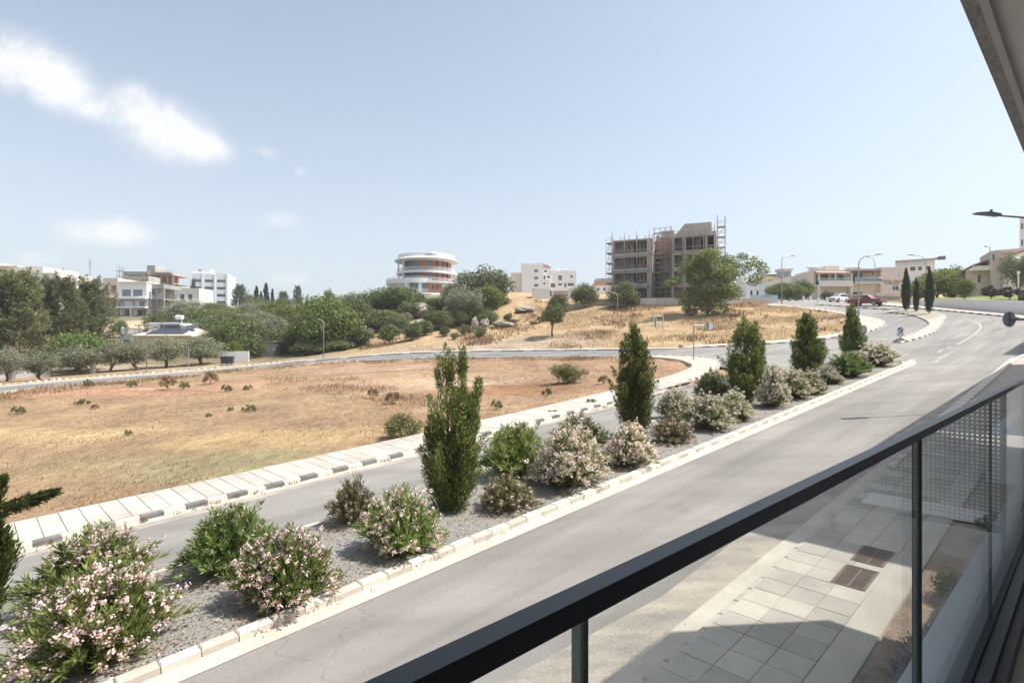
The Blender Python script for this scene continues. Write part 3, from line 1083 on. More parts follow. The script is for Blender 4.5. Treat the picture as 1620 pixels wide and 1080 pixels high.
# the next buildings of the row: they throw the shade on the pavement ahead
nb = thing('apartment_building', 'neighbouring white apartment building just out of sight beyond the balcony', 'building', (0, 0, CZ), ROAD_ROT)
mb = MB().box(16.3, -9, -5, 49.0, .3, 6.9)
mb.box(57, -9, -2, 72, .2, 9.5)
mb.build('wall', white_paint, nb)
for k in range(5):
    for zz in (-.9, 2.2):
        d = MB().box(17.5 + k * 3.3, .301, zz, 19.3 + k * 3.3, .34, zz + 1.4).build('window', frame_d, nb)
        MB().box(17.58 + k * 3.3, .341, zz + .08, 19.22 + k * 3.3, .35, zz + 1.32).build('pane', pane_m, d)
pw = thing('planter_wall', 'low white planter wall standing across the pavement seen through the glass', 'wall')
b0 = h(*sn(17.7, 1.95))
mb = MB()
mb.T = Matrix.Rotation(ROAD_ROT, 4, 'Z')
mb.box(17.6, .31, b0 - .3, 27, .56, b0 + 1.35).box(17.6, .56, b0 - .3, 17.85, 1.7, b0 + 1.1).box(17.6, 1.7, b0 - .3, 27, 1.95, b0 + 1.1)
mb.box(17.85, .56, b0 - .3, 27, 1.7, b0 + .9)
mb.build('wall', white_paint, pw)
mb = MB()
mb.T = Matrix.Rotation(ROAD_ROT, 4, 'Z')
mb.box(17.58, 1.68, b0 + 1.101, 27.02, 1.97, b0 + 1.16).box(17.58, .57, b0 + 1.101, 17.87, 1.68, b0 + 1.16).build('coping', white_cool, pw)

# ------------------------------------------------------------------ the ground itself: one sheet to the horizon
def axis(lo, hi, fine, far):
    a = list(np.arange(lo, hi + fine, fine))
    st = fine
    while a[-1] < far:
        st *= 1.22
        a.append(a[-1] + st)
    st = fine
    while a[0] > -far:
        st *= 1.22
        a.insert(0, a[0] - st)
    return np.array(a)


gx, gy = axis(-75, 112, .8, 3500), axis(-6, 128, .8, 3500)
GX, GY = np.meshgrid(gx, gy)
fx, fy = GX.ravel(), GY.ravel()
fz = hv(fx, fy)
cover = np.zeros(len(fx), bool)
for p in ALL_PATCH:
    lo, hi = p.min(0) - 1, p.max(0) + 1
    k = (fx > lo[0]) & (fx < hi[0]) & (fy > lo[1]) & (fy < hi[1])
    idx = np.where(k)[0]
    if len(idx):
        cover[idx] |= inside(p, fx[idx], fy[idx])


def lump(x, y, seed, scale):
    r = np.random.default_rng(seed)
    o = np.zeros_like(x)
    for k in range(9):
        a = r.random() * 6.28
        f = (.6 + 1.8 * r.random()) / scale
        o += np.sin((x * math.cos(a) + y * math.sin(a)) * f + r.random() * 6.28) * (1 / (1 + k * .25))
    return o / 4


fs, fn = to_sn(fx, fy)
near = np.hypot(fx, fy) < 200
pb = inside(bank_in, fx, fy)
rough_amt = np.where(fn > 18.5, .045, .0) * near
rough_amt = np.where((fn > 18.5) & (fs > 14) & (fs < 45), .12, rough_amt)
fz = fz + rough_amt * (lump(fx, fy, 3, 1.6) + .7 * lump(fx, fy, 5, .7))
far_side = (fy > 62) & (fx > -28)
fz = fz + np.where(far_side & near & ~cover, .22 * lump(fx, fy, 8, 2.2) + .12 * lump(fx, fy, 9, .9), 0)
# grassy ridge that crosses the field
fz = np.where(cover, hv(fx, fy) - .22, fz)
nyg, nxg = GX.shape
me = bpy.data.meshes.new('ground')
ii = np.arange(nyg * nxg).reshape(nyg, nxg)
Q = np.stack([ii[:-1, :-1], ii[:-1, 1:], ii[1:, 1:], ii[1:, :-1]], -1).reshape(-1, 4)
me.vertices.add(len(fx))
me.vertices.foreach_set('co', np.stack([fx, fy, fz], 1).astype(np.float32).reshape(-1))
me.loops.add(Q.size)
me.loops.foreach_set('vertex_index', Q.astype(np.int32).reshape(-1))
me.polygons.add(len(Q))
me.polygons.foreach_set('loop_start', np.arange(0, Q.size, 4, dtype=np.int32))
me.polygons.foreach_set('use_smooth', np.ones(len(Q), bool))
me.update(calc_edges=True)

# what grows or lies where: mown straw, red earth, pale sand, dry scrub, lawn
SOIL = {'straw': (.385, .262, .158), 'red': (.36, .225, .15), 'sand': (.43, .335, .24), 'scrub': (.46, .33, .19), 'cream': (.55, .43, .3), 'brown': (.29, .21, .14)}
c = np.tile(np.array(SOIL['straw']), (len(fx), 1))


def paint(mask, colr, a=1.0):
    m = np.clip(mask, 0, 1)[:, None] * a
    c[:] = c * (1 - m) + np.array(colr) * m


def blob(px, py, rx, ry):
    """soft patch of another soil centred on a spot of the ground"""
    x, y = at(px, py)
    d = ((fx - x) / rx) ** 2 + ((fy - y) / ry) ** 2
    return np.clip(1.4 - d + .5 * lump(fx, fy, 21, 3.5), 0, 1)


wob = lump(fx, fy, 31, 5)
paint((fn - 20 + 3 * wob > 0) & (fs > 20), SOIL['red'], .0)
paint(smooth(16, 30, fs + 5 * wob) * (fn > 18), SOIL['red'], .5)
paint(blob(620, 600, 9, 5), (.5, .34, .22), .8)
paint(blob(740, 605, 5, 4), (.55, .4, .28), .8)
paint(blob(820, 615, 4, 3), (.3, .16, .09), .8)
paint(blob(560, 585, 8, 4), (.44, .3, .22), .7)
paint(blob(250, 610, 12, 3), (.43, .26, .17), .8)
paint(blob(120, 620, 10, 3), (.43, .25, .16), .8)
paint(blob(230, 730, 5, 2), (.33, .27, .15), .5)
paint(blob(360, 735, 3, 2), (.3, .29, .16), .55)
paint(blob(60, 690, 6, 2), (.55, .4, .22), .7)
paint(blob(470, 690, 6, 2), (.52, .37, .19), .6)
br_d = (fy > 64)
paint(br_d * smooth(64, 68, fy), SOIL['sand'])
paint(smooth(76, 84, fy + 4 * wob) * (fx > -25), SOIL['scrub'])
paint(smooth(10, 18, fx + 3 * wob) * (fy > 58), SOIL['scrub'])
paint(smooth(72, 80, fy) * smooth(-20, -32, fx), (.24, .2, .12))
paint(smooth(100, 112, fy) * smooth(-2, -14, fx), (.2, .19, .11), .85)
paint(smooth(98, 106, fy) * smooth(44, 50, fx) * smooth(84, 78, fx), (.4, .37, .33), .9)
for b_ in [(225, 505, 9, 14), (200, 525, 7, 12), (270, 495, 9, 14)]:
    x, y = col(b_[0], 128 if b_[1] < 515 else 118)
    paint(np.clip(1.3 - ((fx - x) / b_[2]) ** 2 - ((fy - y) / b_[3]) ** 2 + .4 * wob, 0, 1), SOIL['cream'])
# paint is soil colour, not light: verge soil along the bank
paint(inside(bank_in, fx, fy) * 1.0, SOIL['scrub'], .7)
lawn_poly = np.array(px_list([(1415, 474), (1487, 477), (1530, 481), (1587, 486), (1620, 489), (1690, 495)]) + [col(1690, 96), col(1620, 104), col(1540, 108), col(1440, 110)])
paint(inside(lawn_poly, fx, fy) * 1.0, (.24, .27, .09), .9)
jit = 1 + .12 * lump(fx, fy, 41, 2.0)[:, None]
c = np.clip(c * jit, 0, 1)
ca = me.color_attributes.new('soil', 'FLOAT_COLOR', 'POINT')
ca.data.foreach_set('color', np.concatenate([c, np.ones((len(c), 1))], 1).astype(np.float32).reshape(-1))
gm = bpy.data.materials.new('ground')
gm.use_nodes = True
GN, GL = gm.node_tree.nodes, gm.node_tree.links
bs = GN['Principled BSDF']
bs.inputs['Roughness'].default_value = .95
bs.inputs['Specular IOR Level'].default_value = .1
va = GN.new('ShaderNodeVertexColor')
va.layer_name = 'soil'
geo = GN.new('ShaderNodeNewGeometry')


def gnoise(scale, detail, lo, hi, prev, rough=.65, stretch=None):
    vec = geo.outputs['Position']
    if stretch:
        mp = GN.new('ShaderNodeMapping')
        mp.inputs['Scale'].default_value = stretch
        GL.new(vec, mp.inputs[0])
        vec = mp.outputs[0]
    n = GN.new('ShaderNodeTexNoise')
    n.inputs['Scale'].default_value = scale
    n.inputs['Detail'].default_value = detail
    n.inputs['Roughness'].default_value = rough
    GL.new(vec, n.inputs['Vector'])
    mr = GN.new('ShaderNodeMapRange')
    mr.inputs['From Min'].default_value = .3
    mr.inputs['From Max'].default_value = .7
    mr.inputs['To Min'].default_value = lo
    mr.inputs['To Max'].default_value = hi
    GL.new(n.outputs['Fac'], mr.inputs[0])
    mu = GN.new('ShaderNodeMix')
    mu.data_type = 'RGBA'
    mu.blend_type = 'MULTIPLY'
    mu.inputs['Factor'].default_value = 1
    GL.new(prev, mu.inputs[6])
    GL.new(mr.outputs[0], mu.inputs[7])
    return mu.outputs[2], n.outputs['Fac']


o1, n1 = gnoise(.35, 8, .74, 1.25, va.outputs['Color'])
o2, n2 = gnoise(3.0, 6, .72, 1.25, o1, stretch=(1, .55, 1))
o3, n3 = gnoise(14, 4, .7, 1.28, o2)
hs = GN.new('ShaderNodeHueSaturation')
mh = GN.new('ShaderNodeMapRange')
mh.inputs['To Min'].default_value = .488
mh.inputs['To Max'].default_value = .512
GL.new(n1, mh.inputs[0])
GL.new(mh.outputs[0], hs.inputs['Hue'])
GL.new(o3, hs.inputs['Color'])
GL.new(hs.outputs[0], bs.inputs['Base Color'])
bp = GN.new('ShaderNodeBump')
bp.inputs['Strength'].default_value = .9
bp.inputs['Distance'].default_value = .12
GL.new(n3, bp.inputs['Height'])
GL.new(bp.outputs[0], bs.inputs['Normal'])
me.materials.append(gm)
tag(put('ground', me), kind='structure')


# ------------------------------------------------------------------ grass (uncountable)
def blades(name, x, y, z, length, width, m, lean=.5, per=4, spread=.12):
    n = len(x)
    N4 = n * per
    X, Y, Z = (np.repeat(q, per) for q in (x, y, z))
    L_ = np.repeat(length, per) * rng.uniform(.5, 1.15, N4)
    W_ = np.repeat(width, per) * rng.uniform(.6, 1.3, N4)
    a = rng.random(N4) * 6.283
    X = X + spread * rng.normal(size=N4)
    Y = Y + spread * rng.normal(size=N4)
    le = lean * rng.random(N4)
    dx, dy, dz = np.cos(a) * le, np.sin(a) * le, np.sqrt(np.maximum(.05, 1 - le ** 2))
    b = a + 1.57 + rng.uniform(-.6, .6, N4)
    wx, wy = np.cos(b) * W_, np.sin(b) * W_
    V = np.zeros((N4, 4, 3))
    V[:, 0] = np.stack([X - wx * .5, Y - wy * .5, Z], 1)
    V[:, 1] = np.stack([X + wx * .5, Y + wy * .5, Z], 1)
    V[:, 2] = np.stack([X + wx * .3 + dx * L_, Y + wy * .3 + dy * L_, Z + dz * L_], 1)
    V[:, 3] = np.stack([X - wx * .3 + dx * L_, Y - wy * .3 + dy * L_, Z + dz * L_], 1)
    return tag(put(name, quads_mesh(name, V, m)), kind='stuff')


def scatter(poly, n, dens=None, avoid=True):
    poly = np.array(poly)
    lo, hi = poly.min(0), poly.max(0)
    x = rng.uniform(lo[0], hi[0], n)
    y = rng.uniform(lo[1], hi[1], n)
    k = inside(poly, x, y)
    x, y = x[k], y[k]
    if dens is not None:
        k = rng.random(len(x)) < dens(x, y)
        x, y = x[k], y[k]
    if avoid:
        bad = np.zeros(len(x), bool)
        for p in ALL_PATCH:
            bad |= inside(p, x, y)
        x, y = x[~bad], y[~bad]
    return x, y


field_poly = sn_list([(-18, 18.7), (25, 18.9), (36, 20.5), (44, 28), (44, 33)]) + [(p[0], p[1]) for p in near_br]
x, y = scatter(field_poly, 120000, lambda x, y: np.clip(1.25 - np.hypot(x, y) / 60, .12, 1) * np.clip(.55 + .6 * lump(x, y, 51, 2.5), .1, 1))
blades('stubble', x, y, hv(x, y) - .02, np.full(len(x), .085), np.full(len(x), .02), lv_stub, 1.15, 3, .1)
ridge = px_list([(420, 598), (560, 596), (640, 618), (700, 630), (690, 645), (600, 636), (500, 622), (420, 615)])
x, y = scatter(ridge, 5000, lambda x, y: np.clip(.3 + .9 * lump(x, y, 55, 1.6), 0, 1))
blades('dry_grass', x, y, hv(x, y) - .03, np.full(len(x), .22), np.full(len(x), .03), lv_stub, 1.0, 5, .2)
x, y = scatter([tuple(p) for p in shifted(np.array(near_br), -.4)] + [tuple(p) for p in shifted(np.array(near_br), -4.5)][::-1], 26000, lambda x, y: np.clip(.4 + lump(x, y, 61, 2.0), 0, 1))
blades('dry_grass', x, y, hv(x, y) - .03, np.full(len(x), .3), np.full(len(x), .04), lv_dry, .9, 4, .15)
bank_poly = px_list([(560, 553), (700, 557), (980, 549), (1046, 548)]) + bank_in[::-1][6:] + [col(1225, 105), col(1150, 104), col(1000, 104), col(950, 104), col(830, 122), col(780, 100), col(700, 96), col(600, 88)]
x, y = scatter(bank_poly, 42000, lambda x, y: np.clip(.3 + 1.2 * lump(x, y, 71, 2.6), .02, 1) * np.where(x > 2, 1, .35) * np.clip((y - 62) / 6, .15, 1))
hgt = np.where(x > 5, .6, .35) * (.65 + .5 * lump(x, y, 73, 4))
blades('dry_grass', x, y, hv(x, y) - .05, np.clip(hgt, .15, .9), np.full(len(x), .06), lv_straw, .85, 6, .3)
x, y = scatter(bank_poly, 26000, lambda x, y: np.clip(-.1 + 1.1 * lump(x, y, 81, 2.5), 0, 1))
blades('dry_scrub', x, y, hv(x, y) - .05, np.full(len(x), .5), np.full(len(x), .09), lv_dry, .9, 5, .25)
# rubble thrown over the bank
x, y = scatter(bank_poly, 9000, lambda x, y: np.clip(-.2 + 1.0 * lump(x, y, 91, 2.2), 0, .6) * (x > 8))
V = np.zeros((0, 4, 3))
mb = MB()
for xx, yy, zz in zip(x[:1100], y[:1100], hv(x[:1100], y[:1100])):
    r_ = random.uniform(.08, .34)
    a = random.random() * 6.28
    pts = [(xx + r_ * math.cos(a + k * 1.5708) * random.uniform(.6, 1.3), yy + r_ * math.sin(a + k * 1.5708) * random.uniform(.6, 1.3), zz - .08) for k in range(4)]
    tp = (xx + random.uniform(-.3, .3) * r_, yy + random.uniform(-.3, .3) * r_, zz + r_ * random.uniform(.5, 1.0))
    mb.add(pts + [tp], [(0, 1, 4), (1, 2, 4), (2, 3, 4), (3, 0, 4)])
tag(mb.build('rubble', stone_m), kind='stuff')
# low stones set along the far edge of the branch road
mb = MB()
for p in resample([tuple(p) for p in shifted(np.array(far_br), 1.5)][24:], .7):
    r_ = random.uniform(.16, .3)
    zz = h(p[0], p[1])
    a = random.random() * 6.28
    pts = [(p[0] + r_ * math.cos(a + k * 1.2566) * random.uniform(.8, 1.2), p[1] + r_ * math.sin(a + k * 1.2566) * random.uniform(.8, 1.2), zz - .05) for k in range(5)]
    pt2 = [(p[0] + (q[0] - p[0]) * .6, p[1] + (q[1] - p[1]) * .6, zz + r_ * random.uniform(.7, 1.1)) for q in pts]
    mb.add(pts + pt2, [(k, (k + 1) % 5, 5 + (k + 1) % 5, 5 + k) for k in range(5)] + [(5, 6, 7, 8, 9)])
tag(mb.build('edging_stones', stone_m), kind='stuff')


# ------------------------------------------------------------------ plants
def unit(v):
    return v / np.maximum(1e-9, np.linalg.norm(v, axis=1, keepdims=True))


def leaf_quads(P, D, Nn, length, width):
    """diamond leaves: point P, axis D, face normal about Nn"""
    D = unit(D)
    B = np.cross(D, Nn)
    B = unit(B)
    n = len(P)
    L_ = (np.asarray(length) * np.ones(n))[:, None]
    W_ = (np.asarray(width) * np.ones(n))[:, None]
    V = np.zeros((n, 4, 3))
    V[:, 0] = P
    V[:, 1] = P + D * L_ * .5 + B * W_ * .5
    V[:, 2] = P + D * L_
    V[:, 3] = P + D * L_ * .5 - B * W_ * .5
    return V


def rdir(n):
    return unit(rng.normal(size=(n, 3)))


def clump_leaves(Cn, Rd, n, size, aspect=.6, squash=.8, shell=.5):
    Cn, Rd = np.array(Cn), np.array(Rd)
    w = Rd ** 2
    k = rng.choice(len(Cn), n, p=w / w.sum())
    d = rdir(n)
    rad = Rd[k] * (shell + (1.08 - shell) * rng.random(n) ** .6)
    P = Cn[k] + d * rad[:, None] * np.array([1, 1, squash])
    Nn = unit(d + .8 * rng.normal(size=(n, 3)) + np.array([0, 0, .35]))
    D = unit(np.cross(Nn, rdir(n)))
    L_ = size * rng.uniform(.6, 1.4, n)
    return leaf_quads(P - D * L_[:, None] * .5, D, Nn, L_, L_ * aspect)


def crown_clumps(w, ht, base, n, rel=.3, seed=0, flat=1.0, lean=(0, 0)):
    """centres and radii of leaf masses filling an uneven, rounded crown between base and the top"""
    r = np.random.default_rng(seed)
    rx, rz = w / 2, (ht - base) / 2
    cz = base + rz
    Cn, Rd = [], []
    for i in range(n):
        d = r.normal(size=3)
        d /= np.linalg.norm(d)
        rr = rel * min(rx, rz * 1.2) * r.uniform(.65, 1.3)
        f = r.random() ** .28 * r.uniform(.82, 1.06)
        x, y, z = d * f
        if z < 0:                       # the underside is fuller and flatter than the top
            x, y = x * (1 + .12 * -z), y * (1 + .12 * -z)
        Cn.append(np.array([x * (rx - rr * .75), y * (rx - rr * .75) * flat, cz + z * (rz - rr * .7)]))
        Rd.append(rr)
    return Cn, Rd


def trunk_mesh(ht, base, w, r0, clumps, m, nl=7, seed=0):
    r = random.Random(seed)
    mb = MB()
    j = lambda s: r.uniform(-s, s)
    fork = base * r.uniform(.75, 1.0) + .25 * (ht - base) * .3
    mb.tube([(0, 0, -.5), (j(.05) * w, j(.05) * w, fork * .5), (j(.08) * w, j(.08) * w, fork)], [r0 * 1.25, r0, r0 * .85], 8)
    top = mb.v[-1]
    for k in range(nl):
        c_ = clumps[int(k * len(clumps) / nl)]
        p0 = Vector((0, 0, fork * r.uniform(.75, 1)))
        p2 = Vector(c_)
        p1 = p0.lerp(p2, .5) + Vector((j(.06) * w, j(.06) * w, .06 * ht))
        mb.tube([p0, p1, p2], [r0 * .55, r0 * .35, r0 * .1], 5, False)
    return mb.mesh('trunk', m, True)


def tree_proto(w, ht, base, n, nclump, size, lm, bm_, rel=.3, seed=0, aspect=.6, shell=.5, r0=None, flat=1.0, squash=.8, extra=None, lean=(0, 0)):
    Cn, Rd = crown_clumps(w, ht, base, nclump, rel, seed, flat, lean)
    if extra:
        for e in extra:
            Cn.append(np.array(e[:3]))
            Rd.append(e[3])
    V = clump_leaves(Cn, Rd, n, size, aspect, squash, shell)
    return dict(crown=quads_mesh('crown', V, lm), trunk=trunk_mesh(ht, base, w, r0 or .03 * ht, Cn, bm_, seed=seed), w=w, h=ht)


FLAGS = []


def plume(P0, P1, r, n, length, width, prof=.7, out=.5, rad_in=.35):
    """a feathery upright shoot of scale leaves"""
    P0, P1 = np.array(P0, float), np.array(P1, float)
    ax = P1 - P0
    L0 = np.linalg.norm(ax)
    ax = ax / L0
    t = rng.random(n) ** .85
    d = rdir(n)
    d = unit(d - (d @ ax)[:, None] * ax)
    prof_r = r * np.sin(np.pi * np.clip(t * .86 + .12, 0, 1)) ** prof
    q = rng.random(n)
    FLAGS.append(((t > .45) & (q > .35) & (rng.random(n) < .75)).astype(np.int32))  # outer leaves that get the lighter tone, painting lit tips against shaded insides
    P = P0 + ax * (t * L0)[:, None] + d * (prof_r * (rad_in + (1 - rad_in) * q))[:, None]
    D = unit(ax * (1.0 + .4 * rng.random((n, 1))) + d * out * rng.uniform(.4, 1.3, (n, 1)) + .28 * rng.normal(size=(n, 3)))
    return leaf_quads(P, D, unit(d + .5 * rng.normal(size=(n, 3))), length * rng.uniform(.6, 1.4, n), width * rng.uniform(.7, 1.3, n))


def cypress_proto(ht, w, nplume, per, length, width, lm, seed=0, spires=None, base=.06, pl_len=.27, pr=.17, trunk_r=.07, open_=0.25, bulge=.8):
    r = np.random.default_rng(seed)
    Vs = []
    FLAGS.clear()
    spires = spires or [(0, 0, 0, ht, 1.0)]
    wts = np.array([s_[4] for s_ in spires])
    for i in range(nplume):
        sp = spires[r.choice(len(spires), p=wts / wts.sum())]
        top = sp[3]
        u = r.random() ** .9
        # outline of one spire: full below the middle, tapering to a point
        rr = (w / 2) * sp[4] * (1 - u ** 1.25) ** bulge * (.42 + .58 * min(1, u / .28))
        a = r.random() * 6.283
        f = r.uniform(.45, 1.0) * (1.12 if r.random() < open_ * .4 else 1)
        z = base * ht + u * (top - base * ht) * .9
        cx, cy = sp[0] + (sp[2] if False else 0) + sp[0] * 0, sp[1]
        # spires lean away from the foot
        k = z / top
        cx, cy = sp[0] * k, sp[1] * k
        p0 = (cx + rr * f * .62 * math.cos(a), cy + rr * f * .62 * math.sin(a), z - pl_len * ht * .3)
        ln = pl_len * ht * r.uniform(.6, 1.25) * (1 - .35 * u)
        sp_out = rr * f * r.uniform(.75, 1.15) + (.16 * ln if r.random() < open_ else 0)
        p1 = (cx + sp[0] * .12 + sp_out * math.cos(a), cy + sp_out * math.sin(a), min(z + ln * .75, top))
        p0 = (p0[0], p0[1], max(p0[2], .03))
        Vs.append(plume(p0, p1, pr * w * r.uniform(.6, 1.15) * (1 - .4 * u), per, length, width))
    for sp in spires:
        Vs.append(plume((sp[0] * .82, sp[1] * .82, sp[3] * .8), (sp[0] * 1.06, sp[1] * 1.06, sp[3]), .055 * w, per, length, width, out=.35))
    V = np.concatenate(Vs)
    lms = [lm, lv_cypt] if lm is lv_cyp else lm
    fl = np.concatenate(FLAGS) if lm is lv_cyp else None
    tm = MB()
    for sp in spires:
        tm.tube([(0, 0, -.3), (sp[0] * .45, sp[1] * .45, sp[3] * .45), (sp[0], sp[1], sp[3] * .85)], [trunk_r, trunk_r * .6, trunk_r * .15], 7)
    return dict(crown=quads_mesh('crown', V, lms, fl), trunk=tm.mesh('trunk', bark, True), w=w, h=ht)


def oleander_proto(w, ht, nstem, per, lm, fm, seed=0, bloom=.6, heads=1, leaf=.125):
    r = np.random.default_rng(seed)
    Vs, Fs = [], []
    sm = MB()
    lobes = [(r.random() * 6.283, r.uniform(.75, 1.18)) for _ in range(7)]
    for i in range(nstem):
        a = r.random() * 6.283
        lob = max(l * math.exp(-(((a - b + math.pi) % (2 * math.pi) - math.pi) / .7) ** 2) for b, l in lobes)
        tilt = r.random() ** .55
        fx_, fy_ = .12 * w * math.cos(a) * tilt, .12 * w * math.sin(a) * tilt
        k = (.7 + .36 * lob) * r.uniform(.7, 1.12)
        tip = np.array([w * .5 * tilt * k * math.cos(a), w * .5 * tilt * k * math.sin(a), ht * (1 - .68 * tilt ** 2.2) * r.uniform(.66, 1.1) * (.8 + .25 * lob)])
        p0 = np.array([fx_, fy_, 0])
        mid = p0 * .4 + tip * .6 + np.array([0, 0, .14 * ht * tilt])
        n = per
        t = .1 + .95 * rng.random(n) ** .75
        P = ((1 - t) ** 2)[:, None] * p0 + (2 * t * (1 - t))[:, None] * mid + (t ** 2)[:, None] * tip
        T_ = unit((2 * (1 - t))[:, None] * (mid - p0) + (2 * t)[:, None] * (tip - mid) + np.array([0, 0, .25]))
        d = rdir(n)
        d = unit(d - (np.sum(d * T_, 1))[:, None] * T_)
        D = unit(T_ * rng.uniform(.7, 1.5, (n, 1)) + d * rng.uniform(.4, 1.0, (n, 1)))
        Vs.append(leaf_quads(P + d * .01, D, unit(T_ + .5 * rng.normal(size=(n, 3))), leaf * rng.uniform(.6, 1.3, n), leaf * .17 * rng.uniform(.8, 1.3, n)))
        if i % 4 == 0:
            sm.tube([p0 - np.array([0, 0, .05]), mid, tip], [.012, .008, .004], 4, False)
        if r.random() < bloom:
            for q in range(heads):
                c0 = tip + np.array([0, 0, .015]) + (r.normal(size=3) * .07 if q else 0)
                m_ = r.integers(8, 20)
                cr = r.uniform(.03, .07)
                dd = rdir(m_)
                P = c0 + dd * cr * rng.uniform(.3, 1, (m_, 1))
                Fs.append(leaf_quads(P, unit(np.cross(dd, rdir(m_))), dd, .034 * rng.uniform(.6, 1.3, m_), .03))
    return dict(crown=quads_mesh('foliage', np.concatenate(Vs), lm), flowers=quads_mesh('flowers', np.concatenate(Fs), fm), stems=sm.mesh('stems', bark_g), w=w * 1.02, h=ht * 1.02)


def plant(name, proto, label, cat, xy, sx=1, sy=None, sz=1, rot=None, group=None, z=None, sink=.04):
    t = thing(name, label, cat, (xy[0], xy[1], (h(*xy) if z is None else z) - sink), random.random() * 6.28 if rot is None else rot, group)
    t.scale = (sx, sy or sx, sz)
    for k_, nm in (('trunk', 'trunk'), ('stems', 'stems'), ('crown', 'crown' if 'trunk' in proto else 'foliage'), ('flowers', 'flowers')):
        if k_ in proto:
            q_ = put(nm, proto[k_], t)
            if k_ in ('flowers', 'crown'):
                q_['kind'] = 'stuff'
    return t


# prototypes
TP = {}
TP['big'] = [tree_proto(9, 7.5, .1, 9500, 60, .32, lv_broad, bark_g, .36, 101 + i, r0=.22, shell=.4) for i in range(2)]
TP['carob'] = [tree_proto(7, 6, .05, 8000, 52, .27, lv_carob, bark_g, .36, 111 + i, r0=.2, shell=.4) for i in range(3)]
TP['bright'] = [tree_proto(7, 6, .1, 7000, 46, .3, lv_bright, bark_g, .36, 121 + i, r0=.18, shell=.4) for i in range(2)]
TP['olive'] = [tree_proto(5.2, 4.2, .55, 8500, 50, .2, lv_olive, bark, .34, 131 + i, aspect=.4, shell=.2, r0=.16) for i in range(3)]
TP['shrub'] = [tree_proto(3, 2.3, -.1, 4200, 34, .17, lv_carob, bark_g, .38, 141 + i, r0=.05, shell=.3) for i in range(2)]
TP['bshrub'] = [tree_proto(2, 1.3, -.1, 3600, 28, .12, lv_weed, bark_g, .38, 151 + i, aspect=.3, r0=.03, shell=.2) for i in range(2)]
TP['purple'] = [tree_proto(4, 3.0, .9, 3000, 26, .18, lv_purple, bark, .28, 161, r0=.06)]
TP['conifer'] = []
for i in range(3):
    r_ = np.random.default_rng(171 + i)
    Vs = []
    FLAGS.clear()
    for k in range(230):
        u = r_.random() ** .9
        a = r_.random() * 6.283
        z = .9 + u * 9.8
        rr = (3.0 + 1.0 * math.sin(3 * a + i)) * (1 - u ** 1.8) ** .75 * r_.uniform(.5, 1.05)
        ln = r_.uniform(1.2, 2.7)
        p0 = (rr * .72 * math.cos(a), rr * .72 * math.sin(a), z)
        p1 = (rr * .72 * math.cos(a) + ln * .5 * math.cos(a), rr * .72 * math.sin(a) + ln * .5 * math.sin(a), z + ln * r_.uniform(.5, 1.15))
        Vs.append(plume(p0, p1, r_.uniform(.3, .5), 105, .28, .1, out=.75, rad_in=.2))
    tm = MB()
    tm.tube([(0, 0, -.5), (.1, 0, 2.5), (-.1, .1, 6), (0, 0, 10)], [.34, .27, .18, .04], 8)
    for k in range(14):
        a = k * 2.4
        z = 2.2 + k * .5
        tm.tube([(0, 0, z), (2.2 * math.cos(a), 2.2 * math.sin(a), z + 1.1)], [.09, .02], 5)
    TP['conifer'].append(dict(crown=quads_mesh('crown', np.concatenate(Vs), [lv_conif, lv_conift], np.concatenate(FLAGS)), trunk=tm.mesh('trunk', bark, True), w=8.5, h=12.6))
TP['cyp_far'] = [cypress_proto(9, 2.2, 90, 60, .3, .1, lv_cypd, 181 + i, pl_len=.14, pr=.2, trunk_r=.12) for i in range(2)]
TP['cyp_island'] = [cypress_proto(5.2, 1.5, 110, 110, .16, .05, lv_cypd, 191 + i, pl_len=.2, pr=.17, open_=.1) for i in range(2)]

# the five big cypresses of the median and the one at the left edge: each its own shape
CYP = [
    # name pixel foot, height px, width px, spires (x, y, -, top, weight), label
    (712, 812, 268, 104, [(-.12, 0, 0, 1.0, .8), (.36, 0, 0, .985, .55), (.8, .1, 0, .8, .4), (-.55, 0, 0, .58, .45), (.2, -.1, 0, .6, .8), (.6, -.2, 0, .5, .5)], 'tall cypress with forked top nearest the balcony on the gravel median'),
    (1003, 690, 178, 84, [(0, 0, 0, 1.0, 1), (.12, 0, 0, .85, .7), (-.3, 0, 0, .6, .5), (.25, 0, 0, .62, .6)], 'second cypress along the median, narrow and pointed'),
    (1179, 638, 140, 80, [(-.05, 0, 0, 1.0, .9), (.35, 0, 0, .93, .6), (.62, 0, 0, .72, .45), (-.4, 0, 0, .55, .5)], 'third cypress along the median, wide with ragged right side'),
    (1277, 602, 110, 66, [(-.1, 0, 0, .98, .9), (.12, 0, 0, 1.0, .7), (.5, 0, 0, .6, .45), (-.4, 0, 0, .55, .5)], 'fourth cypress along the median, broad with twin blunt tips'),
    (1348, 574, 95, 46, [(0, 0, 0, 1.0, .8), (.14, 0, 0, .82, .8), (-.22, 0, 0, .7, .6), (.3, 0, 0, .5, .6)], 'fifth cypress along the median, in front of two round signs'),
]
for i, (px, py, hp, wp, sp, lb) in enumerate(CYP):
    x, y = at(px, py)
    ht = hp / F * y
    w = wp / F * y
    spires = [(a * w * .55, b, 0, t_ * ht, wt) for (a, b, _, t_, wt) in sp]
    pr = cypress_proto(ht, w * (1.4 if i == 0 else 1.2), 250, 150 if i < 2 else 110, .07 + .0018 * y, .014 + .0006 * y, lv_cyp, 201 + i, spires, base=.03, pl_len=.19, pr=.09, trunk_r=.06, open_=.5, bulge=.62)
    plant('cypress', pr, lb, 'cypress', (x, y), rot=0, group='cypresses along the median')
x, y = at(-32, 1010)
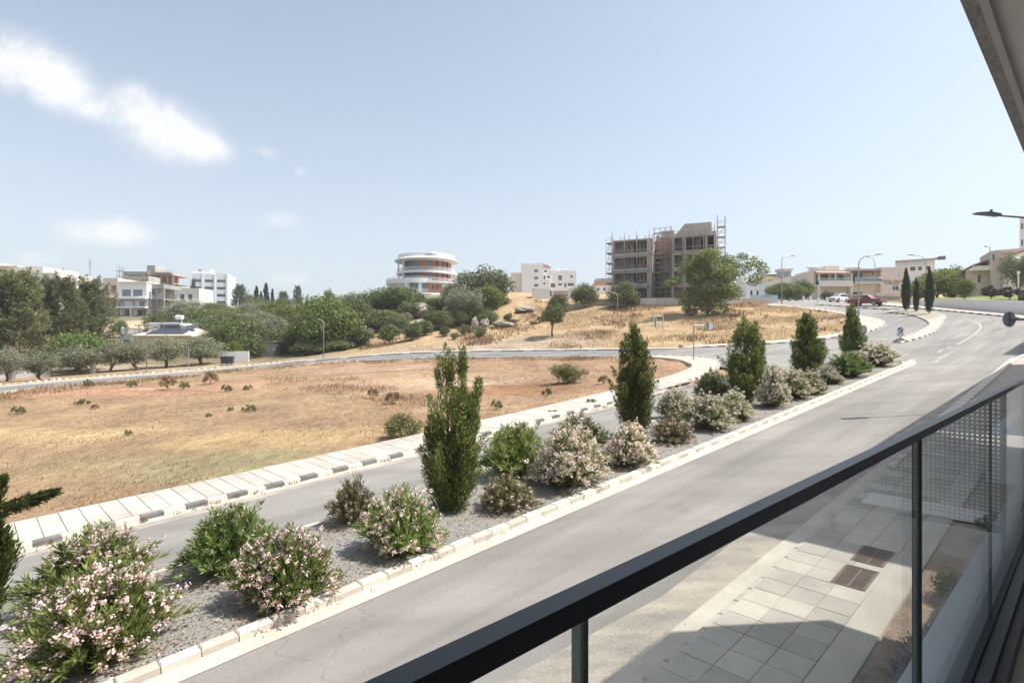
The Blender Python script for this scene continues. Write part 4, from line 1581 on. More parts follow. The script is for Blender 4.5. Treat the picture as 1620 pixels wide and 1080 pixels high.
pr = cypress_proto(2.9, 1.0, 120, 130, .1, .035, lv_cyp, 220, [(0, 0, 0, 2.75, .8), (.2, .1, 0, 1.9, .8), (-.2, 0, 0, 2.3, .6)], base=.03, open_=.3)
V = plume((.1, 0, 1.95), (1.22, -.05, 2.32), .1, 900, .1, .03, out=.5)
V = np.concatenate([V, plume((.05, 0, 1.9), (.35, 0, 2.5), .13, 500, .1, .03)])
pr['branch'] = quads_mesh('branch', V, lv_cyp)
t = plant('cypress', pr, 'cypress cut by the left edge with one long sideways branch', 'cypress', (x, y), rot=0, group='cypresses along the median')
put('branch', pr['branch'], t)

OP = [oleander_proto(1.5, 1.05, 260, 48, lv_ole, petal, 230, .5, 3), oleander_proto(1.5, 1.1, 250, 48, lv_ole, petal, 231, .4, 1), oleander_proto(1.45, 1.05, 260, 40, lv_olep, petal_c, 232, .95, 4),
      oleander_proto(1.4, 1.0, 250, 40, lv_olep, petal_c, 233, .85, 3), oleander_proto(1.45, 1.0, 190, 34, lv_oled, petal_c, 234, .35, 2), oleander_proto(1.4, 1.15, 240, 44, lv_carob, petal, 235, .2, 1)]
OLE = [
    (150, 1066, 216, 144, 0, 'big green oleander in the near left corner with pink flower tips'),
    (140, 965, 196, 108, 0, 'low spreading pink oleander behind the big corner one'),
    (363, 915, 150, 106, 1, 'yellow green oleander by the far kerb behind its greener neighbour'),
    (447, 968, 158, 108, 0, 'oleander leaning over the near kerb beside the gravel gap'),
    (560, 838, 88, 72, 4, 'small brownish oleander against the far kerb left of the forked cypress'),
    (632, 888, 130, 96, 0, 'oleander with pale pink flowers at the left foot of the forked cypress'),
    (806, 813, 84, 52, 4, 'low sparse oleander by the near kerb right of the forked cypress'),
    (815, 762, 104, 76, 1, 'green oleander right behind the low sparse one'),
    (893, 778, 118, 84, 2, 'rounded oleander covered in cream pink flowers between two cypresses'),
    (915, 722, 84, 54, 5, 'dark green oleander behind the flower covered one'),
    (990, 744, 84, 60, 2, 'cream flowered oleander at the left foot of the second cypress'),
    (1063, 706, 64, 40, 4, 'dry brown oleander right of the second cypress'),
    (1068, 668, 56, 40, 3, 'oleander behind the dry brown one'),
    (1120, 686, 70, 48, 3, 'oleander by the near kerb left of the third cypress'),
    (1166, 670, 60, 40, 3, 'oleander by the near kerb at the foot of the third cypress'),
    (1126, 640, 48, 44, 5, 'green oleander left behind the third cypress'),
    (1219, 652, 52, 56, 2, 'cream flowered oleander right of the third cypress'),
    (1222, 610, 34, 26, 2, 'small oleander near the far kerb between third and fourth cypress'),
    (1252, 636, 56, 40, 3, 'oleander by the near kerb in front of the fourth cypress'),
    (1284, 628, 44, 32, 3, 'oleander by the near kerb right of the fourth cypress foot'),
    (1313, 612, 46, 28, 2, 'low oleander left of the fifth cypress'),
    (1340, 602, 60, 38, 1, 'yellow green oleander in front of the fifth cypress'),
    (1385, 584, 60, 34, 2, 'last oleander at the far tip of the median'),
]
for (px, py, wp, hp, k, lb) in OLE:
    p = OP[k]
    x, y = at(px, py - hp * .12)
    w, ht = wp / F * y * (1.18 if px > 780 else 1), hp / F * y * (1.12 if px > 780 else 1)
    plant('oleander', p, lb, 'oleander', (x, y), w / p['w'], w / p['w'], ht / p['h'] * .98, group='oleanders planted on the median')

# leaves, petals and dead twigs fallen under the bushes, dry weeds in the gutters
LX, LY = [], []
for (px, py, wp, hp, k, lb) in OLE:
    x, y = at(px, py - hp * .12)
    w = wp / F * y
    m_ = int(240 * min(1.5, w))
    a, r_ = rng.random(m_) * 6.283, w * .62 * rng.random(m_) ** .6
    LX.append(x + r_ * np.cos(a)); LY.append(y + r_ * np.sin(a))
LX, LY = np.concatenate(LX), np.concatenate(LY)
ls, ln_ = to_sn(LX, LY)
k_ = (ln_ > 8.6) & (ln_ < 12.6)
LX, LY = LX[k_], LY[k_]
m_ = len(LX)
D = unit(rng.normal(size=(m_, 3)) * np.array([1, 1, .15]))
tag(put('leaf_litter', quads_mesh('leaf_litter', leaf_quads(np.stack([LX, LY, hv(LX, LY) + .095], 1), D, np.array([[0, 0, 1.0]]) + .3 * rng.normal(size=(m_, 3)), .09 * rng.uniform(.5, 1.4, m_), .028), [lv_dry, petal_c], (rng.random(m_) < .18).astype(np.int32))), kind='stuff')
gs_ = rng.uniform(-3, 34, 130)
gx_, gy_ = sn(gs_, 16.12 + rng.normal(size=130) * .06)
blades('gutter_weeds', gx_, gy_, hv(gx_, gy_), rng.uniform(.05, .16, 130), np.full(130, .02), lv_dry, 1.0, 9, .07)
gs_ = rng.uniform(4, 40, 60)
gx_, gy_ = sn(gs_, 8.7 + rng.normal(size=60) * .03)
blades('gutter_weeds', gx_, gy_, hv(gx_, gy_), rng.uniform(.03, .08, 60), np.full(60, .015), lv_dry, 1.0, 6, .05)
# grit and small litter lying on the near carriageway edge and pavement
gs_ = rng.uniform(4, 16, 260)
gn_ = 3.2 + 1.6 * rng.random(260) ** .7
gx_, gy_ = sn(gs_, gn_)
D = unit(rng.normal(size=(260, 3)) * np.array([1, 1, .1]))
tag(put('grit', quads_mesh('grit', leaf_quads(np.stack([gx_, gy_, hv(gx_, gy_) + np.where(gn_ < 3.95, .068, .022)], 1), D, np.tile([[0, 0, 1.0]], (260, 1)), rng.uniform(.01, .04, 260), rng.uniform(.008, .02, 260)), leaf_mat('grit', (.05, .045, .04), (.2, .16, .12), 0))), kind='stuff')

# field bushes and weeds
for (px, py, wp, hp, kind, lb) in [
    (900, 605, 66, 36, 'bshrub', 'grey green broom bush alone on the red earth field'),
    (637, 692, 70, 48, 'bshrub', 'olive green shrub at the inner edge of the far pavement')]:
    p = TP[kind][0 if px > 700 else 1]
    x, y = at(px, py)
    plant('shrub', p, lb, 'shrub', (x, y), wp / F * y / p['w'], None, hp / F * y / p['h'], group='bushes on the mown field')
WEED = tree_proto(1.0, .42, .0, 520, 14, .12, lv_weed, bark, .34, 241, aspect=.2, r0=.01)
DRYB = tree_proto(1.0, .55, .0, 620, 14, .12, lv_dry, bark, .34, 242, aspect=.25, r0=.01)
for (px, py, wp, hp, p, lb) in [
    (28, 655, 26, 13, WEED, 'green weed tuft near the left end of the mown field'), (133, 641, 22, 11, WEED, 'green weed tuft below the left lamp post'), (150, 647, 14, 8, DRYB, 'small brown tuft next to a green weed tuft'),
    (201, 688, 17, 9, WEED, 'lone green tuft in the middle of the mown field'), (393, 651, 30, 12, WEED, 'wide green weed tuft right of the lone middle tuft'), (366, 650, 14, 8, WEED, 'small weed tuft left of the wide one'),
    (358, 620, 22, 12, WEED, 'weed tuft above the wide one nearer the branch road'), (393, 617, 20, 9, WEED, 'pale weed tuft beside the branch road bend'), (265, 616, 30, 22, DRYB, 'reddish dry bush on the verge of the branch road'),
    (290, 615, 22, 12, WEED, 'grey weed tuft beside the reddish dry bush'), (332, 608, 30, 20, DRYB, 'tan dry bush on the verge near the bin'), (140, 613, 18, 14, WEED, 'spiky green tuft on the edge of the branch road'),
    (208, 612, 20, 10, WEED, 'flat weed tuft on the verge left of the reddish bush'), (331, 660, 12, 8, WEED, 'tiny tuft below the tan dry bush'), (622, 636, 30, 16, DRYB, 'dry grass hump in the field left of the shrub'),
    (590, 628, 24, 13, DRYB, 'dry grass hump farther left in the field'), (865, 626, 20, 13, WEED, 'yellow green tuft in front of the broom bush'), (955, 608, 24, 14, DRYB, 'brown tuft right of the broom bush'),
    (785, 648, 26, 16, WEED, 'weed tuft by the pavement right of the forked cypress'), (120, 640, 8, 5, DRYB, 'thin dry tuft left of a green weed tuft'),
    (228, 826, 14, 9, DRYB, 'dry weed growing in the gutter of the far kerb'), (875, 655, 24, 7, DRYB, 'dry weed in the far gutter'), (935, 640, 22, 10, DRYB, 'reddish weed on the kerb near the second cypress')]:
    x, y = at(px, py)
    plant('weed_tuft', p, lb, 'weed', (x, y), wp / F * y / p['w'], None, hp / F * y / p['h'] * 1.15, group='weed tufts on the field', sink=.02)

# trees and shrubs: pixel x of the stem, pixel y of the top, distance, width in pixels, kind, label
TREES = [
    (28, 428, 76, 128, 'conifer', 'shaggy dark conifer at the far left edge, bare trunk below'),
    (92, 438, 84, 105, 'conifer', 'shaggy conifer second from left before the flat roofs'),
    (142, 440, 90, 88, 'conifer', 'shaggy conifer third from left beside the unfinished houses'),
    (-40, 440, 74, 120, 'conifer', 'shaggy conifer cut by the left edge'),
    (62, 462, 92, 90, 'conifer', 'shaggy conifer filling the gap behind the left pair'),
    (125, 524, 68, 108, 'big', 'rounded green tree behind the olives on the left'),
    (10, 548, 55, 52, 'olive', 'small olive tree at the left edge beside the white wall'),
    (62, 556, 54, 62, 'olive', 'low olive tree right of the pale trunk'),
    (125, 546, 63, 78, 'olive', 'olive tree with dark trunk beside the white post'),
    (178, 540, 66, 56, 'olive', 'olive tree left of the villa'),
    (214, 534, 68, 60, 'olive', 'olive tree before the villa balcony beside the lamp post'),
    (262, 531, 72, 64, 'olive', 'olive tree before the villa hip roof'),
    (316, 532, 75, 78, 'olive', 'wide olive tree right of the villa beside the bin'),
    (190, 505, 112, 24, 'carob', 'slim tree on the cream cutting left of the villa'),
    (292, 474, 128, 72, 'olive', 'grey green tree beside the scaffolded houses'),
    (316, 484, 118, 66, 'carob', 'mid green tree behind the villa roof'),
    (332, 500, 104, 84, 'carob', 'dark rounded tree right of the solar roof'),
    (368, 500, 96, 70, 'big', 'green tree above the white boundary wall'),
    (398, 505, 92, 66, 'carob', 'brownish green tree above the concrete shed'),
    (352, 484, 128, 66, 'carob', 'green tree in front of the white office block'),
    (400, 478, 150, 66, 'olive', 'pale grey tree crown of the middle row'),
    (434, 476, 150, 56, 'bright', 'yellow green crown of the middle row'),
    (458, 482, 120, 52, 'bright', 'light green crown left of the big road side tree'),
    (430, 498, 104, 66, 'olive', 'grey olive like crown behind the concrete shed'),
    (455, 510, 95, 50, 'carob', 'dark green tree right of the concrete shed'),
    (372, 538, 80, 26, 'bright', 'small bright green bush behind the white boundary wall'),
    (516, 459, 88, 104, 'big', 'big green tree beside the curved street lamp'),
    (560, 470, 98, 66, 'carob', 'tree right behind the big road side tree'),
    (482, 490, 92, 56, 'carob', 'dark lower tree left of the curved street lamp'),
    (520, 455, 165, 26, 'carob', 'dark small crown rising over the big road side tree'),
    (592, 456, 106, 76, 'carob', 'broad tree above the boulder, left of the round building'),
    (632, 450, 104, 84, 'big', 'broad tree just below the round building'),
    (604, 488, 92, 60, 'carob', 'dark tree behind the big boulder'),
    (560, 515, 84, 50, 'shrub', 'low green shrubs left of the stone ruin'),
    (617, 512, 78, 36, 'shrub', 'round dark bush left of the pair before the boulders'),
    (652, 508, 79, 36, 'shrub', 'round bush right of the pair before the boulders'),
    (684, 484, 88, 38, 'shrub', 'bush growing on the rocks'),
    (640, 492, 92, 30, 'olive', 'grey bush between the rocks'),
    (664, 462, 112, 32, 'shrub', 'low dark bush under the round building'),
    (704, 516, 80, 18, 'shrub', 'thin grey bush before the cave'),
    (735, 452, 92, 78, 'olive', 'grey green tree hiding the cave'),
    (772, 450, 98, 56, 'bright', 'light green tree right of the cave tree'),
    (710, 448, 98, 40, 'carob', 'dark tree leaning left over the rocks'),
    (765, 416, 114, 96, 'carob', 'dome shaped dark tree between the round and the white building'),
    (758, 514, 76, 30, 'bshrub', 'low bright green bush below the cave tree'),
    (805, 494, 92, 22, 'bshrub', 'small yellow green bush on the slope'),
    (884, 462, 92, 38, 'carob', 'tree behind the lone small tree'),
    (924, 446, 98, 44, 'carob', 'tree left of the concrete frame building'),
    (989, 443, 94, 52, 'carob', 'bushy tree in front of the concrete frame building'),
    (1246, 446, 116, 62, 'bright', 'row of leafy garden trees by the street lamp'),
    (1270, 442, 120, 34, 'bright', 'yellow green tree left of the beige apartments'),
    (1482, 424, 104, 66, 'bright', 'bright green tree behind the island cypresses'),
    (1508, 420, 112, 52, 'bright', 'bright green tree before the white terrace block'),
    (1540, 431, 108, 50, 'bright', 'bright green tree left of the peach house'),
    (1455, 440, 100, 44, 'bright', 'bright green tree between two island cypresses'),
    (1612, 394, 80, 60, 'olive', 'grey green tree at the right edge before the peach house'),
    (379, 450, 230, 34, 'conifer', 'dark far tree right of the white office block'),
    (448, 461, 225, 24, 'conifer', 'dark far tree between two thin groups on the skyline'),
    (471, 452, 225, 20, 'conifer', 'upright dark tree alone on the skyline'),
    (395, 462, 230, 20, 'carob', 'low dark crown on the skyline'),
    (306, 441, 250, 14, 'conifer', 'dark tree left of the white office block'),
    (125, 436, 190, 24, 'carob', 'dark crown behind the grey roof by the mast'),
    (1120, 470, 130, 60, 'carob', 'dark tree behind the site wall'),
]
FILL = 'one of the crowded green tree crowns that cover the hillside left of the round building'
for (px, top, t_, wp, kind) in [(262, 490, 122, 60, 'carob'), (282, 505, 108, 56, 'carob'), (345, 478, 150, 56, 'carob'), (372, 486, 140, 60, 'bright'), (385, 480, 165, 56, 'carob'), (410, 490, 128, 62, 'olive'), (418, 505, 110, 60, 'carob'),
        (440, 486, 138, 60, 'carob'), (470, 478, 160, 50, 'olive'), (476, 492, 120, 56, 'carob'), (495, 476, 150, 50, 'carob'), (540, 466, 130, 60, 'carob'), (560, 462, 120, 56, 'olive'), (575, 485, 98, 50, 'carob'), (345, 512, 96, 60, 'carob'),
        (385, 515, 92, 60, 'big'), (440, 520, 92, 56, 'carob'), (470, 515, 90, 60, 'big'), (545, 500, 92, 60, 'big'), (300, 492, 140, 50, 'bright'), (325, 476, 170, 50, 'carob'), (495, 520, 87, 50, 'carob'), (400, 530, 86, 36, 'shrub'), (480, 540, 84, 40, 'shrub'), (530, 535, 86, 50, 'shrub'), (575, 510, 92, 44, 'shrub'), (250, 512, 112, 46, 'carob'), (452, 470, 190, 50, 'carob'), (410, 470, 200, 50, 'carob'), (500, 466, 190, 40, 'carob')]:
    TREES.append((px, top, t_, wp, kind, FILL))
SCRUB = 'one of the dark scrub bushes scattered between the rocks of the slope'
for (px, top, t_, wp, kind) in [(575, 520, 82, 40, 'shrub'), (545, 540, 80, 36, 'shrub'), (602, 500, 92, 44, 'shrub'), (628, 500, 88, 40, 'shrub'), (672, 505, 82, 28, 'shrub'), (700, 490, 88, 44, 'carob'), (722, 485, 90, 50, 'carob'), (748, 480, 92, 60, 'carob'), (770, 490, 90, 40, 'carob'), (690, 470, 100, 44, 'carob'), (650, 476, 98, 40, 'shrub'), (735, 510, 80, 24, 'bshrub'), (790, 470, 108, 40, 'carob'), (812, 505, 90, 20, 'bshrub'), (845, 508, 86, 18, 'bshrub'), (720, 524, 76, 18, 'bshrub')]:
    TREES.append((px, top, t_, wp, kind, SCRUB))
TREE_H = {}
for (px, top, t_, wp, kind, lb) in TREES:
    p = random.choice(TP[kind])
    if 540 < px < 1000 and t_ < 112:
        t_ += 8
    x, y = col(px, t_)
    z = h(x, y)
    ht = max(.8, zpix(top, t_) - z + .1)
    w = wp * t_ / F
    plant({'olive': 'olive_tree', 'conifer': 'conifer', 'shrub': 'shrub', 'bshrub': 'shrub'}.get(kind, 'broadleaf_tree'), p, lb, 'bush' if kind in ('shrub', 'bshrub') else 'tree', (x, y), w / p['w'] * 1.12, w / p['w'] * random.uniform(1.0, 1.15), ht / p['h'] * 1.02, group='tree crowns covering the hillside' if lb == FILL else 'scrub between the rocks' if lb == SCRUB else {'olive': 'olive trees', 'conifer': 'dark conifers', 'shrub': 'bushes on the slope', 'bshrub': 'bushes on the slope'}.get(kind, 'broadleaf trees on the hillside'))
for (px, top, t_, wp, lb) in [(406, 452, 226, 13, 'thin cypress, leftmost of the skyline group'), (421, 447, 226, 14, 'tallest thin cypress of the skyline group'), (431, 456, 226, 9, 'slim cypress right of the tallest on the skyline'), (413, 460, 228, 9, 'short cypress hidden in the skyline group'), (953, 440, 240, 5, 'tiny cypress left of the scaffold'), (955, 446, 200, 6, 'tiny cypress beside the far terracotta roof')]:
    p = random.choice(TP['cyp_far'])
    x, y = col(px, t_)
    z = h(x, y)
    plant('cypress', p, lb, 'cypress', (x, y), wp * t_ / F / p['w'], None, (zpix(top, t_) - z) / p['h'], group='thin cypresses on the skyline')
for (px, foot, top, wp, lb) in [(1433.5, 493.2, 426, 18, 'dark column cypress on the traffic island, left of three'), (1449.5, 494, 441, 13, 'thin scrubby cypress in the middle of the island trio'), (1470.5, 497.5, 424, 18, 'stout column cypress on the traffic island, right of three')]:
    p = random.choice(TP['cyp_island'])
    x, y = at(px, foot)
    plant('cypress', p, lb, 'cypress', (x, y), wp * y / F / p['w'], None, (foot - top) / F * y / p['h'], group='cypresses on the traffic island', sink=-.1)

# lone small tree with its trunk showing, and the great tree before the concrete frame
p = tree_proto(4.4, 4.0, 1.25, 4200, 34, .2, lv_carob, bark, .3, 251, r0=.12, lean=(0, 0), extra=None)
x, y = at(874, 534)
ht = zpix(477, y) - h(x, y)
t = plant('broadleaf_tree', p, 'lone small tree with a slanting bare trunk on the dry slope', 'tree', (x, y), 1.02 * y / 70, 1.0, ht / 4.0, rot=.3, group='broadleaf trees on the hillside')
e = lambda X, top, r_: ((X - 1124) * 88 / F, random.uniform(-1.5, 1.5), (505 - top) * 88 / F, r_)
ex = [e(1150, 410, 1.7), e(1175, 425, 1.6), e(1192, 415, 1.4), e(1200, 432, 1.3), e(1188, 445, 1.3), e(1100, 412, 1.6), e(1085, 425, 1.5), e(1066, 448, 1.1), e(1054, 452, .8), e(1075, 470, 1.2), e(1090, 480, 1.2), e(1088, 492, .8), e(1150, 470, 1.4), e(1168, 462, 1.1), e(1130, 398, 1.5), e(1120, 490, 1.2), e(1128, 500, 1.0), e(1140, 440, 1.8), e(1110, 445, 1.8), e(1175, 405, 1.0), e(1205, 420, .8)]
p = tree_proto(9.5, 11.3, .1, 26000, 60, .3, lv_broad, bark_g, .26, 252, r0=.3, extra=ex, shell=.3)
x, y = col(1124, 88)
plant('broadleaf_tree', p, 'great spreading tree in front of the concrete frame building', 'tree', (x, y), 1, 1, (zpix(389, 88) - h(x, y)) / 11.5, rot=0, group='broadleaf trees on the hillside')
# yellow and purple garden bushes above the white wall, hedge, lawn
for (px, top, t_, wp, kind, lb) in [(1526, 451, 84, 32, 'bright', 'bright yellow green bush behind the white wall'), (1569, 450, 82, 36, 'purple', 'purple leaved tree on a thin stem behind the white wall'), (1596, 452, 79, 46, 'purple', 'wider purple leaved tree at the right'), (1619, 470, 78, 14, 'shrub', 'green bush at the right edge behind the wall')]:
    p = TP[kind][0]
    x, y = at(px, 478 if px > 1560 else 476)
    t_ = y
    z = h(x, y)
    ht = zpix(top, t_) - z
    plant('garden_bush', p, lb, 'bush', (x, y), wp * t_ / F / p['w'], None, max(.6, ht / p['h']), z=z, group='bushes behind the white wall')

# plants in the bed below the balcony
p = TP['shrub'][0]
BS = tree_proto(1.0, .85, .05, 1900, 20, .06, lv_carob, bark, .3, 261, aspect=.5, r0=.015)
x, y = sn(10.55, 1.38)
plant('shrub', BS, 'round dark shrub in the soil bed below the glass railing', 'shrub', (x, y), .95, None, .9, group='plants in the bed below the balcony')
x, y = sn(13.4, 1.35)
plant('shrub', BS, 'small glossy shrub beside the far end of the ledge', 'shrub', (x, y), .6, None, .9, group='plants in the bed below the balcony')
LAV = [oleander_proto(.9, .5, 120, 20, lv_lav, petal_c, 262, 0.05, 1, leaf=.07)]
for i, (s_, n_) in enumerate([(8.75, 1.42), (8.0, 1.5), (7.2, 1.35)]):
    plant('lavender', LAV[0], ['grey lavender clump nearest the shrub in the soil bed', 'grey lavender clump in the middle of the bed', 'grey lavender clump at the bottom edge of the bed'][i], 'lavender', sn(s_, n_), 1, None, 1, group='plants in the bed below the balcony')

# ------------------------------------------------------------------ buildings: helpers
def facade(mb, W, Hh, ops, depth=.2):
    """a wall in the plane y=0 facing -y with openings (x, z, w, h) and their reveals"""
    xs = sorted({0, W} | {o[0] for o in ops} | {o[0] + o[2] for o in ops})
    zs = sorted({0, Hh} | {o[1] for o in ops} | {o[1] + o[3] for o in ops})
    for i in range(len(xs) - 1):
        for j in range(len(zs) - 1):
            cx, cz = (xs[i] + xs[i + 1]) / 2, (zs[j] + zs[j + 1]) / 2
            if any(o[0] < cx < o[0] + o[2] and o[1] < cz < o[1] + o[3] for o in ops):
                continue
            mb.quad((xs[i], 0, zs[j]), (xs[i + 1], 0, zs[j]), (xs[i + 1], 0, zs[j + 1]), (xs[i], 0, zs[j + 1]))
    for o in ops:
        x0, z0, x1, z1 = o[0], o[1], o[0] + o[2], o[1] + o[3]
        d = 1.6 if len(o) > 4 and o[4] == 'o' else depth
        mb.quad((x0, 0, z0), (x0, d, z0), (x0, d, z1), (x0, 0, z1))
        mb.quad((x1, 0, z0), (x1, 0, z1), (x1, d, z1), (x1, d, z0))
        mb.quad((x0, 0, z0), (x1, 0, z0), (x1, d, z0), (x0, d, z0))
        mb.quad((x0, 0, z1), (x0, d, z1), (x1, d, z1), (x1, 0, z1))
        if d > 1:
            mb.quad((x0, d, z0), (x1, d, z0), (x1, d, z1), (x0, d, z1))


def text_mesh(cd):
    tmp = bpy.data.objects.new('text', cd)
    COL.objects.link(tmp)
    me = bpy.data.meshes.new_from_object(tmp.evaluated_get(bpy.context.evaluated_depsgraph_get()))
    bpy.data.objects.remove(tmp)
    return me


WIN = {}


def win_mesh(w, hh, nx, nz, fm, pm, fw=.07):
    key = (round(w, 2), round(hh, 2), nx, nz, fm.name, pm.name)
    if key not in WIN:
        mb = MB()
        mb.box(0, -.02, 0, w, .05, fw).box(0, -.02, hh - fw, w, .05, hh).box(0, -.02, fw, fw, .05, hh - fw).box(w - fw, -.02, fw, w, .05, hh - fw)
        for k in range(1, nx):
            mb.box(w * k / nx - fw / 2, -.015, fw, w * k / nx + fw / 2, .045, hh - fw)
        for k in range(1, nz):
            mb.box(fw, -.01, hh * k / nz - fw / 2, w - fw, .04, hh * k / nz + fw / 2)
        pb_ = MB().box(fw * .5, .02, fw * .5, w - fw * .5, .03, hh - fw * .5)
        WIN[key] = (mb.mesh('window', fm), pb_.mesh('pane', pm))
    return WIN[key]


def block(root, x0, y0, z0, x1, y1, z1, m, front=(), right=(), left=(), fm=None, pm=None, depth=.2, para=.35, name='wall', sill=True, win=True):
    """a flat roofed volume with real openings; windows are (x, z, w, h[, kind])"""
    fm, pm = fm or frame_w, pm or pane_m
    mb = MB()
    sides = [(Matrix.Translation((x0, y0, z0)), x1 - x0, front, 0), (Matrix.Translation((x1, y0, z0)) @ Matrix.Rotation(R(90), 4, 'Z'), y1 - y0, right, R(90)), (Matrix.Translation((x0, y1, z0)) @ Matrix.Rotation(R(-90), 4, 'Z'), y1 - y0, left, R(-90))]
    for T, W, ops, _ in sides:
        mb.T = T
        facade(mb, W, z1 - z0, ops, depth)
    mb.T = Matrix.Identity(4)
    mb.quad((x1, y1, z0), (x0, y1, z0), (x0, y1, z1), (x1, y1, z1))
    t = .2
    if para:
        mb.box(x0 + t, y0 + t, z1 - para - .1, x1 - t, y1 - t, z1 - para)
        for (a, b, c_, d) in [(x0, y0, x1, y0 + t), (x0, y1 - t, x1, y1), (x0, y0 + t, x0 + t, y1 - t), (x1 - t, y0 + t, x1, y1 - t)]:
            mb.quad((a, b, z1), (c_, b, z1), (c_, d, z1), (a, d, z1))
        mb.quad((x0 + t, y0 + t, z1), (x1 - t, y0 + t, z1), (x1 - t, y0 + t, z1 - para), (x0 + t, y0 + t, z1 - para))
        mb.quad((x0 + t, y1 - t, z1), (x1 - t, y1 - t, z1), (x1 - t, y1 - t, z1 - para), (x0 + t, y1 - t, z1 - para))
        mb.quad((x0 + t, y0 + t, z1), (x0 + t, y1 - t, z1), (x0 + t, y1 - t, z1 - para), (x0 + t, y0 + t, z1 - para))
        mb.quad((x1 - t, y0 + t, z1), (x1 - t, y1 - t, z1), (x1 - t, y1 - t, z1 - para), (x1 - t, y0 + t, z1 - para))
    else:
        mb.quad((x0, y0, z1), (x1, y0, z1), (x1, y1, z1), (x0, y1, z1))
    o = mb.build(name, m, root)
    if win:
        for T, W, ops, rz in sides:
            for q in ops:
                if len(q) > 4 and q[4] == 'o':
                    continue
                k = q[4] if len(q) > 4 else 'w'
                nx = max(1, round(q[2] / .75)) if k == 'w' else 1
                nz = 2 if (k == 'w' and q[3] > 1.9) else 1
                a, b = win_mesh(q[2], q[3], nx, nz, fm, shutter_m if k == 's' else (pane_b if k == 'b' else pm))
                f = put('window', a, root)
                f.matrix_local = T @ Matrix.Translation((q[0], depth - .05, q[1]))
                put('pane', b, f)
    return o


def grid_ops(x0, dx, nx, z0, dz, nz, w, hh, kind='w'):
    return [(x0 + i * dx, z0 + j * dz, w, hh, kind) for j in range(nz) for i in range(nx)]


def railing(root, x0, y0, x1, y1, z, hh=1.0, m=None, step=.3, name='railing', posts_only=False):
    mb = MB()
    L_ = math.hypot(x1 - x0, y1 - y0)
    n = max(1, int(L_ / step))
    mb.bar((x0, y0, z + hh), (x1, y1, z + hh), .07).bar((x0, y0, z + .1), (x1, y1, z + .1), .05)
    for k in range(n + 1):
        x, y = x0 + (x1 - x0) * k / n, y0 + (y1 - y0) * k / n
        mb.bar((x, y, z), (x, y, z + hh), .035 if k % 4 else .06)
    return mb.build(name, m or metal_g, root)


def base_at(px, t_, dz=-1.5):
    x, y = col(px, t_)
    return (x, y, h(x, y) + dz)


def root_at(name, label, cat, px, py, t_, rotz=0, group=None):
    x, y = col(px, t_)
    return thing(name, label, cat, (x, y, zpix(py, t_)), rotz, group)


def water_tank(root, x, y, z, name='water_tank'):
    mb = MB()
    mb.tube([(x - .6, y, z + 1.1), (x + .6, y, z + 1.1)], .35, 10)
    mb.bar((x - .5, y - .3, z), (x - .5, y - .1, z + .9), .06).bar((x + .5, y - .3, z), (x + .5, y - .1, z + .9), .06)
    mb.build(name, white_cool, root)
    s_ = MB()
    s_.quad((x - .6, y - 1.2, z + .1), (x + .6, y - 1.2, z + .1), (x + .6, y - .4, z + .7), (x - .6, y - .4, z + .7))
    s_.quad((x - .6, y - 1.18, z + .05), (x - .6, y - .38, z + .65), (x + .6, y - .38, z + .65), (x + .6, y - 1.18, z + .05))
    s_.build('solar_heater', solar_m, root)


def scaffold(label, base, rotz, x0, x1, y, z0, z1, bay=1.8, lift=2.0, deep=.8, group='scaffolds', planks=True, extra_top=1.0, m=None):
    t = thing('scaffold', label, 'scaffold', base, rotz, group)
    mb = MB()
    n = max(1, int(round((x1 - x0) / bay)))
    for k in range(n + 1):
        x = x0 + (x1 - x0) * k / n
        for yy in (y, y - deep):
            mb.bar((x, yy, z0), (x, yy, z1 + extra_top * random.uniform(.3, 1.1)), .065)
        z = z0 + lift
        while z <= z1 + .1:
            mb.bar((x, y, z), (x, y - deep, z), .06)
            z += lift
    z = z0 + lift
    while z <= z1 + .1:
        for yy in (y, y - deep):
            mb.bar((x0, yy, z), (x1, yy, z), .055)
            mb.bar((x0, yy, z + 1.0), (x1, yy, z + 1.0), .045)
        if planks:
            MB().box(x0, y - deep + .08, z + .035, x1, y - .08, z + .1).build('plank', plank_m, t)
        z += lift
    for k in range(n):
        xa, xb = x0 + (x1 - x0) * k / n, x0 + (x1 - x0) * (k + 1) / n
        if k % 2 == 0:
            z = z0
            while z + lift <= z1:
                mb.bar((xa, y - deep, z), (xb, y - deep, z + lift), .045)
                z += lift
    mb.build('tube_frame', m or scaff_m, t)
    return t


# ---- concrete frame building with scaffolds (centre right)
t_ = 108.0
fx0, fy0 = col(1029, 105)
CB = (fx0, fy0, zpix(478, 105))
CR = R(-24)
cb = thing('construction_building', 'unfinished grey concrete frame building with open floors behind the great tree', 'building', CB, CR, 'unfinished buildings')
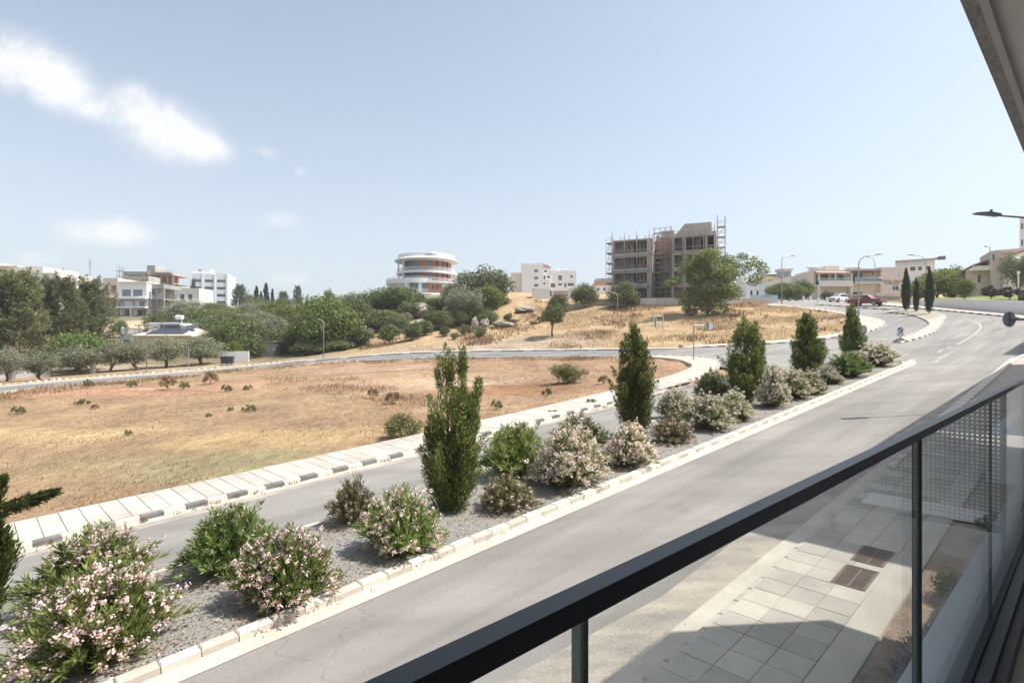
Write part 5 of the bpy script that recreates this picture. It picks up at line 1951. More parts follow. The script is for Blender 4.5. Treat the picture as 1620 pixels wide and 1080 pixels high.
# local x runs to the right along the front, the left wing ends at x = 0
LV = [0.4, 3.2, 6.25, 9.3, 12.4]
W_L, DP = -7.7, 11.0
for i, z in enumerate(LV):
    mb = MB()
    mb.box(W_L, 0, z - .28, .2, DP, z)
    mb.box(.2, 3.6, z - .281, 4.2, DP, z - .001)
    if i < 4:
        mb.box(4.2, .2, z - .28, 12.4, DP, z)
    mb.build('floor_slab', raw_conc2 if i % 2 else raw_conc, cb)
for i in range(4):
    z0, z1 = LV[i], LV[i + 1] - .281
    # balcony fronts of the left wing
    if i >= 1:
        MB().box(W_L, -.16, z0 - .45, .02, -.002, z0 + .5).build('balcony_front', raw_conc, cb)
    for x in (W_L + .2, -5.2, -2.6):
        MB().box(x - .2, 2.2 if x > W_L + 1 else .1, z0, x + .2, 2.6 if x > W_L + 1 else .5, z1).build('column', raw_conc, cb)
    MB().box(-.75, .03, z0, .18, .5, z1).build('column', raw_conc2, cb)
    for (xa, xb, hs_) in [(W_L, -5.6, 1), (-4.9, -3.9, 1), (-2.3, -1.6, 1), (-1.2, 0, 1)]:
        MB().box(xa, 2.7, z0, xb, 2.9, z1).build('infill_wall', raw_conc2 if hs_ else raw_conc, cb)
    MB().box(W_L, 2.72, z0, .1, 2.88, z0 + .95).build('parapet_wall', raw_conc, cb)
    for k in range(6):
        x = W_L + .6 + k * 1.25
        if k % 2 == 0:
            MB().bar((x, .4, z0), (x, .4, z1), .07).build('prop', scaff_m, cb)
    mb = MB().box(W_L + .01, 0.55, z0, W_L + .2, DP, z1)
    mb.box(W_L + .2, DP - .2, z0, 12.2, DP, z1)
    mb.build('back_wall', raw_conc, cb)
    MB().box(.02, .52, z0, .19, 3.6, z1).build('side_wall', raw_conc2, cb)
# stair core in the recess and right wing
MB().box(1.2, 5.2, 0, 3.8, 8.6, 14.6).build('stair_core', raw_conc2, cb)
for i in range(4):
    z0, z1 = LV[i], LV[i + 1] - .281
    for x in (4.4, 6.6, 10.6, 12.2):
        MB().box(x - .22, .25, z0, x + .22, .7, z1).build('column', raw_conc, cb)
    MB().box(4.2, .72, z0, 4.4, DP - .4, z1).build('side_wall', raw_conc2, cb)
    MB().box(12.2, .72, z0, 12.4, DP - .3, z1).build('side_wall', raw_conc2, cb)
    MB().box(4.4, 3.2, z0, 6.0, 3.4, z1).build('infill_wall', raw_conc, cb)
    MB().box(8.2, 3.2, z0, 9.3, 3.4, z1).build('infill_wall', raw_conc, cb)
    MB().box(4.4, 3.21, z0, 12.2, 3.39, z0 + .9).build('parapet_wall', raw_conc, cb)
    if i:
        MB().box(4.2, .02, z0 - .5, 12.4, .19, z0 + .25).build('balcony_front', raw_conc2, cb)
MB().extr([(3.2, 12.1), (12.4, 12.1), (12.4, 12.9), (11.6, 12.9), (11.6, 14.6), (6.6, 14.6), (5.2, 13.0), (3.2, 12.4)], .1, .4).build('gable_wall', raw_conc2, cb)
MB().box(4.2, .4, 12.12, 12.4, DP, 12.4).build('roof_slab', raw_conc, cb)
MB().box(6.6, 1.5, 12.4, 11.4, 6, 14.4).build('roof_house', raw_conc, cb)
mb = MB()
for x in (-6.8, -5, -3.3, -1.6, -.2, 7.2, 9.4):
    for q in range(3):
        mb.bar((x + q * .13, 2.4, 12.3), (x + q * .13, 2.4, 13.4 + random.random() * .4), .04)
mb.build('starter_bars', scaff_m, cb)
mb = MB()
for x in np.arange(.6, 3.9, .55):
    mb.box(x, 3.1, 9.4, x + .48, 3.18, 12.6 + random.uniform(0, 1.0))
mb.box(.5, 3.2, 12.3, 4, 3.3, 12.5)
mb.build('formwork', mat('red_formwork', (.42, .26, .2), .9, var=.25, scale=1.5), cb)
mb = MB()
for k in range(9):
    mb.box(.24 + random.random() * .02, .6 + k * .33, 9.3, .3, .9 + k * .33, 12.3)
mb.build('formwork_panel', mat('pale_formwork', (.62, .53, .45), .9, var=.15, scale=1.5), cb)
scaffold('scaffold tower at the left end of the concrete frame building', CB, CR, -9.1, -7.95, 2.4, 0, 12.2, 1.2, 2.0, 2.3)
scaffold('scaffold filling the recess between the two wings', CB, CR, .6, 3.9, 1.2, 0, 13.6, 1.1, 1.9, .9)
scaffold('scaffold wrapped round the front of the left wing', CB, CR, -7.6, -.1, -.4, 0, 12.0, 2.5, 3.05, .5, planks=False, extra_top=1.8)
scaffold('scaffold standing in front of the right wing above the great tree', CB, CR, 4.3, 12.2, -.3, 0, 12.6, 2.0, 3.05, .5, planks=False, extra_top=1.5)
scaffold('scaffold tower at the top right end of the concrete frame building', CB, CR, 12.6, 14.0, 1.6, 6, 15.0, 1.4, 1.9, 1.4)
for o in COL.objects:
    if o.parent is None and o.type == 'EMPTY' and abs(o.location.x - CB[0]) < .01 and abs(o.location.y - CB[1]) < .01:
        o.scale = (.92, 1, .955)
# site wall before it, in panels
x0_, y0_ = col(1012, 103.2)
x1_, y1_ = col(1222, 100.5)
wl_ = thing('boundary_wall', 'long low beige wall of panels in front of the building site', 'wall', (x0_, y0_, 0), math.atan2(y1_ - y0_, x1_ - x0_))
Lw = math.hypot(x1_ - x0_, y1_ - y0_)
k, q = 0.0, 0
while k < Lw - .2:
    e_ = min(k + 3.0, Lw)
    px_ = 1012 + (1222 - 1012) * (k + e_) / 2 / Lw
    zt = zpix(472, 103) if px_ < 1110 else zpix(472.5, 101.5)
    MB().box(k, 0, zt - 3.5, e_ - .03, .2, zt + random.uniform(-.02, .02)).build('wall_panel', beige_r if q % 5 else cream, wl_)
    MB().box(k, -.04, zt + .025, e_ - .03, .24, zt + .09).build('coping', cream, wl_)
    k += 3.0
    q += 1
ho = root_at('hoarding', 'pale blue site hoarding at the end of the beige wall', 'hoarding', 1187, 470, 104.5)
mat('hoarding_blue', (.42, .58, .65), .6, var=.1, scale=1)
for k in range(4):
    MB().box(k * 1.02, 0, -2.2, k * 1.02 + 1.0, .06, .42).build('hoarding_panel', MATS['hoarding_blue'], ho)
MB().box(3.3, -1.0, -2.5, 4.6, -.3, .3).build('hoarding_gate', MATS['hoarding_blue'], ho)
wh = root_at('house', 'small white house peeking out behind the great tree', 'house', 1180, 470, 122)
block(wh, 0, 0, -2, 4.6, 7, 3.3, white_cool, front=[(1.0, 2.3, .5, 1.2), (2.3, 2.3, .5, 1.2)])
MB().box(-.2, 1, 3.3, 2.6, 5, 4.4).build('stair_head', white_cool, wh)

# ---- round building on the hill
RZ = {'base': zpix(463, 155), 'l1': zpix(444, 155), 'l2': zpix(427, 155), 'rim': zpix(409, 155)}
rb = root_at('round_building', 'round white building with brick drum and ring balconies on the hilltop', 'building', 675, 540, 163)
rb.location.z = 0
b_, l1, l2, rim = (RZ[k] for k in ('base', 'l1', 'l2', 'rim'))
MB().arc(0.01, 8.6, -180, 180, b_ - 3.2, b_ - .35, 60).build('plinth', white_cool, rb)
MB().arc(0.01, 9.3, -180, 180, b_ - .35, b_, 60, -2.2, -.6).build('floor_slab', white_cool, rb)
MB().arc(0.01, 9.0, -180, 180, l1 - .55, l1 - .3, 60, -2.4, -.3).arc(8.75, 9.0, -180, 40, l1 - .3, l1 + .75, 50, -2.4, -.3).build('terrace_ring', white_cool, rb)
MB().arc(0.01, 8.4, -180, 180, l1 - .28, l1, 60).build('floor_slab', white_cool, rb)
MB().arc(0.01, 8.5, -180, 180, l2 - .6, l2, 60).build('floor_slab', white_cool, rb)
mb = MB()
for k in range(60):      # flaring roof rim
    a0_, a1_ = R(k * 6), R(k * 6 + 6)
    p = lambda a, r_, z: (r_ * math.sin(a), -r_ * math.cos(a), z)
    ring = [(7.0, rim - .3), (9.0, rim), (9.1, rim + .3), (8.05, rim + .75), (8.0, rim + 1.75), (7.75, rim + 1.75), (7.55, rim + .6)]
    for (ra, za), (rb_, zb_) in zip(ring[:-1], ring[1:]):
        mb.quad(p(a0_, ra, za), p(a1_, ra, za), p(a1_, rb_, zb_), p(a0_, rb_, zb_))
mb.arc(.01, 7.54, -180, 180, rim + .3, rim + .6, 60)
mb.build('roof_rim', white_cool, rb)
MB().arc(.01, 5.6, -180, 180, rim + .6, rim + 2.5, 40, -.6, 1).build('roof_drum', white_cool, rb)
MB().extr([(.8, rim + 2.3), (1.6, rim + 2.9), (3.4, rim + 1.8), (3.4, rim + 1.0), (.8, rim + 1.0)], -4.5, -4.2).build('roof_fin', white_cool, rb)
for (zf, zt, zone) in [(l1, l2 - .6, 0), (l2, rim - .2, 1)]:
    segs = [(-100, -62, 'o'), (-62, -30, 'w'), (-30, -3, 'w'), (-3, 16, 'b'), (16, 26, 'w'), (26, 36, 'b'), (36, 41, 'w'), (41, 52, 'b'), (52, 57, 'w'), (57, 64, 'b'), (64, 72, 'w'), (72, 100, 'b')]
    for (a0_, a1_, kd) in segs:
        if kd == 'b':
            MB().arc(6.7, 7.0, a0_, a1_, zf, zt, 8).build('brick_wall', brick_m, rb)
        elif kd == 'w':
            fr = MB().arc(6.85, 6.98, a0_, a1_, zf, zf + .12, 6).arc(6.85, 6.98, a0_, a1_, zt - .12, zt, 6)
            n = max(2, int((a1_ - a0_) / 5))
            for k in range(n + 1):
                a = a0_ + (a1_ - a0_) * k / n
                fr.arc(6.84, 6.99, a - .4, a + .4, zf + .12, zt - .12, 1)
            f_ = fr.build('window', frame_d, rb)
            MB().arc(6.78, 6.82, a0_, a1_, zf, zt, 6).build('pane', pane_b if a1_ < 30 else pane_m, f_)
        else:
            MB().arc(4.6, 4.9, a0_, a1_, zf, zt, 6).build('recessed_wall', white_cool, rb)
    MB().arc(4.9, 6.9, -64, -61.5, zf, zt, 1).build('fin_wall', white_cool, rb)
    rl = MB()
    for a in np.arange(-92, 96, 4.0):
        rl.arc(8.2, 8.27, a, a + .55, zf, zf + 1.0, 1)
    for dz in (.25, .5, .75, 1.0):
        rl.arc(8.19, 8.28, -92, 95, zf + dz - .05, zf + dz + .01, 50)
    rl.build('railing', frame_w, rb)
    for a in (-72, -40):
        MB().arc(7.7, 8.1, a, a + 3, zf, zt, 1).build('column', white_cool, rb)
for (a0_, a1_, kd) in [(-110, -48, 'p'), (-48, -12, 'p'), (-12, -2, 'w'), (-2, 7, 'w'), (7, 14, 'p'), (14, 26, 'w'), (26, 62, 'b'), (62, 100, 'p')]:
    cx_, cy_, r_ = (-1.2, -.4, 7.4)
    if kd == 'w':
        f_ = MB().arc(r_ - .1, r_ + .02, a0_, a1_, b_, b_ + .15, 4, cx_, cy_).arc(r_ - .1, r_ + .02, a0_, a1_, l1 - .75, l1 - .56, 4, cx_, cy_).arc(r_ - .1, r_ + .02, (a0_ + a1_) / 2 - .5, (a0_ + a1_) / 2 + .5, b_ + .15, l1 - .75, 1, cx_, cy_).build('window', frame_d, rb)
        MB().arc(r_ - .2, r_ - .16, a0_, a1_, b_, l1 - .56, 4, cx_, cy_).build('pane', pane_b, f_)
    else:
        MB().arc(r_ - .3, r_, a0_, a1_, b_, l1 - .56, 12, cx_, cy_).build('brick_wall' if kd == 'b' else 'curved_wall', brick_m if kd == 'b' else white_cool, rb)
for a in (36, 47):
    f_ = MB().arc(7.38, 7.44, a, a + 4, b_ + 1.1, b_ + 2.2, 2, -1.2, -.4).build('window', frame_d, rb)
    MB().arc(7.44, 7.46, a + .6, a + 3.4, b_ + 1.2, b_ + 2.1, 2, -1.2, -.4).build('pane', pane_m, f_)
f_ = MB().arc(7.38, 7.44, -84, -66, b_ + 1.2, b_ + 2.3, 4, -1.2, -.4).build('window', frame_w, rb)
MB().arc(7.44, 7.46, -83, -67, b_ + 1.3, b_ + 2.2, 4, -1.2, -.4).build('pane', pane_m, f_)
MB().arc(8.6, 8.95, -9, -5.5, b_, l1 - .56, 1, -2.2, -.5).build('column', white_cool, rb)
rl = MB()
for dz in (.35, .7, 1.0):
    rl.arc(8.9, 8.98, -60, 30, b_ + dz - .04, b_ + dz + .02, 30, -2.2, -.6)
for a in np.arange(-60, 31, 6.0):
    rl.arc(8.9, 8.98, a, a + .5, b_, b_ + 1, 1, -2.2, -.6)
for a in np.arange(-20, 41, 4.0):
    rl.arc(8.76, 8.84, a, a + .5, l1 + .75, l1 + 1.2, 1, -2.4, -.3)
rl.arc(8.75, 8.85, -90, 40, l1 + 1.15, l1 + 1.22, 40, -2.4, -.3)
rl.build('railing', frame_w, rb)
for k, ch in enumerate(['I', 'K', 'A', 'F', 'I', 'S']):
    a = 9 + k * 4.1
    cd = bpy.data.curves.new('letter', 'FONT')
    cd.body = ch
    cd.size = 1.05
    cd.extrude = .03
    cd.materials.append(metal_d)
    lo = put('letter', text_mesh(cd), rb)
    lo.location = (8.07 * math.sin(R(a)), -8.07 * math.cos(R(a)), rim + .85)
    lo.rotation_euler = (R(90), 0, R(a))
rb.rotation_euler.z = R(-6)

# ---- white buildings between the round one and the concrete frame
wb = root_at('white_apartment_block', 'white apartment block with arched stair tower and long lower wing', 'building', 825, 470, 228)
k_ = 228 / F
block(wb, 0, 0, -4, 34 * k_, 12, 53 * k_, white_cool, front=[(20 * k_, 4 + 39.5 * k_, 6.3 * k_, 4.6 * k_), (20 * k_, 4 + 28 * k_, 6.3 * k_, 4.6 * k_), (20 * k_, 4 + 16.5 * k_, 6.3 * k_, 4.6 * k_)], pm=pane_m)
MB().box(32 * k_, .02, 53 * k_ + .002, 34 * k_, 11.9, 55.5 * k_).box(27 * k_, .05, 53 * k_ + .002, 32 * k_ - .01, .4, 54 * k_).build('parapet', white_cool, wb)
block(wb, 34.01 * k_, 2, -4, 46 * k_, 11, 47 * k_, white_cool, front=[(2.5 * k_, 4 + 40 * k_, 4 * k_, 4 * k_)], name='stair_tower')
MB().extr([(34 * k_, 47.02 * k_), (47.5 * k_, 47.02 * k_), (43 * k_, 51 * k_), (34 * k_, 53.5 * k_)], 1.5, 11).build('roof', tile_m, wb)
block(wb, 46.01 * k_, 1, -4, 87 * k_, 13, 42 * k_, white_cool, front=[(12.5 * k_, 4 + 27 * k_, 6 * k_, 8 * k_), (31.5 * k_, 4 + 31 * k_, 4 * k_, 4.2 * k_), (.6 * k_, 4 + 15.5 * k_, 7 * k_, 7 * k_), (12.5 * k_, 4 + 18.5 * k_, 6 * k_, 4 * k_), (22 * k_, 4 + 16 * k_, 3.6 * k_, 7 * k_), (27.5 * k_, 4 + 18 * k_, 10 * k_, 5 * k_)], right=[(3, 13, 1.2, 1.6), (6, 13, 1.2, 1.6), (9, 13, 1.2, 1.6)], name='long_wing')
block(wb, 34.02 * k_, .5, -4, 46 * k_, 1.99, 36 * k_, white_cool, front=[(.6 * k_, 4 + 28 * k_, 3.6 * k_, 6.5 * k_), (6.4 * k_, 4 + 30 * k_, 5 * k_, 4 * k_), (.4 * k_, 4 + 20 * k_, 3.6 * k_, 3 * k_)], name='front_wall')
MB().box(35 * k_, -.6, 25.5 * k_, 44 * k_, .5, 28 * k_).build('balcony', white_cool, wb)
water_tank(wb, 72 * k_, 6, 42 * k_)
water_tank(wb, 60 * k_, 7, 42 * k_)
bb = root_at('apartment_block', 'beige block attached on the left of the white apartment block', 'building', 808, 470, 231)
block(bb, 0, 0, -4, 4.25, 12, 39 * k_, cream, right=())
cw = root_at('site_cabin', 'grey white metal cabin standing on the dry bank', 'cabin', 842, 474, 124)
kk = 124 / F
mb = MB().extr([(0, 0), (27 * kk, 0), (27 * kk, 16.5 * kk), (1, 16.5 * kk), (0, 15.5 * kk)], 0, 2.4)
mb.build('cabin_body', white_cool, cw)
MB().extr([(27 * kk + .01, 0), (33.5 * kk, 0), (33.5 * kk, 13 * kk), (31 * kk, 15.6 * kk), (27 * kk + .01, 16.6 * kk)], .25, 2.3).build('cab_end', white_cool, cw)
MB().box(27.8 * kk, .2, 6 * kk, 30.5 * kk, .249, 14.5 * kk).build('door', metal_d, cw)
MB().box(-.1, -.1, 16.5 * kk, 28 * kk, 2.5, 17.3 * kk).build('roof', white_cool, cw)
lh = root_at('house', 'low cream house with tiled roof edge behind the small trees', 'house', 876, 478, 140)
block(lh, 0, 0, -2, 25 * 140 / F, 8, 2.4, cream, front=[(1, 3.0, 1, 1), (2.6, 3.0, 1, 1)])
MB().box(-.3, -.4, 2.41, 25 * 140 / F + .2, 8.2, 2.75).build('roof', tile_m, lh)
kz = root_at('kiosk', 'small white flat roofed kiosk right of the low cream house', 'kiosk', 900, 476, 120)
block(kz, 0, 0, -1, 1.9, 2, 2.2, white_cool, front=[(.3, 1.7, 1.2, .8)])
MB().box(-.15, -.3, 2.2, 2.1, 2.3, 2.5).build('roof', white_cool, kz)
fr_ = root_at('house', 'far white house with terracotta roof left of the concrete frame', 'house', 940, 472, 190)
block(fr_, 0, 0, -3, 8, 9, 4.4, white_cool, front=[(1, 5.5, .8, 1.1), (3, 5.5, .8, 1.1)])
MB().extr([(-.3, 4.4), (8.3, 4.4), (7, 5.9), (1, 5.9)], -.3, 9).build('roof', tile_m, fr_)
fg = root_at('grey_block', 'far grey green flat block behind the terracotta roof', 'building', 944, 470, 260)
block(fg, 0, 0, -3, 9, 9, 8.6, mat('green_grey_render', (.42, .46, .44), .9, var=.05), front=grid_ops(1, 2.2, 3, 7, 3, 1, 1.2, 1.3))

# ---- left: houses, construction, office block
sh = root_at('house', 'white three storey house with grey middle floor above the cream cutting', 'house', 187, 500, 145)
q_ = 145 / F
block(sh, 0, 0, 28 * q_, 45 * q_, 9, 53 * q_, white_cool, front=[(6 * q_, 3.5 * q_, 14 * q_, 10.5 * q_, 'b'), (23.5 * q_, 3.5 * q_, 15 * q_, 10.5 * q_, 'b')], right=[(2, 1.2, 1.2, 1.3)], name='upper_floor', fm=frame_d)
block(sh, .1, .5, 14 * q_, 44 * q_, 8.8, 27.9 * q_, grey_r, front=[(6 * q_, 1.5 * q_, 14 * q_, 9 * q_, 's'), (23.5 * q_, 1.5 * q_, 7 * q_, 9 * q_, 's'), (31 * q_, 1.5 * q_, 8 * q_, 9 * q_, 'w')], name='middle_floor', para=0)
block(sh, .2, 1.2, -2.0, 43 * q_, 8.6, 13.9 * q_, cream, front=[(4 * q_, 2.2, 13 * q_, 9.5 * q_, 'w'), (24 * q_, 2.2, 14 * q_, 9.5 * q_, 'w')], name='ground_floor', para=0, fm=frame_d)
MB().box(-.1, -.9, 27 * q_, 46 * q_, -.01, 29 * q_).build('balcony_slab', white_cool, sh)
MB().box(-.1, -.9, 13 * q_, 46 * q_, .49, 15 * q_).build('balcony_slab', white_cool, sh)
MB().box(1 * q_, .6, -1, 3 * q_, .9, 12.9 * q_).box(21 * q_, -.6, -1, 23 * q_, -.3, 12.9 * q_).build('column', cream, sh)
MB().box(-.3, -.5, 53 * q_ + .001, 46 * q_, 9.2, 53 * q_ + .22).build('roof_slab', white_cool, sh)
ph = root_at('unfinished_house', 'peach house shell with empty openings left of the white house', 'house', 163, 500, 148, 0, 'unfinished buildings')
block(ph, 0, 0, -2, 23.5 * 148 / F, 8, 9.9, peach, front=[(.3, 4.2, 1.3, 2.1, 'o'), (2.0, 4.2, 1.5, 2.1, 'o'), (.3, 8.2, 1.0, 1.8, 'o'), (2.0, 8.0, 1.4, 2.0, 'o'), (.3, 2, 1.4, 1.8, 'o')], para=.2)
MB().box(-.2, -.7, 4.6, 4.0, -.002, 4.85).box(-.2, -.7, 1.7, 4.0, -.002, 1.95).build('balcony_slab', cream, ph)
scaffold('scaffold of tubes in front of the peach house shell', (ph.location.x, ph.location.y, ph.location.z), 0, -.4, 3.9, -.9, -3, 6, 1.4, 1.9, .8)
gs_ = root_at('unfinished_house', 'bare grey stair bay between the white house and the long terrace', 'house', 232.5, 500, 147, 0, 'unfinished buildings')
for i in range(4):
    MB().box(0, 0, -1.5 + i * 2.9, 4.3, 8, -1.25 + i * 2.9).build('floor_slab', raw_conc, gs_)
    if i < 3:
        for x in (.0, 2.0, 4.0):
            MB().box(x, .3, -1.25 + i * 2.9, x + .3, .6, -1.25 + i * 2.9 + 2.64).build('column', raw_conc, gs_)
        MB().box(.3, 5, -1.25 + i * 2.9, 4.3, 5.2, -1.25 + i * 2.9 + 2.64).build('back_wall', raw_conc2, gs_)
        mb = MB()
        for q in range(7):
            mb.box(.4 + q * .35, .9, -1.25 + i * 2.9 + q * .38, .8 + q * .35, 1.9, -1.1 + i * 2.9 + q * .38)
        mb.build('stair', raw_conc, gs_)
MB().box(0, 0, 7.46, 4.3, 8, 8.3).build('roof_wall', raw_conc, gs_)
scaffold('scaffold in front of the bare stair bay', tuple(gs_.location), 0, -.2, 4.5, -.3, -1.5, 7.5, 1.2, 1.9, .8)
tr = root_at('terrace_house', 'long white terrace with roofless parapet right of the scaffolded stair bay', 'house', 253, 482, 166)
q2 = 166 / F
block(tr, 0, 0, -3, 62 * q2, 8, 26 * q2, cream, front=grid_ops(1.2, 2.35, 4, 4.2, 3, 1, 1.2, 1.9, 'w'), left=(), fm=frame_d)
MB().box(-.1, -1.1, .35, 62 * q2, -.002, .75).build('balcony_slab', white_cool, tr)
railing(tr, 0, -1.0, 62 * q2, -1.0, .75, .8, frame_w, .8)
up = root_at('unfinished_block', 'upper unfinished concrete block wrapped in brown scaffolding on the left skyline', 'building', 195, 462, 205, 0, 'unfinished buildings')
q3 = 205 / F
for i, z in enumerate((0.2, 3.3, 6.4)):
    MB().box(0, 0, z - .3, 79 * q3, 10, z).build('floor_slab', raw_conc2, up)
    if i < 2:
        for k in range(9):
            MB().box(k * 2.2, .2, z, k * 2.2 + .35, .55, z + 2.79).build('column', raw_conc2, up)
        MB().box(0, 3.2, z, 79 * q3, 3.4, z + 2.79).build('back_wall', red_brick, up)
MB().box(0, -.2, 6.41, 40 * q3, 9, 7.4).build('parapet', raw_conc2, up)
MB().box(36 * q3, .5, 6.42, 49 * q3, 6, 9.7).build('roof_house', raw_conc2, up)
MB().box(50 * q3, -.2, 6.41, 76 * q3, 9, 7.2).build('parapet', raw_conc2, up)
scaffold('brown scaffold on the right end of the upper unfinished block', tuple(up.location), 0, 40 * q3, 81 * q3, -.4, -1, 6.6, 1.7, 1.9, .9, m=timber)
scaffold('grey scaffold tower on the left end of the upper unfinished block', tuple(up.location), 0, -2.3, -.2, 1.2, 0, 9.2, 1.1, 1.9, 1.4)
gb = root_at('unfinished_block', 'grey rendered blank wall below the upper unfinished block', 'building', 193, 462, 180, 0, 'unfinished buildings')
block(gb, 0, 0, -4, 42 * .2, 6, 25.5 * .2, raw_conc2, front=[(6.4, 7.6, .5, .5, 'o'), (7.3, 7.6, .5, .5, 'o')])
ob = root_at('office_block', 'white five storey office block with window bands on the left skyline', 'building', 300, 482, 262, R(13))
q4 = 262 / F
ops = []
for j in range(4):
    for i in range(3):
        ops.append((1.0 + i * 5.2, 4 + .6 + j * 3.3, 3.7, 1.35))
rops = [(1.2 + i * 3.4, 4 + .6 + j * 3.3, 1.5, 1.35) for i in range(4) for j in range(4)]
block(ob, 0, 0, -4, 16.2, 14.5, 14.6, mat('office_white', (.74, .77, .8), .8, var=.03), front=ops, right=rops, pm=pane_m, depth=.35)
for x in (.02, 5.1, 10.35, 15.6):
    MB().box(x, -.28, -4, x + .55, -.003, 14.6).build('pilaster', MATS['office_white'], ob)
block(ob, .6, 1.5, 14.2, 8.5, 8, 16.9, white_cool, front=[(2.6, 1.5, 1.2, .8)], name='penthouse')
vl = root_at('villa', 'white villa with balustrade terrace and solar panels on a hip roof behind the olives', 'house', 190, 565, 95)
v_ = 95 / F
block(vl, 0, 0, -1, 37 * v_, 9, 36.5 * v_, mat('villa_white', (.7, .72, .75), .85, var=.03), front=[(4 * v_, 1 + 20 * v_, 11 * v_, 8 * v_)], para=.2)
mb = MB()
for k in range(17):
    mb.cyl(.15 + k * .215, .12, .06, 36.5 * v_ + .1, 36.5 * v_ + .85, 6)
mb.box(0, 0, 36.5 * v_ + .86, 36 * v_, .25, 36.5 * v_ + 1.0).box(0, 0, 36.5 * v_ + .0, 36 * v_, .25, 36.5 * v_ + .1)
mb.box(1 * v_, -.02, 36.5 * v_ + .1, 4 * v_, .27, 36.5 * v_ + 1.2)
mb.build('balustrade', white_cool, vl)
block(vl, 33 * v_, 2, 36.5 * v_ + .02, 82 * v_, 9, 52 * v_, white_cool, front=[(18 * v_, .9, 5 * v_, 1.1)], name='upper_room', para=.2)
MB().box(31 * v_, 1.5, 52 * v_ + .001, 86 * v_, 9.5, 54.5 * v_).build('roof_slab', white_cool, vl)
MB().box(27 * v_, .3, 36.5 * v_, 27 * v_ + .12, .42, 50 * v_).box(20 * v_, .3, 50 * v_ + .01, 33 * v_, 2.5, 50 * v_ + .12).build('pergola', metal_d, vl)
block(vl, 37.1 * v_, -2, -1, 124 * v_, 9, 34 * v_, cream, front=[(3.4, 1.4, 1.2, 1.4), (6.2, 1.4, 1.2, 1.4)], name='right_wing', para=0)
xa, xb, ya, yb, z0_, z1_ = 35 * v_, 127 * v_, -2.8, 9.5, 34 * v_ + .01, 34 * v_ + 1.75
mb = MB()
rx0, rx1, ry_ = xa + 3.6, xb - 3.6, 2.4
mb.quad((xa, ya, z0_), (xb, ya, z0_), (rx1, ry_, z1_), (rx0, ry_, z1_))
mb.quad((xb, ya, z0_), (xb, yb, z0_), (rx1, ry_, z1_), (rx1, ry_ + .01, z1_))
mb.quad((xb, yb, z0_), (xa, yb, z0_), (rx0, ry_, z1_), (rx1, ry_, z1_))
mb.quad((xa, yb, z0_), (xa, ya, z0_), (rx0, ry_, z1_), (rx0, ry_ + .01, z1_))
mb.box(xa, ya, z0_ - .22, xb, yb, z0_ - .012)
mb.build('roof', mat('pale_tile', (.58, .48, .39), .85, var=.12, scale=3), vl)
for (ux0, n_) in [(xa + 1.9, 3), (xa + 5.0, 3)]:
    for i in range(n_):
        for j in range(2):
            ta, tb = .12 + j * .42, .12 + j * .42 + .38
            f_ = lambda X, tt: (X, ya + (ry_ - ya) * tt, z0_ + (z1_ - z0_) * tt + .09)
            X0 = ux0 + i * 1.02 + (.9 * ta)
            MB().quad(f_(X0, ta), f_(X0 + .98, ta), f_(X0 + .98, tb), f_(X0, tb)).build('solar_panel', solar_m, vl)
water_tank(vl, 72 * v_, 4, 54.5 * v_)
fl = root_at('apartment_block', 'cream stepped apartment block above the conifers at the far left', 'building', -40, 480, 170)
f5 = 170 / F
block(fl, 0, 0, -2, 108 * f5, 14, 58 * f5, cream, front=[(2 + 4 * i, 7.5, 2.2, 1.6) for i in range(4)], name='upper_block')
block(fl, 62 * f5, -2.5, -2, 139 * f5, -.01, 47 * f5, cream, front=[(10, 6.6, 2.0, 1.6), (1.5, 6.8, 4.0, 1.4)], name='terrace_block')
block(fl, 108.1 * f5, 0, -2, 139 * f5, 12, 49 * f5, cream, right=[(2, 8, 1.4, 1.4), (6, 8, 1.4, 1.4)], name='right_block')
MB().box(-.4, -.6, 58 * f5 + .001, 70 * f5, 14, 58 * f5 + .3).build('roof_slab', cream, fl)
MB().box(0, -1, 58 * f5 + .31, 8, 6, 58 * f5 + 1.0).build('roof_house', cream, fl)
MB().tube([(137 * f5, 1, 49 * f5 - .3), (137 * f5, 1, 49 * f5 + .9)], .05, 6).disc_y(137 * f5, 49 * f5 + 1.1, .45, .8, .9, 12).build('satellite_dish', white_cool, fl)
hs2 = root_at('house', 'grey blue flat roof peeking between the conifers', 'house', 112, 475, 178)
block(hs2, 0, 0, -3, 3.2, 6, 31 * 178 / F, mat('grey_blue_render', (.42, .46, .5), .9, var=.04))
MB().box(-.2, -.2, 31 * 178 / F + .001, 3.5, 6, 31 * 178 / F + .25).build('roof_slab', white_cool, hs2)
ms = root_at('antenna_mast', 'thin lattice antenna mast on the left skyline', 'mast', 142.5, 470, 240)
mb = MB()
for dx in (-.3, .3):
    mb.bar((dx, 0, -3), (dx * .6, 0, 15.8), .09)
for k in range(10):
    mb.bar((-.28, 0, k * 1.5), (.28, 0, k * 1.5 + 1.4), .06)
for k in range(3):
    mb.bar((-.8, 0, 13.2 + k * 1.1), (.8, 0, 13.2 + k * 1.1), .1)
mb.build('lattice', metal_g, ms)
bw = root_at('boundary_wall', 'bright white low boundary wall behind the dark bin', 'wall', 344, 566, 76.5, R(6))
for k in range(2):
    MB().box(k * 2.03, 0, -.6, k * 2.03 + 2.0, .2, .85 + .05 * k).build('wall_panel', white_paint, bw)
sd = root_at('shed', 'small concrete shed with a boarded door under the trees', 'shed', 411, 556, 88)
block(sd, 0, 0, -1, 2.1, 2.5, 1.45, raw_conc, front=[(.35, 1.0, 1.2, 1.1, 's')], fm=timber)
MB().box(-.2, -.3, 1.451, 2.3, 2.8, 1.6).build('roof', raw_conc2, sd)
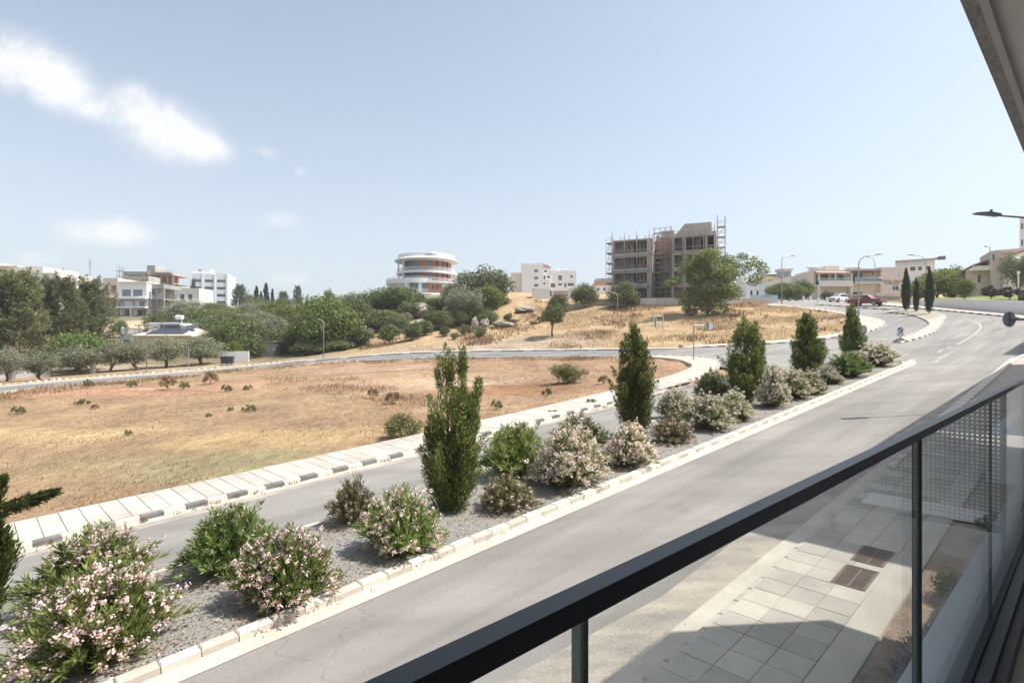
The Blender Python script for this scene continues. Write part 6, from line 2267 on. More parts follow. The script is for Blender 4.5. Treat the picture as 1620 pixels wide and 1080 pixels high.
lw = root_at('boundary_wall', 'white garden wall behind the pale trunk at the left edge', 'wall', -30, 588, 60, R(14))
MB().box(0, 0, -2, 6.2, .2, 1.65).build('wall_face', white_paint, lw)
for i, (px_, t2, lb) in enumerate([(19, 58, 'grey meter pillar beside the white garden wall'), (147, 64.5, 'white gate post beside the olive tree')]):
    g_ = thing('gate_post', lb, 'post', (*col(px_, t2), h(*col(px_, t2)) - .1))
    MB().box(-.2, -.2, 0, .2, .2, 1.05).build('shaft', metal_g if i == 0 else white_paint, g_)
    MB().box(-.24, -.24, 1.051, .24, .24, 1.14).build('cap', metal_g if i == 0 else white_paint, g_)
bn = thing('bench', 'dark bench beside the pale trunk on the left', 'bench', (*col(41, 62), h(*col(41, 62))), R(8))
MB().box(-.75, -.2, .42, .75, .2, .48).build('seat', metal_d, bn)
MB().box(-.75, .2, .55, .75, .26, .85).build('backrest', metal_d, bn)
for x in (-.6, .6):
    MB().box(x - .05, -.18, 0, x + .05, .24, .42).build('leg', metal_d, bn)

# ---- right: beige apartments, white block, yellow building, peach houses
ap = root_at('apartment_building', 'beige two storey apartment building with balconies and tiled canopy behind the parked cars', 'building', 1296, 479, 128)
a_ = 128 / F
D_ = 11
mbz = lambda py: (479 - py) * a_
block(ap, 0, 2.2, -1, 54 * a_, D_, mbz(425), beige_r, front=[(3 * a_, 1 + mbz(452) + .35, 20 * a_, mbz(434) - mbz(451), 'w'), (28 * a_, 1 + mbz(452) + .35, 20 * a_, mbz(434) - mbz(451), 'w'), (4, 1.4, 1.4, 2.0)], left=[(1.0, 1 + mbz(444), 1.2, 1.3, 's'), (4.0, 1 + mbz(445), 1.0, 1.4, 's'), (2.0, 1.8, 1.4, 1.2)], name='left_unit', fm=frame_d)
MB().box(0, 0, mbz(452), 54 * a_, 2.2, mbz(450)).build('balcony_floor', cream, ap)
MB().box(0, -.02, mbz(452) - .15, 54 * a_, .18, mbz(444)).build('balcony_front', cream, ap)
for x in (0, 51.6):
    MB().box(x * a_, .2, -1, x * a_ + .35, .55, mbz(452.02)).build('column', cream, ap)
    MB().box(x * a_, .2, mbz(444) + .01, x * a_ + .3, .5, mbz(432)).build('column', cream, ap)
MB().box(26 * a_, .2, mbz(444) + .01, 26 * a_ + .3, .5, mbz(432)).build('column', cream, ap)
railing(ap, .3, .08, 51 * a_, .08, mbz(444), .55, frame_w, .25)
mb = MB()
mb.quad((-.5, -.6, mbz(432)), (50 * a_, -.6, mbz(432)), (48 * a_, 2.4, mbz(426.5)), (.1, 2.4, mbz(426.5)))
mb.quad((-.5, -.6, mbz(432) - .12), (.1, 2.4, mbz(427.2)), (48 * a_, 2.4, mbz(427.2)), (50 * a_, -.6, mbz(432) - .12))
mb.box(-.5, -.62, mbz(432) - .13, 50 * a_, -.55, mbz(432) + .05)
mb.build('tiled_canopy', tile_m, ap)
block(ap, 54.1 * a_, 1.6, -1, 100 * a_, D_, mbz(423.5), beige_r, front=[(4 * a_, 1 + mbz(446), 9 * a_, 2.2), (16 * a_, 1 + mbz(446), 5 * a_, 2.2), (37 * a_, 1 + mbz(434), 2.2 * a_, .9), (6 * a_, 1.6, 8 * a_, 2.0), (17 * a_, 1.6, 5 * a_, 2.0), (32 * a_, 1.8, 3 * a_, 1.6), (37 * a_, 1.8, 3 * a_, 1.3)], name='middle_unit', fm=frame_d)
MB().box(56 * a_, -.3, mbz(448), 98 * a_, 1.6, mbz(446.3)).build('balcony_floor', cream, ap)
mb = MB()
mb.box(56 * a_, -.3, mbz(446.2), 98 * a_, -.24, mbz(440))
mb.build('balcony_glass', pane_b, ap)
railing(ap, 56 * a_, -.33, 98 * a_, -.33, mbz(446.2), .95, frame_w, 1.2)
mb = MB()
mb.box(55 * a_, -.4, mbz(430), 97 * a_, 1.7, mbz(429))
for k in range(9):
    mb.box(56 * a_ + k * .7, -.6, mbz(428.9), 56 * a_ + k * .7 + .1, 1.58, mbz(428))
mb.build('pergola', mat('brown_timber', (.2, .12, .08), .8, var=.2), ap)
block(ap, 100.1 * a_, .6, -1, 139 * a_, D_, mbz(422), mat('peach_beige_render', (.68, .585, .49), .88, var=.05), front=[(17 * a_, 1 + mbz(438), 12.5 * a_, 9 * a_, 's'), (18.5 * a_, 1 + mbz(459), 10 * a_, 7.6 * a_, 'w')], name='right_unit')
for x in (15, 29):
    MB().box(100 * a_ + x * a_, .5, mbz(459), 100 * a_ + x * a_ + 3.4 * a_, .585, mbz(451.4)).build('shutter', shutter_m, ap)
for (tx, zz, sz) in [('DIMITRA  PALACE', 446.3, .82), ('A. BLOCK', 449.6, .74)]:
    cd = bpy.data.curves.new('lettering', 'FONT')
    cd.body = tx
    cd.size = sz
    cd.extrude = .02
    cd.align_x = 'CENTER'
    cd.materials.append(mat('letter_brown', (.2, .15, .12), .7, var=.1))
    lo = put('lettering', text_mesh(cd), ap)
    lo.location = (100 * a_ + 18 * a_, .56, mbz(zz))
    lo.rotation_euler = (R(90), 0, 0)
block(ap, -1.2, D_ + .1, -1, 8, D_ + 14, mbz(428), cream, left=[(1 + 3 * i, 1 + mbz(448), 1.2, 1.4) for i in range(4)], name='rear_wing')
MB().box(30 * a_, 5, mbz(424.6), 52 * a_, 10, mbz(416)).build('roof_house', cream, ap)
for x in (4, 12, 66, 76, 84):
    water_tank(ap, x * a_ + 1, 7, mbz(424))
gr = root_at('garage', 'low garage with a pale sheet roof behind the red pickup', 'garage', 1364, 479, 118)
g_ = 118 / F
MB().box(5 * g_, 1, -1, 66 * g_, 6, 11 * g_).build('wall', mat('mauve_wall', (.45, .36, .33), .9, var=.06), gr)
MB().extr([(0, 15.5 * g_), (50 * g_, 16.2 * g_), (56 * g_, 13.5 * g_), (6 * g_, 12 * g_)], .2, 5).build('sheet_roof', mat('pale_sheet', (.66, .64, .58), .7, var=.06), gr)
MB().box(4 * g_, .4, 11.3 * g_, 66 * g_, .9, 13 * g_).build('fascia', cream, gr)
for k in range(4):
    MB().box(8 * g_ + k * 1.9, .95, -.8, 8 * g_ + k * 1.9 + 1.8, .995, 10.5 * g_).build('door', MATS['mauve_wall'], gr)
gt = root_at('gate', 'white arched gate under the left balcony of the beige apartments', 'gate', 1304, 479, 126)
mb = MB()
for k in range(22):
    x = k * .24
    mb.bar((x, 0, 0), (x, 0, 1.2 + .5 * math.sin(math.pi * k / 21)), .06)
mb.bar((0, 0, .2), (5.1, 0, .2), .07).bar((0, 0, 1.1), (5.1, 0, 1.1), .07)
mb.build('bars', frame_w, gt)
p = TP['shrub'][0]
plant('shrub', p, 'round clipped bush left of the white car', 'bush', (col(1308, 124)[0], 124), .9, None, 1.1, group='bushes behind the car park')
for i, (px_, lb) in enumerate([(1271, 'white bollard left by the hedge'), (1282, 'white bollard second from the hedge'), (1294, 'white bollard beside the kerb end'), (1308, 'white bollard behind the white car')]):
    x, y = col(px_, 108 if i != 2 else 100)
    b2 = thing('bollard', lb, 'bollard', (x, y, h(x, y)), 0, 'white bollards of the car park')
    MB().cyl(0, 0, .16, -.1, .75, 10).build('shaft', white_cool, b2)
    MB().cyl(0, 0, .16, .751, .95, 10, .05).build('cap', white_cool, b2)
wt = root_at('apartment_block', 'white block with crowded roof terrace behind the bright trees', 'building', 1416, 445, 190, R(-36))
wt.scale.x = .82
w_ = 190 / F
block(wt, 0, 2, -3, 62 * w_, 12, 30 * w_, white_cool, front=[(24 * w_, 3 + 16 * w_, 8 * w_, 6.5 * w_, 'w'), (36 * w_, 3 + 16 * w_, 6 * w_, 6.5 * w_, 'w'), (48 * w_, 3 + 16 * w_, 6 * w_, 6.5 * w_, 'w')], fm=frame_d)
MB().box(-.2, .8, 22 * w_, 60 * w_, 2, 23.5 * w_).build('balcony_slab', white_cool, wt)
MB().box(0, .9, 30.01 * w_, 62 * w_, 2, 33 * w_).build('parapet', grey_r, wt)
MB().box(66 * w_, 1.5, 31 * w_, 78 * w_, 4, 35.5 * w_).box(60 * w_, 2, 32 * w_, 66 * w_, 4, 34 * w_).build('roof_sign', metal_d, wt)
for x in (4, 14, 22, 30, 38, 46):
    water_tank(wt, x * w_, 5, 30.5 * w_)
mb = MB()
for k in range(6):
    mb.bar((k * 1.3, 3, 30 * w_), (k * 1.3, 3, 35.5 * w_), .1)
mb.bar((0, 3, 35.5 * w_), (6.6, 3, 36.8 * w_), .1)
mb.build('roof_frame', frame_w, wt)
yb_ = root_at('office_block', 'yellow office building with glazed grey tower behind the street lamp', 'building', 1212, 470, 250)
y_ = 250 / F
block(yb_, 0, 0, -3, 40 * y_, 12, 33 * y_, mat('yellow_render', (.66, .54, .3), .88, var=.05), front=[(3 * y_, 3 + 20 * y_, 8 * y_, 8 * y_, 'b'), (14 * y_, 3 + 20 * y_, 4 * y_, 8 * y_, 'b')])
MB().box(21 * y_, -2, -3, 36 * y_, 2.5, 40 * y_).build('tower', grey_r, yb_)
MB().box(25 * y_, -2.2, -3, 32 * y_, -2.01, 39 * y_).build('tower_glazing', pane_b, yb_)
MB().extr([(20 * y_, 40 * y_), (37 * y_, 40 * y_), (39 * y_, 44 * y_), (18 * y_, 44 * y_)], -2.5, 3).build('tower_crown', mat('pale_grey_crown', (.5, .5, .5), .8, var=.05), yb_)
MB().box(8 * y_, 2, 33.01 * y_, 20 * y_, 6, 37 * y_).build('roof_house', frame_d, yb_)
hedge = TP['bright'][1]
hd = thing('hedge', 'clipped dark hedge along the kerb below the leafy garden trees', 'hedge', (*col(1215, 112), h(*col(1215, 112))), R(2))
V = []
Cn = [(x, random.uniform(-.3, .3), z) for x in np.arange(0, 6.6, .7) for z in (.5, 1.3, 1.9)]
put('foliage', quads_mesh('foliage', clump_leaves(Cn, [.7] * len(Cn), 5200, .24, .6, .9, .5), lv_carob), hd)

pr_ = root_at('peach_house', 'peach house with mono pitch tiled roofs on the right above the lawn', 'house', 1533, 476, 98, R(-30))
pr_.scale.x = .84
p_ = 98 / F
pz = lambda py: (476 - py) * p_
block(pr_, 0, 3, -1, 35 * p_, 12, pz(424), peach, front=[(18 * p_, 1 + pz(446), 6 * p_, 14 * p_), (10, 0, .01, .01, 'o')][:1], name='left_wing')
mb = MB()
mb.extr([(-.6, pz(426)), (9 * p_, pz(419)), (36 * p_, pz(410)), (36 * p_, pz(408)), (8 * p_, pz(417)), (-.6, pz(424.5))], 2.5, 12)
mb.build('roof', tile_m, pr_)
MB().box(6 * p_, .5, pz(428), 34 * p_, 3, pz(426)).box(6 * p_, .5, pz(425.9), 34 * p_, .7, pz(421)).build('balcony', cream, pr_)
block(pr_, 34.1 * p_, 1, -1, 50 * p_, 10, pz(398), mat('taupe_render', (.52, .45, .4), .9, var=.05), front=[(2 * p_, 1 + pz(414), 4 * p_, 12 * p_, 'w')], right=[(.6, 1 + pz(420), .8, 1.2), (.6, 1 + pz(445), .8, 1.2)], name='stair_tower')
MB().extr([(34 * p_, pz(398) + .01), (44 * p_, pz(395)), (90 * p_, pz(394)), (90 * p_, pz(400)), (50 * p_, pz(399))], 3, 10).build('upper_gable', MATS['peach_beige_render'], pr_)
block(pr_, 50.1 * p_, .6, -1, 100 * p_, 12, pz(412), cream, front=[(4 * p_, 1 + pz(433), 9 * p_, 11 * p_, 'w'), (16 * p_, 1 + pz(431), 8 * p_, 10 * p_, 'w'), (30 * p_, 1 + pz(431), 8 * p_, 10 * p_, 'w')], name='right_wing', para=0)
MB().extr([(46 * p_, pz(412.5)), (92 * p_, pz(399)), (92 * p_, pz(396.5)), (46 * p_, pz(410.5))], -.4, 2.99).build('roof', tile_m, pr_)
et = root_at('tower_block', 'white tower block cut by the right edge of the view', 'building', 1613, 470, 125, R(-48))
e_ = 125 / F
block(et, 0, 0, -2, 60 * e_, 12, 125 * e_, white_cool, front=[(1.5 * e_, 2 + k * 26 * e_ + 4, 3 * e_, 10 * e_) for k in range(4)] + [(12 * e_, 2 + k * 26 * e_ + 4, 8 * e_, 10 * e_) for k in range(4)])

# white wall, raised lawn and hedge on the right
gw = thing('retaining_wall', 'long white wall along the bend of the road on the right', 'wall')
wpx = [(1392, 478.6, 3), (1440, 482.5, 8), (1487, 486.5, 13), (1530, 490.2, 17), (1587, 495, 20), (1620, 498, 21.5), (1690, 505, 24)]
pts = [at(q[0], q[1]) for q in wpx]
for i in range(len(pts) - 1):
    (xa, ya), (xb, yb) = pts[i], pts[i + 1]
    za, zb = h(xa, ya), h(xb, yb)
    ha, hb = wpx[i][2] / F * ya, wpx[i + 1][2] / F * yb
    d = math.hypot(xb - xa, yb - ya)
    nx_, ny_ = -(yb - ya) / d * .25, (xb - xa) / d * .25
    mb = MB()
    mb.add([(xa, ya, za - .5), (xb, yb, zb - .5), (xb, yb, zb + hb), (xa, ya, za + ha), (xa + nx_, ya + ny_, za - .5), (xb + nx_, yb + ny_, zb - .5), (xb + nx_, yb + ny_, zb + hb), (xa + nx_, ya + ny_, za + ha)], [(0, 1, 2, 3), (5, 4, 7, 6), (3, 2, 6, 7), (4, 0, 3, 7), (1, 5, 6, 2)])
    mb.build('wall_panel', white_paint, gw)
hd = thing('hedge', 'low hedge with cream flowers behind the lawn on the right', 'hedge', (*at(1474, 467), h(*at(1474, 467))), math.atan2(at(1560, 466)[1] - at(1474, 467)[1], at(1560, 466)[0] - at(1474, 467)[0]))
Cn = [(x, random.uniform(-.3, .3), random.uniform(.3, .7)) for x in np.arange(0, 10.5, .45)]
put('foliage', quads_mesh('foliage', clump_leaves(Cn, [.6] * len(Cn), 4200, .2, .6, .9, .5), lv_olive), hd)
put('flowers', quads_mesh('flowers', clump_leaves([(a, b, c_ + .15) for a, b, c_ in Cn], [.62] * len(Cn), 1300, .14, .9, .9, .9), petal_c), hd)

# ------------------------------------------------------------------ boulders
def boulder(label, px, py, t_, wp, hp, seed, tall=1.0):
    r = np.random.default_rng(seed)
    bm = bmesh.new()
    bmesh.ops.create_icosphere(bm, subdivisions=4, radius=1)
    D = unit(r.normal(size=(14, 3)))
    o = r.uniform(.62, .95, 14)
    from mathutils import noise as mn
    for v in bm.verts:
        p = np.array(v.co)
        d = D @ p
        k = min(1.0, min((o[i] / d[i]) for i in range(14) if d[i] > .05) if (d > .05).any() else 1)
        q = v.co * k
        nz_ = mn.fractal(v.co * 2.2 + Vector((seed, 0, 0)), 1, 2, 5) * .2 + mn.fractal(v.co * 6 + Vector((0, seed, 0)), 1, 2, 4) * .07
        v.co = q * (1 + nz_)
    me = bpy.data.meshes.new('boulder')
    bm.to_mesh(me)
    bm.free()
    me.materials.append(rock_m)
    x, y = at(px, py)
    t_ = y * .88
    o_ = put('boulder', me)
    o_.location = (x, y, h(x, y) + hp * t_ / F * .42)
    o_.scale = (wp * t_ / F * .55, wp * t_ / F * .5, hp * t_ / F * .55)
    o_.rotation_euler = (0, 0, seed)
    tag(o_, label, 'boulder', 'limestone boulders on the slope')


for a in [('big pale boulder beside the stone ruin', 594, 522, 86, 34, 29, 1), ('flat boulder at the foot of the big pale one', 585, 528, 84, 24, 12, 2), ('steep pointed boulder behind the round bushes', 667, 528, 86, 24, 30, 3), ('grey rock at the left of the rock shelf', 647, 500, 93, 20, 17, 4),
          ('wide grey rock shelf below the round building', 668, 500, 97, 36, 24, 5), ('pale rock shelf under the low dark bush', 688, 494, 98, 32, 20, 6), ('dark rock forming the roof of the cave', 712, 505, 96, 44, 26, 7), ('pale split rock right of the cave', 768, 518, 86, 18, 18, 8),
          ('long low grey outcrop right of the cave', 796, 518, 88, 36, 13, 9), ('low grey outcrop under the dry brush', 830, 494, 100, 34, 12, 10), ('pale rock at the right foot of the cave tree', 752, 520, 86, 14, 22, 11), ('small grey boulder under the big road side tree', 450, 556, 82, 11, 9, 12),
          ('long low rock beside the great tree foot', 1095, 498, 88, 22, 13, 13), ('pale boulder among the rubble of the bank', 1078, 551, 66, 10, 8, 14)]:
    boulder(*a)
ru = root_at('ruin_wall', 'small stone block ruin with one slanted wall left of the big boulder', 'ruin', 556, 524, at(556, 534)[1], R(-8))
for r_ in range(7):
    for k in range(7):
        if r_ * 1.0 > 6.5 - k * .75 and k < 3:
            pass
        top = 7 - k * .7
        if r_ < top:
            MB().box(k * .16 - .02, -k * .3, r_ * .34 - .4, k * .16 + .25, -k * .3 + .28, r_ * .34 - .4 + .32).build('stone', stone_m, ru)
for r_ in range(4):
    for k in range(5):
        MB().box(1.25 + k * .4 + (r_ % 2) * .1, -1.75, r_ * .34 - .4, 1.62 + k * .4 + (r_ % 2) * .1, -1.45, r_ * .34 - .4 + .32).build('stone', stone_m, ru)

# ------------------------------------------------------------------ street lamps, posts, signs
def lamp(label, xy, ht, arm, heading, kind='curve', r=.055, m=None, base_z=None):
    x, y = xy
    t = thing('street_lamp', label, 'street lamp', (x, y, h(x, y) if base_z is None else base_z), heading, 'street lamps')
    m = m or metal_g
    MB().cyl(0, 0, r * 2.0, -.1, .5, 10, r * 1.6).build('base', m, t)
    mb = MB()
    if kind == 'curve':
        pts = [(0, 0, .4), (0, 0, ht * .83)] + [(arm * .55 * (1 - math.cos(q)), 0, ht * .83 + (ht * .15) * math.sin(q)) for q in np.linspace(.25, 1.35, 6)] + [(arm * .82, 0, ht * .99)]
        rs = [r * 1.2, r] + [r * .8] * 6 + [r * .7]
        end = pts[-1]
    else:
        pts = [(0, 0, .4), (0, 0, ht * .98), (.05 * arm, 0, ht), (arm * .8, 0, ht * 1.0 + .12 * arm)]
        rs = [r * 1.2, r * .8, r * .7, r * .6]
        end = pts[-1]
    mb.tube(pts, rs, 8)
    mb.build('pole', m, t, smooth_=True)
    hd_ = MB()
    d = .09 if kind == 'curve' else .1
    hd_.extr([(end[0] - .05, end[2] - .04), (end[0] + arm * .24 + .1, end[2] + d - .06), (end[0] + arm * .24 + .14, end[2] + d), (end[0] + .1, end[2] + .1), (end[0] - .05, end[2] + .05)], -.12, .12)
    hd_.build('lamp_head', metal_d, t)
    return t


def pix_h(foot, top, t_):
    return (foot - top) / F * t_


lamp('street lamp standing before the villa and its olive tree', col(232, 62.5), pix_h(592, 519, 62.5), 1.0, 0)
x, y = col(298, 68)
po = thing('post', 'short bare post right of the villa lamp', 'post', (x, y, h(x, y)))
MB().cyl(0, 0, .06, -.1, pix_h(585, 550, 68), 8).build('shaft', metal_g, po)
MB().cyl(0, 0, .075, pix_h(585, 550, 68) + .001, pix_h(585, 550, 68) + .05, 8).build('cap', metal_g, po)
lamp('curved street lamp in front of the big green tree', col(512, 73), pix_h(568, 503, 73), 1.3, R(180))
lamp('street lamp with raised arm before the yellow tower', col(1237, 100), pix_h(484, 411, 100), 2.0, R(0), 'arm', .07)
lamp('tall curved street lamp behind the fifth cypress', col(1358.5, 78), zpix(402, 78) - h(*col(1358.5, 78)), 2.9, R(0), 'curve', .08)
lamp('curved street lamp by the beige apartments arching left', col(1384, 118), zpix(406, 118) - h(*col(1384, 118)), 1.5, R(180), 'curve', .07)
lamp('curved street lamp behind the island cypresses arching left', col(1465, 104), zpix(403, 104) - h(*col(1465, 104)), 3.0, R(180), 'curve', .07)
lamp('straight lamp post with small head before the peach house', col(1566, 92), zpix(391, 92) - h(*col(1566, 92)), .7, R(180), 'arm', .07)
lamp('small bent street lamp at the dry bank left of the concrete frame', col(977, 94), zpix(462, 94) - h(*col(977, 94)), 1.7, R(180), 'curve', .07)
wp_ = thing('post', 'white lamp post at the right edge before the grey green tree', 'post', (*col(1611, 77), h(*col(1611, 77)) + 1))
MB().cyl(0, 0, .08, -.3, zpix(433, 77) - h(*col(1611, 77)) - 1, 8).build('shaft', white_cool, wp_)
MB().cyl(0, 0, .16, zpix(433, 77) - h(*col(1611, 77)) - .999, zpix(429, 77) - h(*col(1611, 77)) - 1, 8).build('cap', white_cool, wp_)
# the near lamp whose arm reaches in from the right edge
lx, ly = col(1672, 21.5)
nl_ = thing('street_lamp', 'near street lamp with long dark arm reaching in at the right edge', 'street lamp', (lx, ly, h(lx, ly)), R(180), 'street lamps')
zt = zpix(349, 21.5) - h(lx, ly)
MB().tube([(0, 0, -.2), (0, 0, 1), (0, 0, zt)], [.1, .085, .06], 10).build('pole', metal_g, nl_)
MB().tube([(0, 0, zt - .1), (.5, 0, zt + .06), (2.3, .0, zt + .2)], [.05, .045, .035], 8).build('arm', metal_d, nl_)
MB().extr([(2.2, zt + .16), (3.05, zt + .25), (3.1, zt + .29), (2.6, zt + .32), (2.2, zt + .25)], -.14, .14).build('lamp_head', metal_d, nl_)
MB().cyl(2.48, 0, .045, zt + .32, zt + .42, 8).build('light_sensor', metal_d, nl_)

sb = mat('sign_back', (.3, .31, .32), .55, metal=.4, var=.08)
sign_blue = mat('sign_blue', (.05, .08, .25), .5, var=.05)
x, y = at(1424, 541.2)
kl = thing('traffic_bollard', 'keep left bollard with a blue arrow disc on the island tip', 'road sign', (x, y, h(x, y) + .12), 0)
mb = MB()
mb.prism([(-.42, -.25), (.42, -.25), (.42, .25), (-.42, .25)], 0, .06)
mb.extr([(-.36, .06), (.36, .06), (.2, .22), (-.2, .22)], -.2, .2)
mb.build('foot', mat('bollard_foot', (.33, .3, .27), .9, var=.2), kl)
MB().cyl(0, 0, .05, .221, .4, 8).build('stem', metal_d, kl)
out = [(-.3, .4), (.3, .4)] + [(.3 * math.cos(q), 1.0 + .3 * math.sin(q)) for q in np.linspace(0, math.pi, 12)]
MB().extr(out, -.04, .04).build('plate', white_cool, kl)
MB().disc_y(0, 1.0, .235, -.05, -.041, 24).build('blue_disc', sign_blue, kl)
MB().extr([(-.15, .85), (-.15, 1.02), (-.1, .97), (.1, 1.15), (.15, 1.1), (-.05, .91), (.02, .85)], -.058, -.051).build('arrow', white_cool, kl)
mb = MB()
for k in range(3):
    for sgn in (-1, 1):
        z = .46 + k * .12
        mb.add([(sgn * .02, -.05, z + .1), (sgn * .24, -.05, z), (sgn * .24, -.05, z + .06), (sgn * .02, -.05, z + .16)], [(0, 1, 2, 3)] if sgn > 0 else [(3, 2, 1, 0)])
mb.build('chevron', mat('chevron_grey', (.2, .2, .2), .6, var=.1), kl)
x, y = at(1366.5, 555.5)
ds = thing('road_sign', 'two round sign plates seen from behind beside the fifth cypress', 'road sign', (x, y, h(x, y)), R(12), 'road signs')
zz1, zz2 = zpix(521, y) - h(x, y), zpix(537.5, y) - h(x, y)
MB().cyl(0, .06, .035, -.1, zz1 + .3, 8).build('post', metal_g, ds)
for z in (zz1, zz2):
    MB().disc_y(0, z, .36, 0, .02, 24).build('sign_plate', sb, ds)
# round sign on a bracket at the right edge
x, y = col(1597, 21.3)
rs_ = thing('road_sign', 'dark round sign seen from behind on a bracket at the right edge', 'road sign', (x, y, h(x, y)), R(8), 'road signs')
zc = zpix(505, 21.3) - h(x, y)
MB().disc_y(0, zc, .285, .0, .02, 28).build('sign_plate', sb, rs_)
MB().bar((.0, -.03, zc - .02), (1.35, -.03, zc + .02), .05).bar((0, -.025, zc - .25), (0, -.025, zc + .25), .05).build('bracket', metal_d, rs_)
MB().cyl(1.35, -.03, .045, -.3, zc + .5, 8).build('post', metal_g, rs_)
# framed sign and arm sign at the corner of the branch road
x, y = at(1049, 552)
z_ = h(x, y)
fs_ = thing('road_sign', 'thin portal frame with a narrow sign plate left of the second cypress', 'road sign', (x, y, z_), 0, 'road signs')
s_ = y / F
mb = MB()
mb.bar((0, 0, -.1), (0, 0, 52 * s_), .07).bar((0, 0, 52 * s_), (-13.5 * s_, 0, 52 * s_), .07).bar((0, 0, 34 * s_), (-11 * s_, 0, 34 * s_), .05).build('frame', mat('pale_post', (.5, .42, .4), .6, var=.05), fs_)
MB().box(-14.5 * s_, -.06, 34 * s_, -10.8 * s_, .06, 51.5 * s_).build('sign_plate', white_cool, fs_)
MB().box(-13.3 * s_, -.075, 35 * s_, -11.9 * s_, -.061, 50 * s_).build('sign_face', sign_blue, fs_)
x, y = at(1097.5, 571.5)
z_ = h(x, y) + .13
as_ = thing('road_sign', 'sign on a right angled arm at the corner pavement', 'road sign', (x, y, z_), 0, 'road signs')
s_ = y / F
MB().bar((0, 0, -.1), (0, 0, 54 * s_), .07).bar((0, 0, 54 * s_), (21 * s_, 0, 54.5 * s_), .07).build('post', metal_g, as_)
MB().disc_y(25 * s_, 53 * s_, .3, .0, .02, 24).build('sign_plate', white_cool, as_)
MB().box(20 * s_, -.1, 48 * s_, 23.5 * s_, .0, 60 * s_).build('sign_box', sb, as_)
# bins at the branch road
for i, (px_, lb) in enumerate([(356, 'large dark green wheeled bin beside the branch road'), (364.5, 'second dark bin with its lid ajar next to the green one')]):
    x, y = col(px_, 73.5)
    bi = thing('bin', lb, 'bin', (x, y, h(x, y) + .08), R(5), 'bins by the branch road')
    w2 = .38 if i == 0 else .3
    bm_ = mat('bin_green', (.025, .05, .04), .6, var=.1) if i == 0 else mat('bin_grey', (.05, .055, .065), .6, var=.1)
    MB().add([(-w2, -.35, .12), (w2, -.35, .12), (w2, .35, .12), (-w2, .35, .12), (-w2 - .06, -.42, .95), (w2 + .06, -.42, .95), (w2 + .06, .42, .95), (-w2 - .06, .42, .95)], [(3, 2, 1, 0), (4, 5, 6, 7), (0, 1, 5, 4), (1, 2, 6, 5), (2, 3, 7, 6), (3, 0, 4, 7)]).build('body', bm_, bi)
    MB().box(-w2 - .08, -.44, .951, w2 + .08, .44, 1.03).build('lid', bm_, bi)
    for sx_ in (-1, 1):
        MB().tube([(sx_ * w2 - .04, -.3, .08), (sx_ * w2 + .04, -.3, .08)], .09, 10).build('wheel', gasket, bi)


# ------------------------------------------------------------------ vehicles
def loft(mb, secs):
    n = len(secs[0])
    vs = [p for s_ in secs for p in s_]
    fs = []
    for i in range(len(secs) - 1):
        for k in range(n):
            fs.append((i * n + k, i * n + (k + 1) % n, (i + 1) * n + (k + 1) % n, (i + 1) * n + k))
    fs += [tuple(range(n))[::-1], tuple(range((len(secs) - 1) * n, len(secs) * n))]
    mb.add(vs, fs)


def hull(x, w, zb, zt, tuck=.06, r=.12):
    """body section across the car at x"""
    return [(x, -w + tuck, zb), (x, -w, zb + r), (x, -w + .01, zt - r), (x, -w + .07, zt), (x, w - .07, zt), (x, w - .01, zt - r), (x, w, zb + r), (x, w - tuck, zb)]


def cabin(x, w0, w1, zb, zt):
    return [(x, -w0, zb), (x, -w1, zt - .05), (x, -w1 + .09, zt), (x, w1 - .09, zt), (x, w1, zt - .05), (x, w0, zb)]


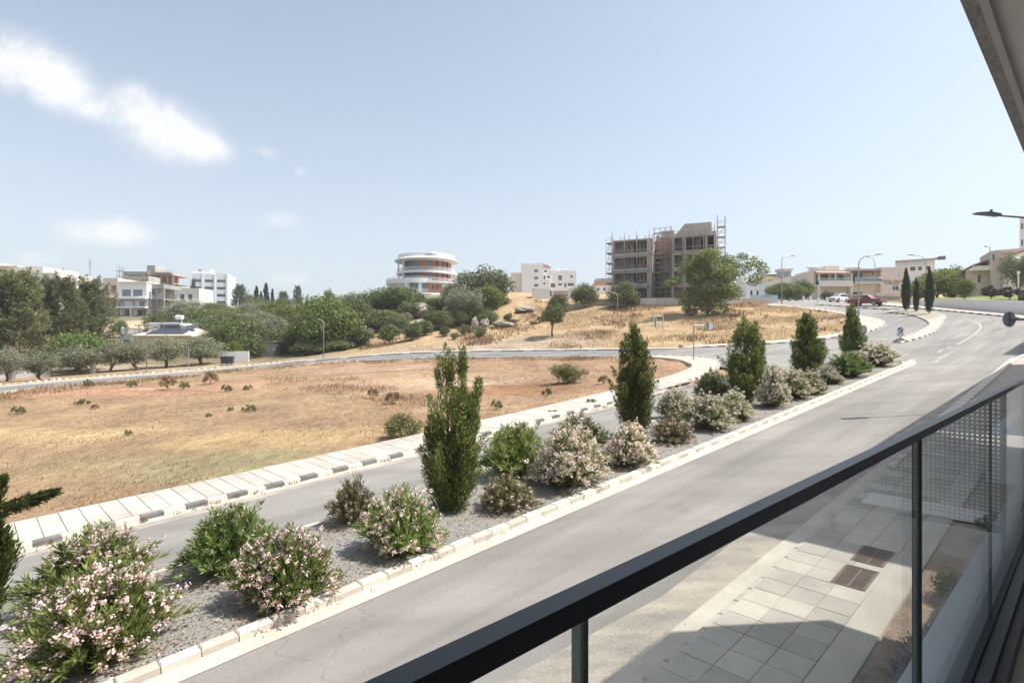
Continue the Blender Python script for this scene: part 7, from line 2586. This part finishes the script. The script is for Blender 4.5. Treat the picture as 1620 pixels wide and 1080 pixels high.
def vehicle(name, label, cat, loc, rotz, paint_, kind):
    t = thing(name, label, cat, loc, rotz, 'cars in the car park')
    L_ = 4.75 if kind == 'suv' else 5.1
    W_ = .91
    mb = MB()
    if kind == 'suv':
        loft(mb, [hull(-2.36, .78, .42, .95), hull(-2.25, .88, .34, 1.05), hull(-1.4, W_, .3, 1.08), hull(.9, W_, .3, 1.06), hull(1.25, W_, .3, 1.04), hull(2.0, .88, .32, .95), hull(2.3, .8, .36, .86), hull(2.38, .7, .42, .74)])
        loft(mb, [cabin(-2.28, .82, .74, 1.04, 1.1), cabin(-2.0, .84, .68, 1.04, 1.66), cabin(-1.2, .86, .7, 1.04, 1.75), cabin(.1, .86, .7, 1.04, 1.73), cabin(.45, .86, .69, 1.03, 1.66), cabin(1.3, .84, .78, 1.0, 1.06)])
    else:
        loft(mb, [hull(-.4, W_, .45, 1.08), hull(1.2, W_, .42, 1.07), hull(1.9, .89, .42, 1.02), hull(2.4, .82, .45, .95), hull(2.52, .74, .5, .85)])
        loft(mb, [cabin(-.42, .84, .7, 1.06, 1.12), cabin(-.3, .84, .68, 1.06, 1.68), cabin(.2, .84, .69, 1.06, 1.74), cabin(.55, .84, .68, 1.05, 1.68), cabin(1.25, .82, .76, 1.03, 1.1)])
    body = mb.build('body', paint_, t)
    if kind == 'pickup':
        b2 = MB()
        b2.box(-2.55, -.9, .5, -.42, .9, .72)
        b2.box(-2.55, -.9, .721, -.42, -.82, 1.12).box(-2.55, .82, .721, -.42, .9, 1.12).box(-2.55, -.82, .721, -2.47, .82, 1.1)
        b2.build('load_bed', paint_, t)
        rb_ = MB()
        for s_ in (-1, 1):
            rb_.tube([(-.55, s_ * .72, 1.1), (-.6, s_ * .68, 1.72)], .03, 6)
        rb_.tube([(-.6, -.68, 1.72), (-.6, .68, 1.72)], .03, 6)
        rb_.build('roll_bar', metal_d, t)
    wx = (-1.42, 1.45) if kind == 'suv' else (-1.6, 1.5)
    for x in wx:
        for s_ in (-1, 1):
            w_ = MB().disc_y(0, 0, .37, -.11, .11, 24).build('wheel', gasket, t, (x, s_ * .82, .37))
            MB().disc_y(0, 0, .24, s_ * .111 if s_ > 0 else -.125, s_ * .125 if s_ > 0 else -.111, 16).build('rim', metal_g, w_)
            ar = MB()
            a2 = [(x + .46 * math.cos(q), .37 + .46 * math.sin(q)) for q in np.linspace(0, math.pi, 12)]
            a1 = [(x + .385 * math.cos(q), .37 + .385 * math.sin(q)) for q in np.linspace(math.pi, 0, 12)]
            ar.extr(a2 + a1, s_ * .9, s_ * .93)
            ar.build('wheel_arch', frame_d, t)
    for s_ in (-1, 1):
        g_ = MB()
        if kind == 'suv':
            sets = [[(-1.95, 1.1), (-1.12, 1.1), (-1.12, 1.6), (-1.8, 1.56)], [(-1.05, 1.1), (-.12, 1.1), (-.12, 1.62), (-1.05, 1.62)], [(-.05, 1.1), (1.02, 1.08), (.42, 1.58), (-.05, 1.61)]]
        else:
            sets = [[(-.2, 1.12), (1.0, 1.1), (.5, 1.6), (-.2, 1.62)]]
        for poly in sets:
            wz = lambda z: s_ * (.868 - (z - 1.04) * .24)
            pv = [(x, wz(z) + s_ * .012, z) for x, z in poly]
            MB().add(pv, [tuple(range(len(pv)))]).build('side_window', pane_m, t)
    if kind == 'suv':
        MB().quad((1.24, -.76, 1.1), (1.24, .76, 1.1), (.5, .63, 1.64), (.5, -.63, 1.64)).build('windscreen', pane_b, t)
        MB().quad((-2.27, -.72, 1.16), (-2.06, -.62, 1.6), (-2.06, .62, 1.6), (-2.27, .72, 1.16)).build('rear_window', pane_m, t)
        fx_ = 2.385
    else:
        MB().quad((1.22, -.72, 1.12), (1.22, .72, 1.12), (.6, .6, 1.64), (.6, -.6, 1.64)).build('windscreen', pane_b, t)
        fx_ = 2.525
    MB().box(fx_ - .04, -.42, .55, fx_ + .01, .42, .76).build('grille', metal_d, t)
    MB().box(fx_ - .3, -.86, .36, fx_ + .04, .86, .52).build('bumper', paint_ if kind == 'suv' else metal_d, t)
    for s_ in (-1, 1):
        MB().box(fx_ - .16, s_ * .62 - .17, .68, fx_ - .02, s_ * .62 + .17, .84).build('headlight', mat('lamp_glass', (.75, .76, .78), .15, var=.05), t)
        MB().box(.85, s_ * .97 - .1, 1.08, 1.0, s_ * .97 + .1, 1.24).build('mirror', paint_, t)
        MB().box(-.45, s_ * .925 - .01, .88, -.3, s_ * .925 + .01, .92).build('door_handle', metal_d, t)
    MB().box(fx_ + .041, -.25, .4, fx_ + .05, .25, .5).build('number_plate', white_cool, t)
    if kind == 'suv':
        for s_ in (-1, 1):
            MB().bar((-1.6, s_ * .62, 1.79), (.2, s_ * .62, 1.78), .04).build('roof_rail', metal_g, t)
    return t


x, y = at(1326, 478)
vehicle('parked_car', 'white four wheel drive car parked before the beige apartments', 'car', (x, y, h(x, y)), R(-148), mat('car_white', (.78, .78, .78), .25, var=.02, spec=.6), 'suv')
x, y = at(1371, 484)
vehicle('parked_pickup', 'red pickup truck parked behind the tall street lamp', 'pickup', (x, y, h(x, y)), R(-58), mat('car_red', (.26, .03, .035), .3, var=.05, spec=.6), 'pickup')

# ------------------------------------------------------------------ summer haze: a thin even veil round the whole scene
hz = bpy.data.materials.new('haze')
hz.use_nodes = True
hn = hz.node_tree.nodes
hn.remove(hn['Principled BSDF'])
pv = hn.new('ShaderNodeVolumePrincipled')
pv.inputs['Color'].default_value = (.93, .96, 1.0, 1)
pv.inputs['Density'].default_value = 0.0004
pv.inputs['Anisotropy'].default_value = .2
hz.node_tree.links.new(pv.outputs[0], hn['Material Output'].inputs['Volume'])
tag(MB().box(-5200, -5200, -60, 5200, 5200, 75).build('haze', hz), kind='stuff')
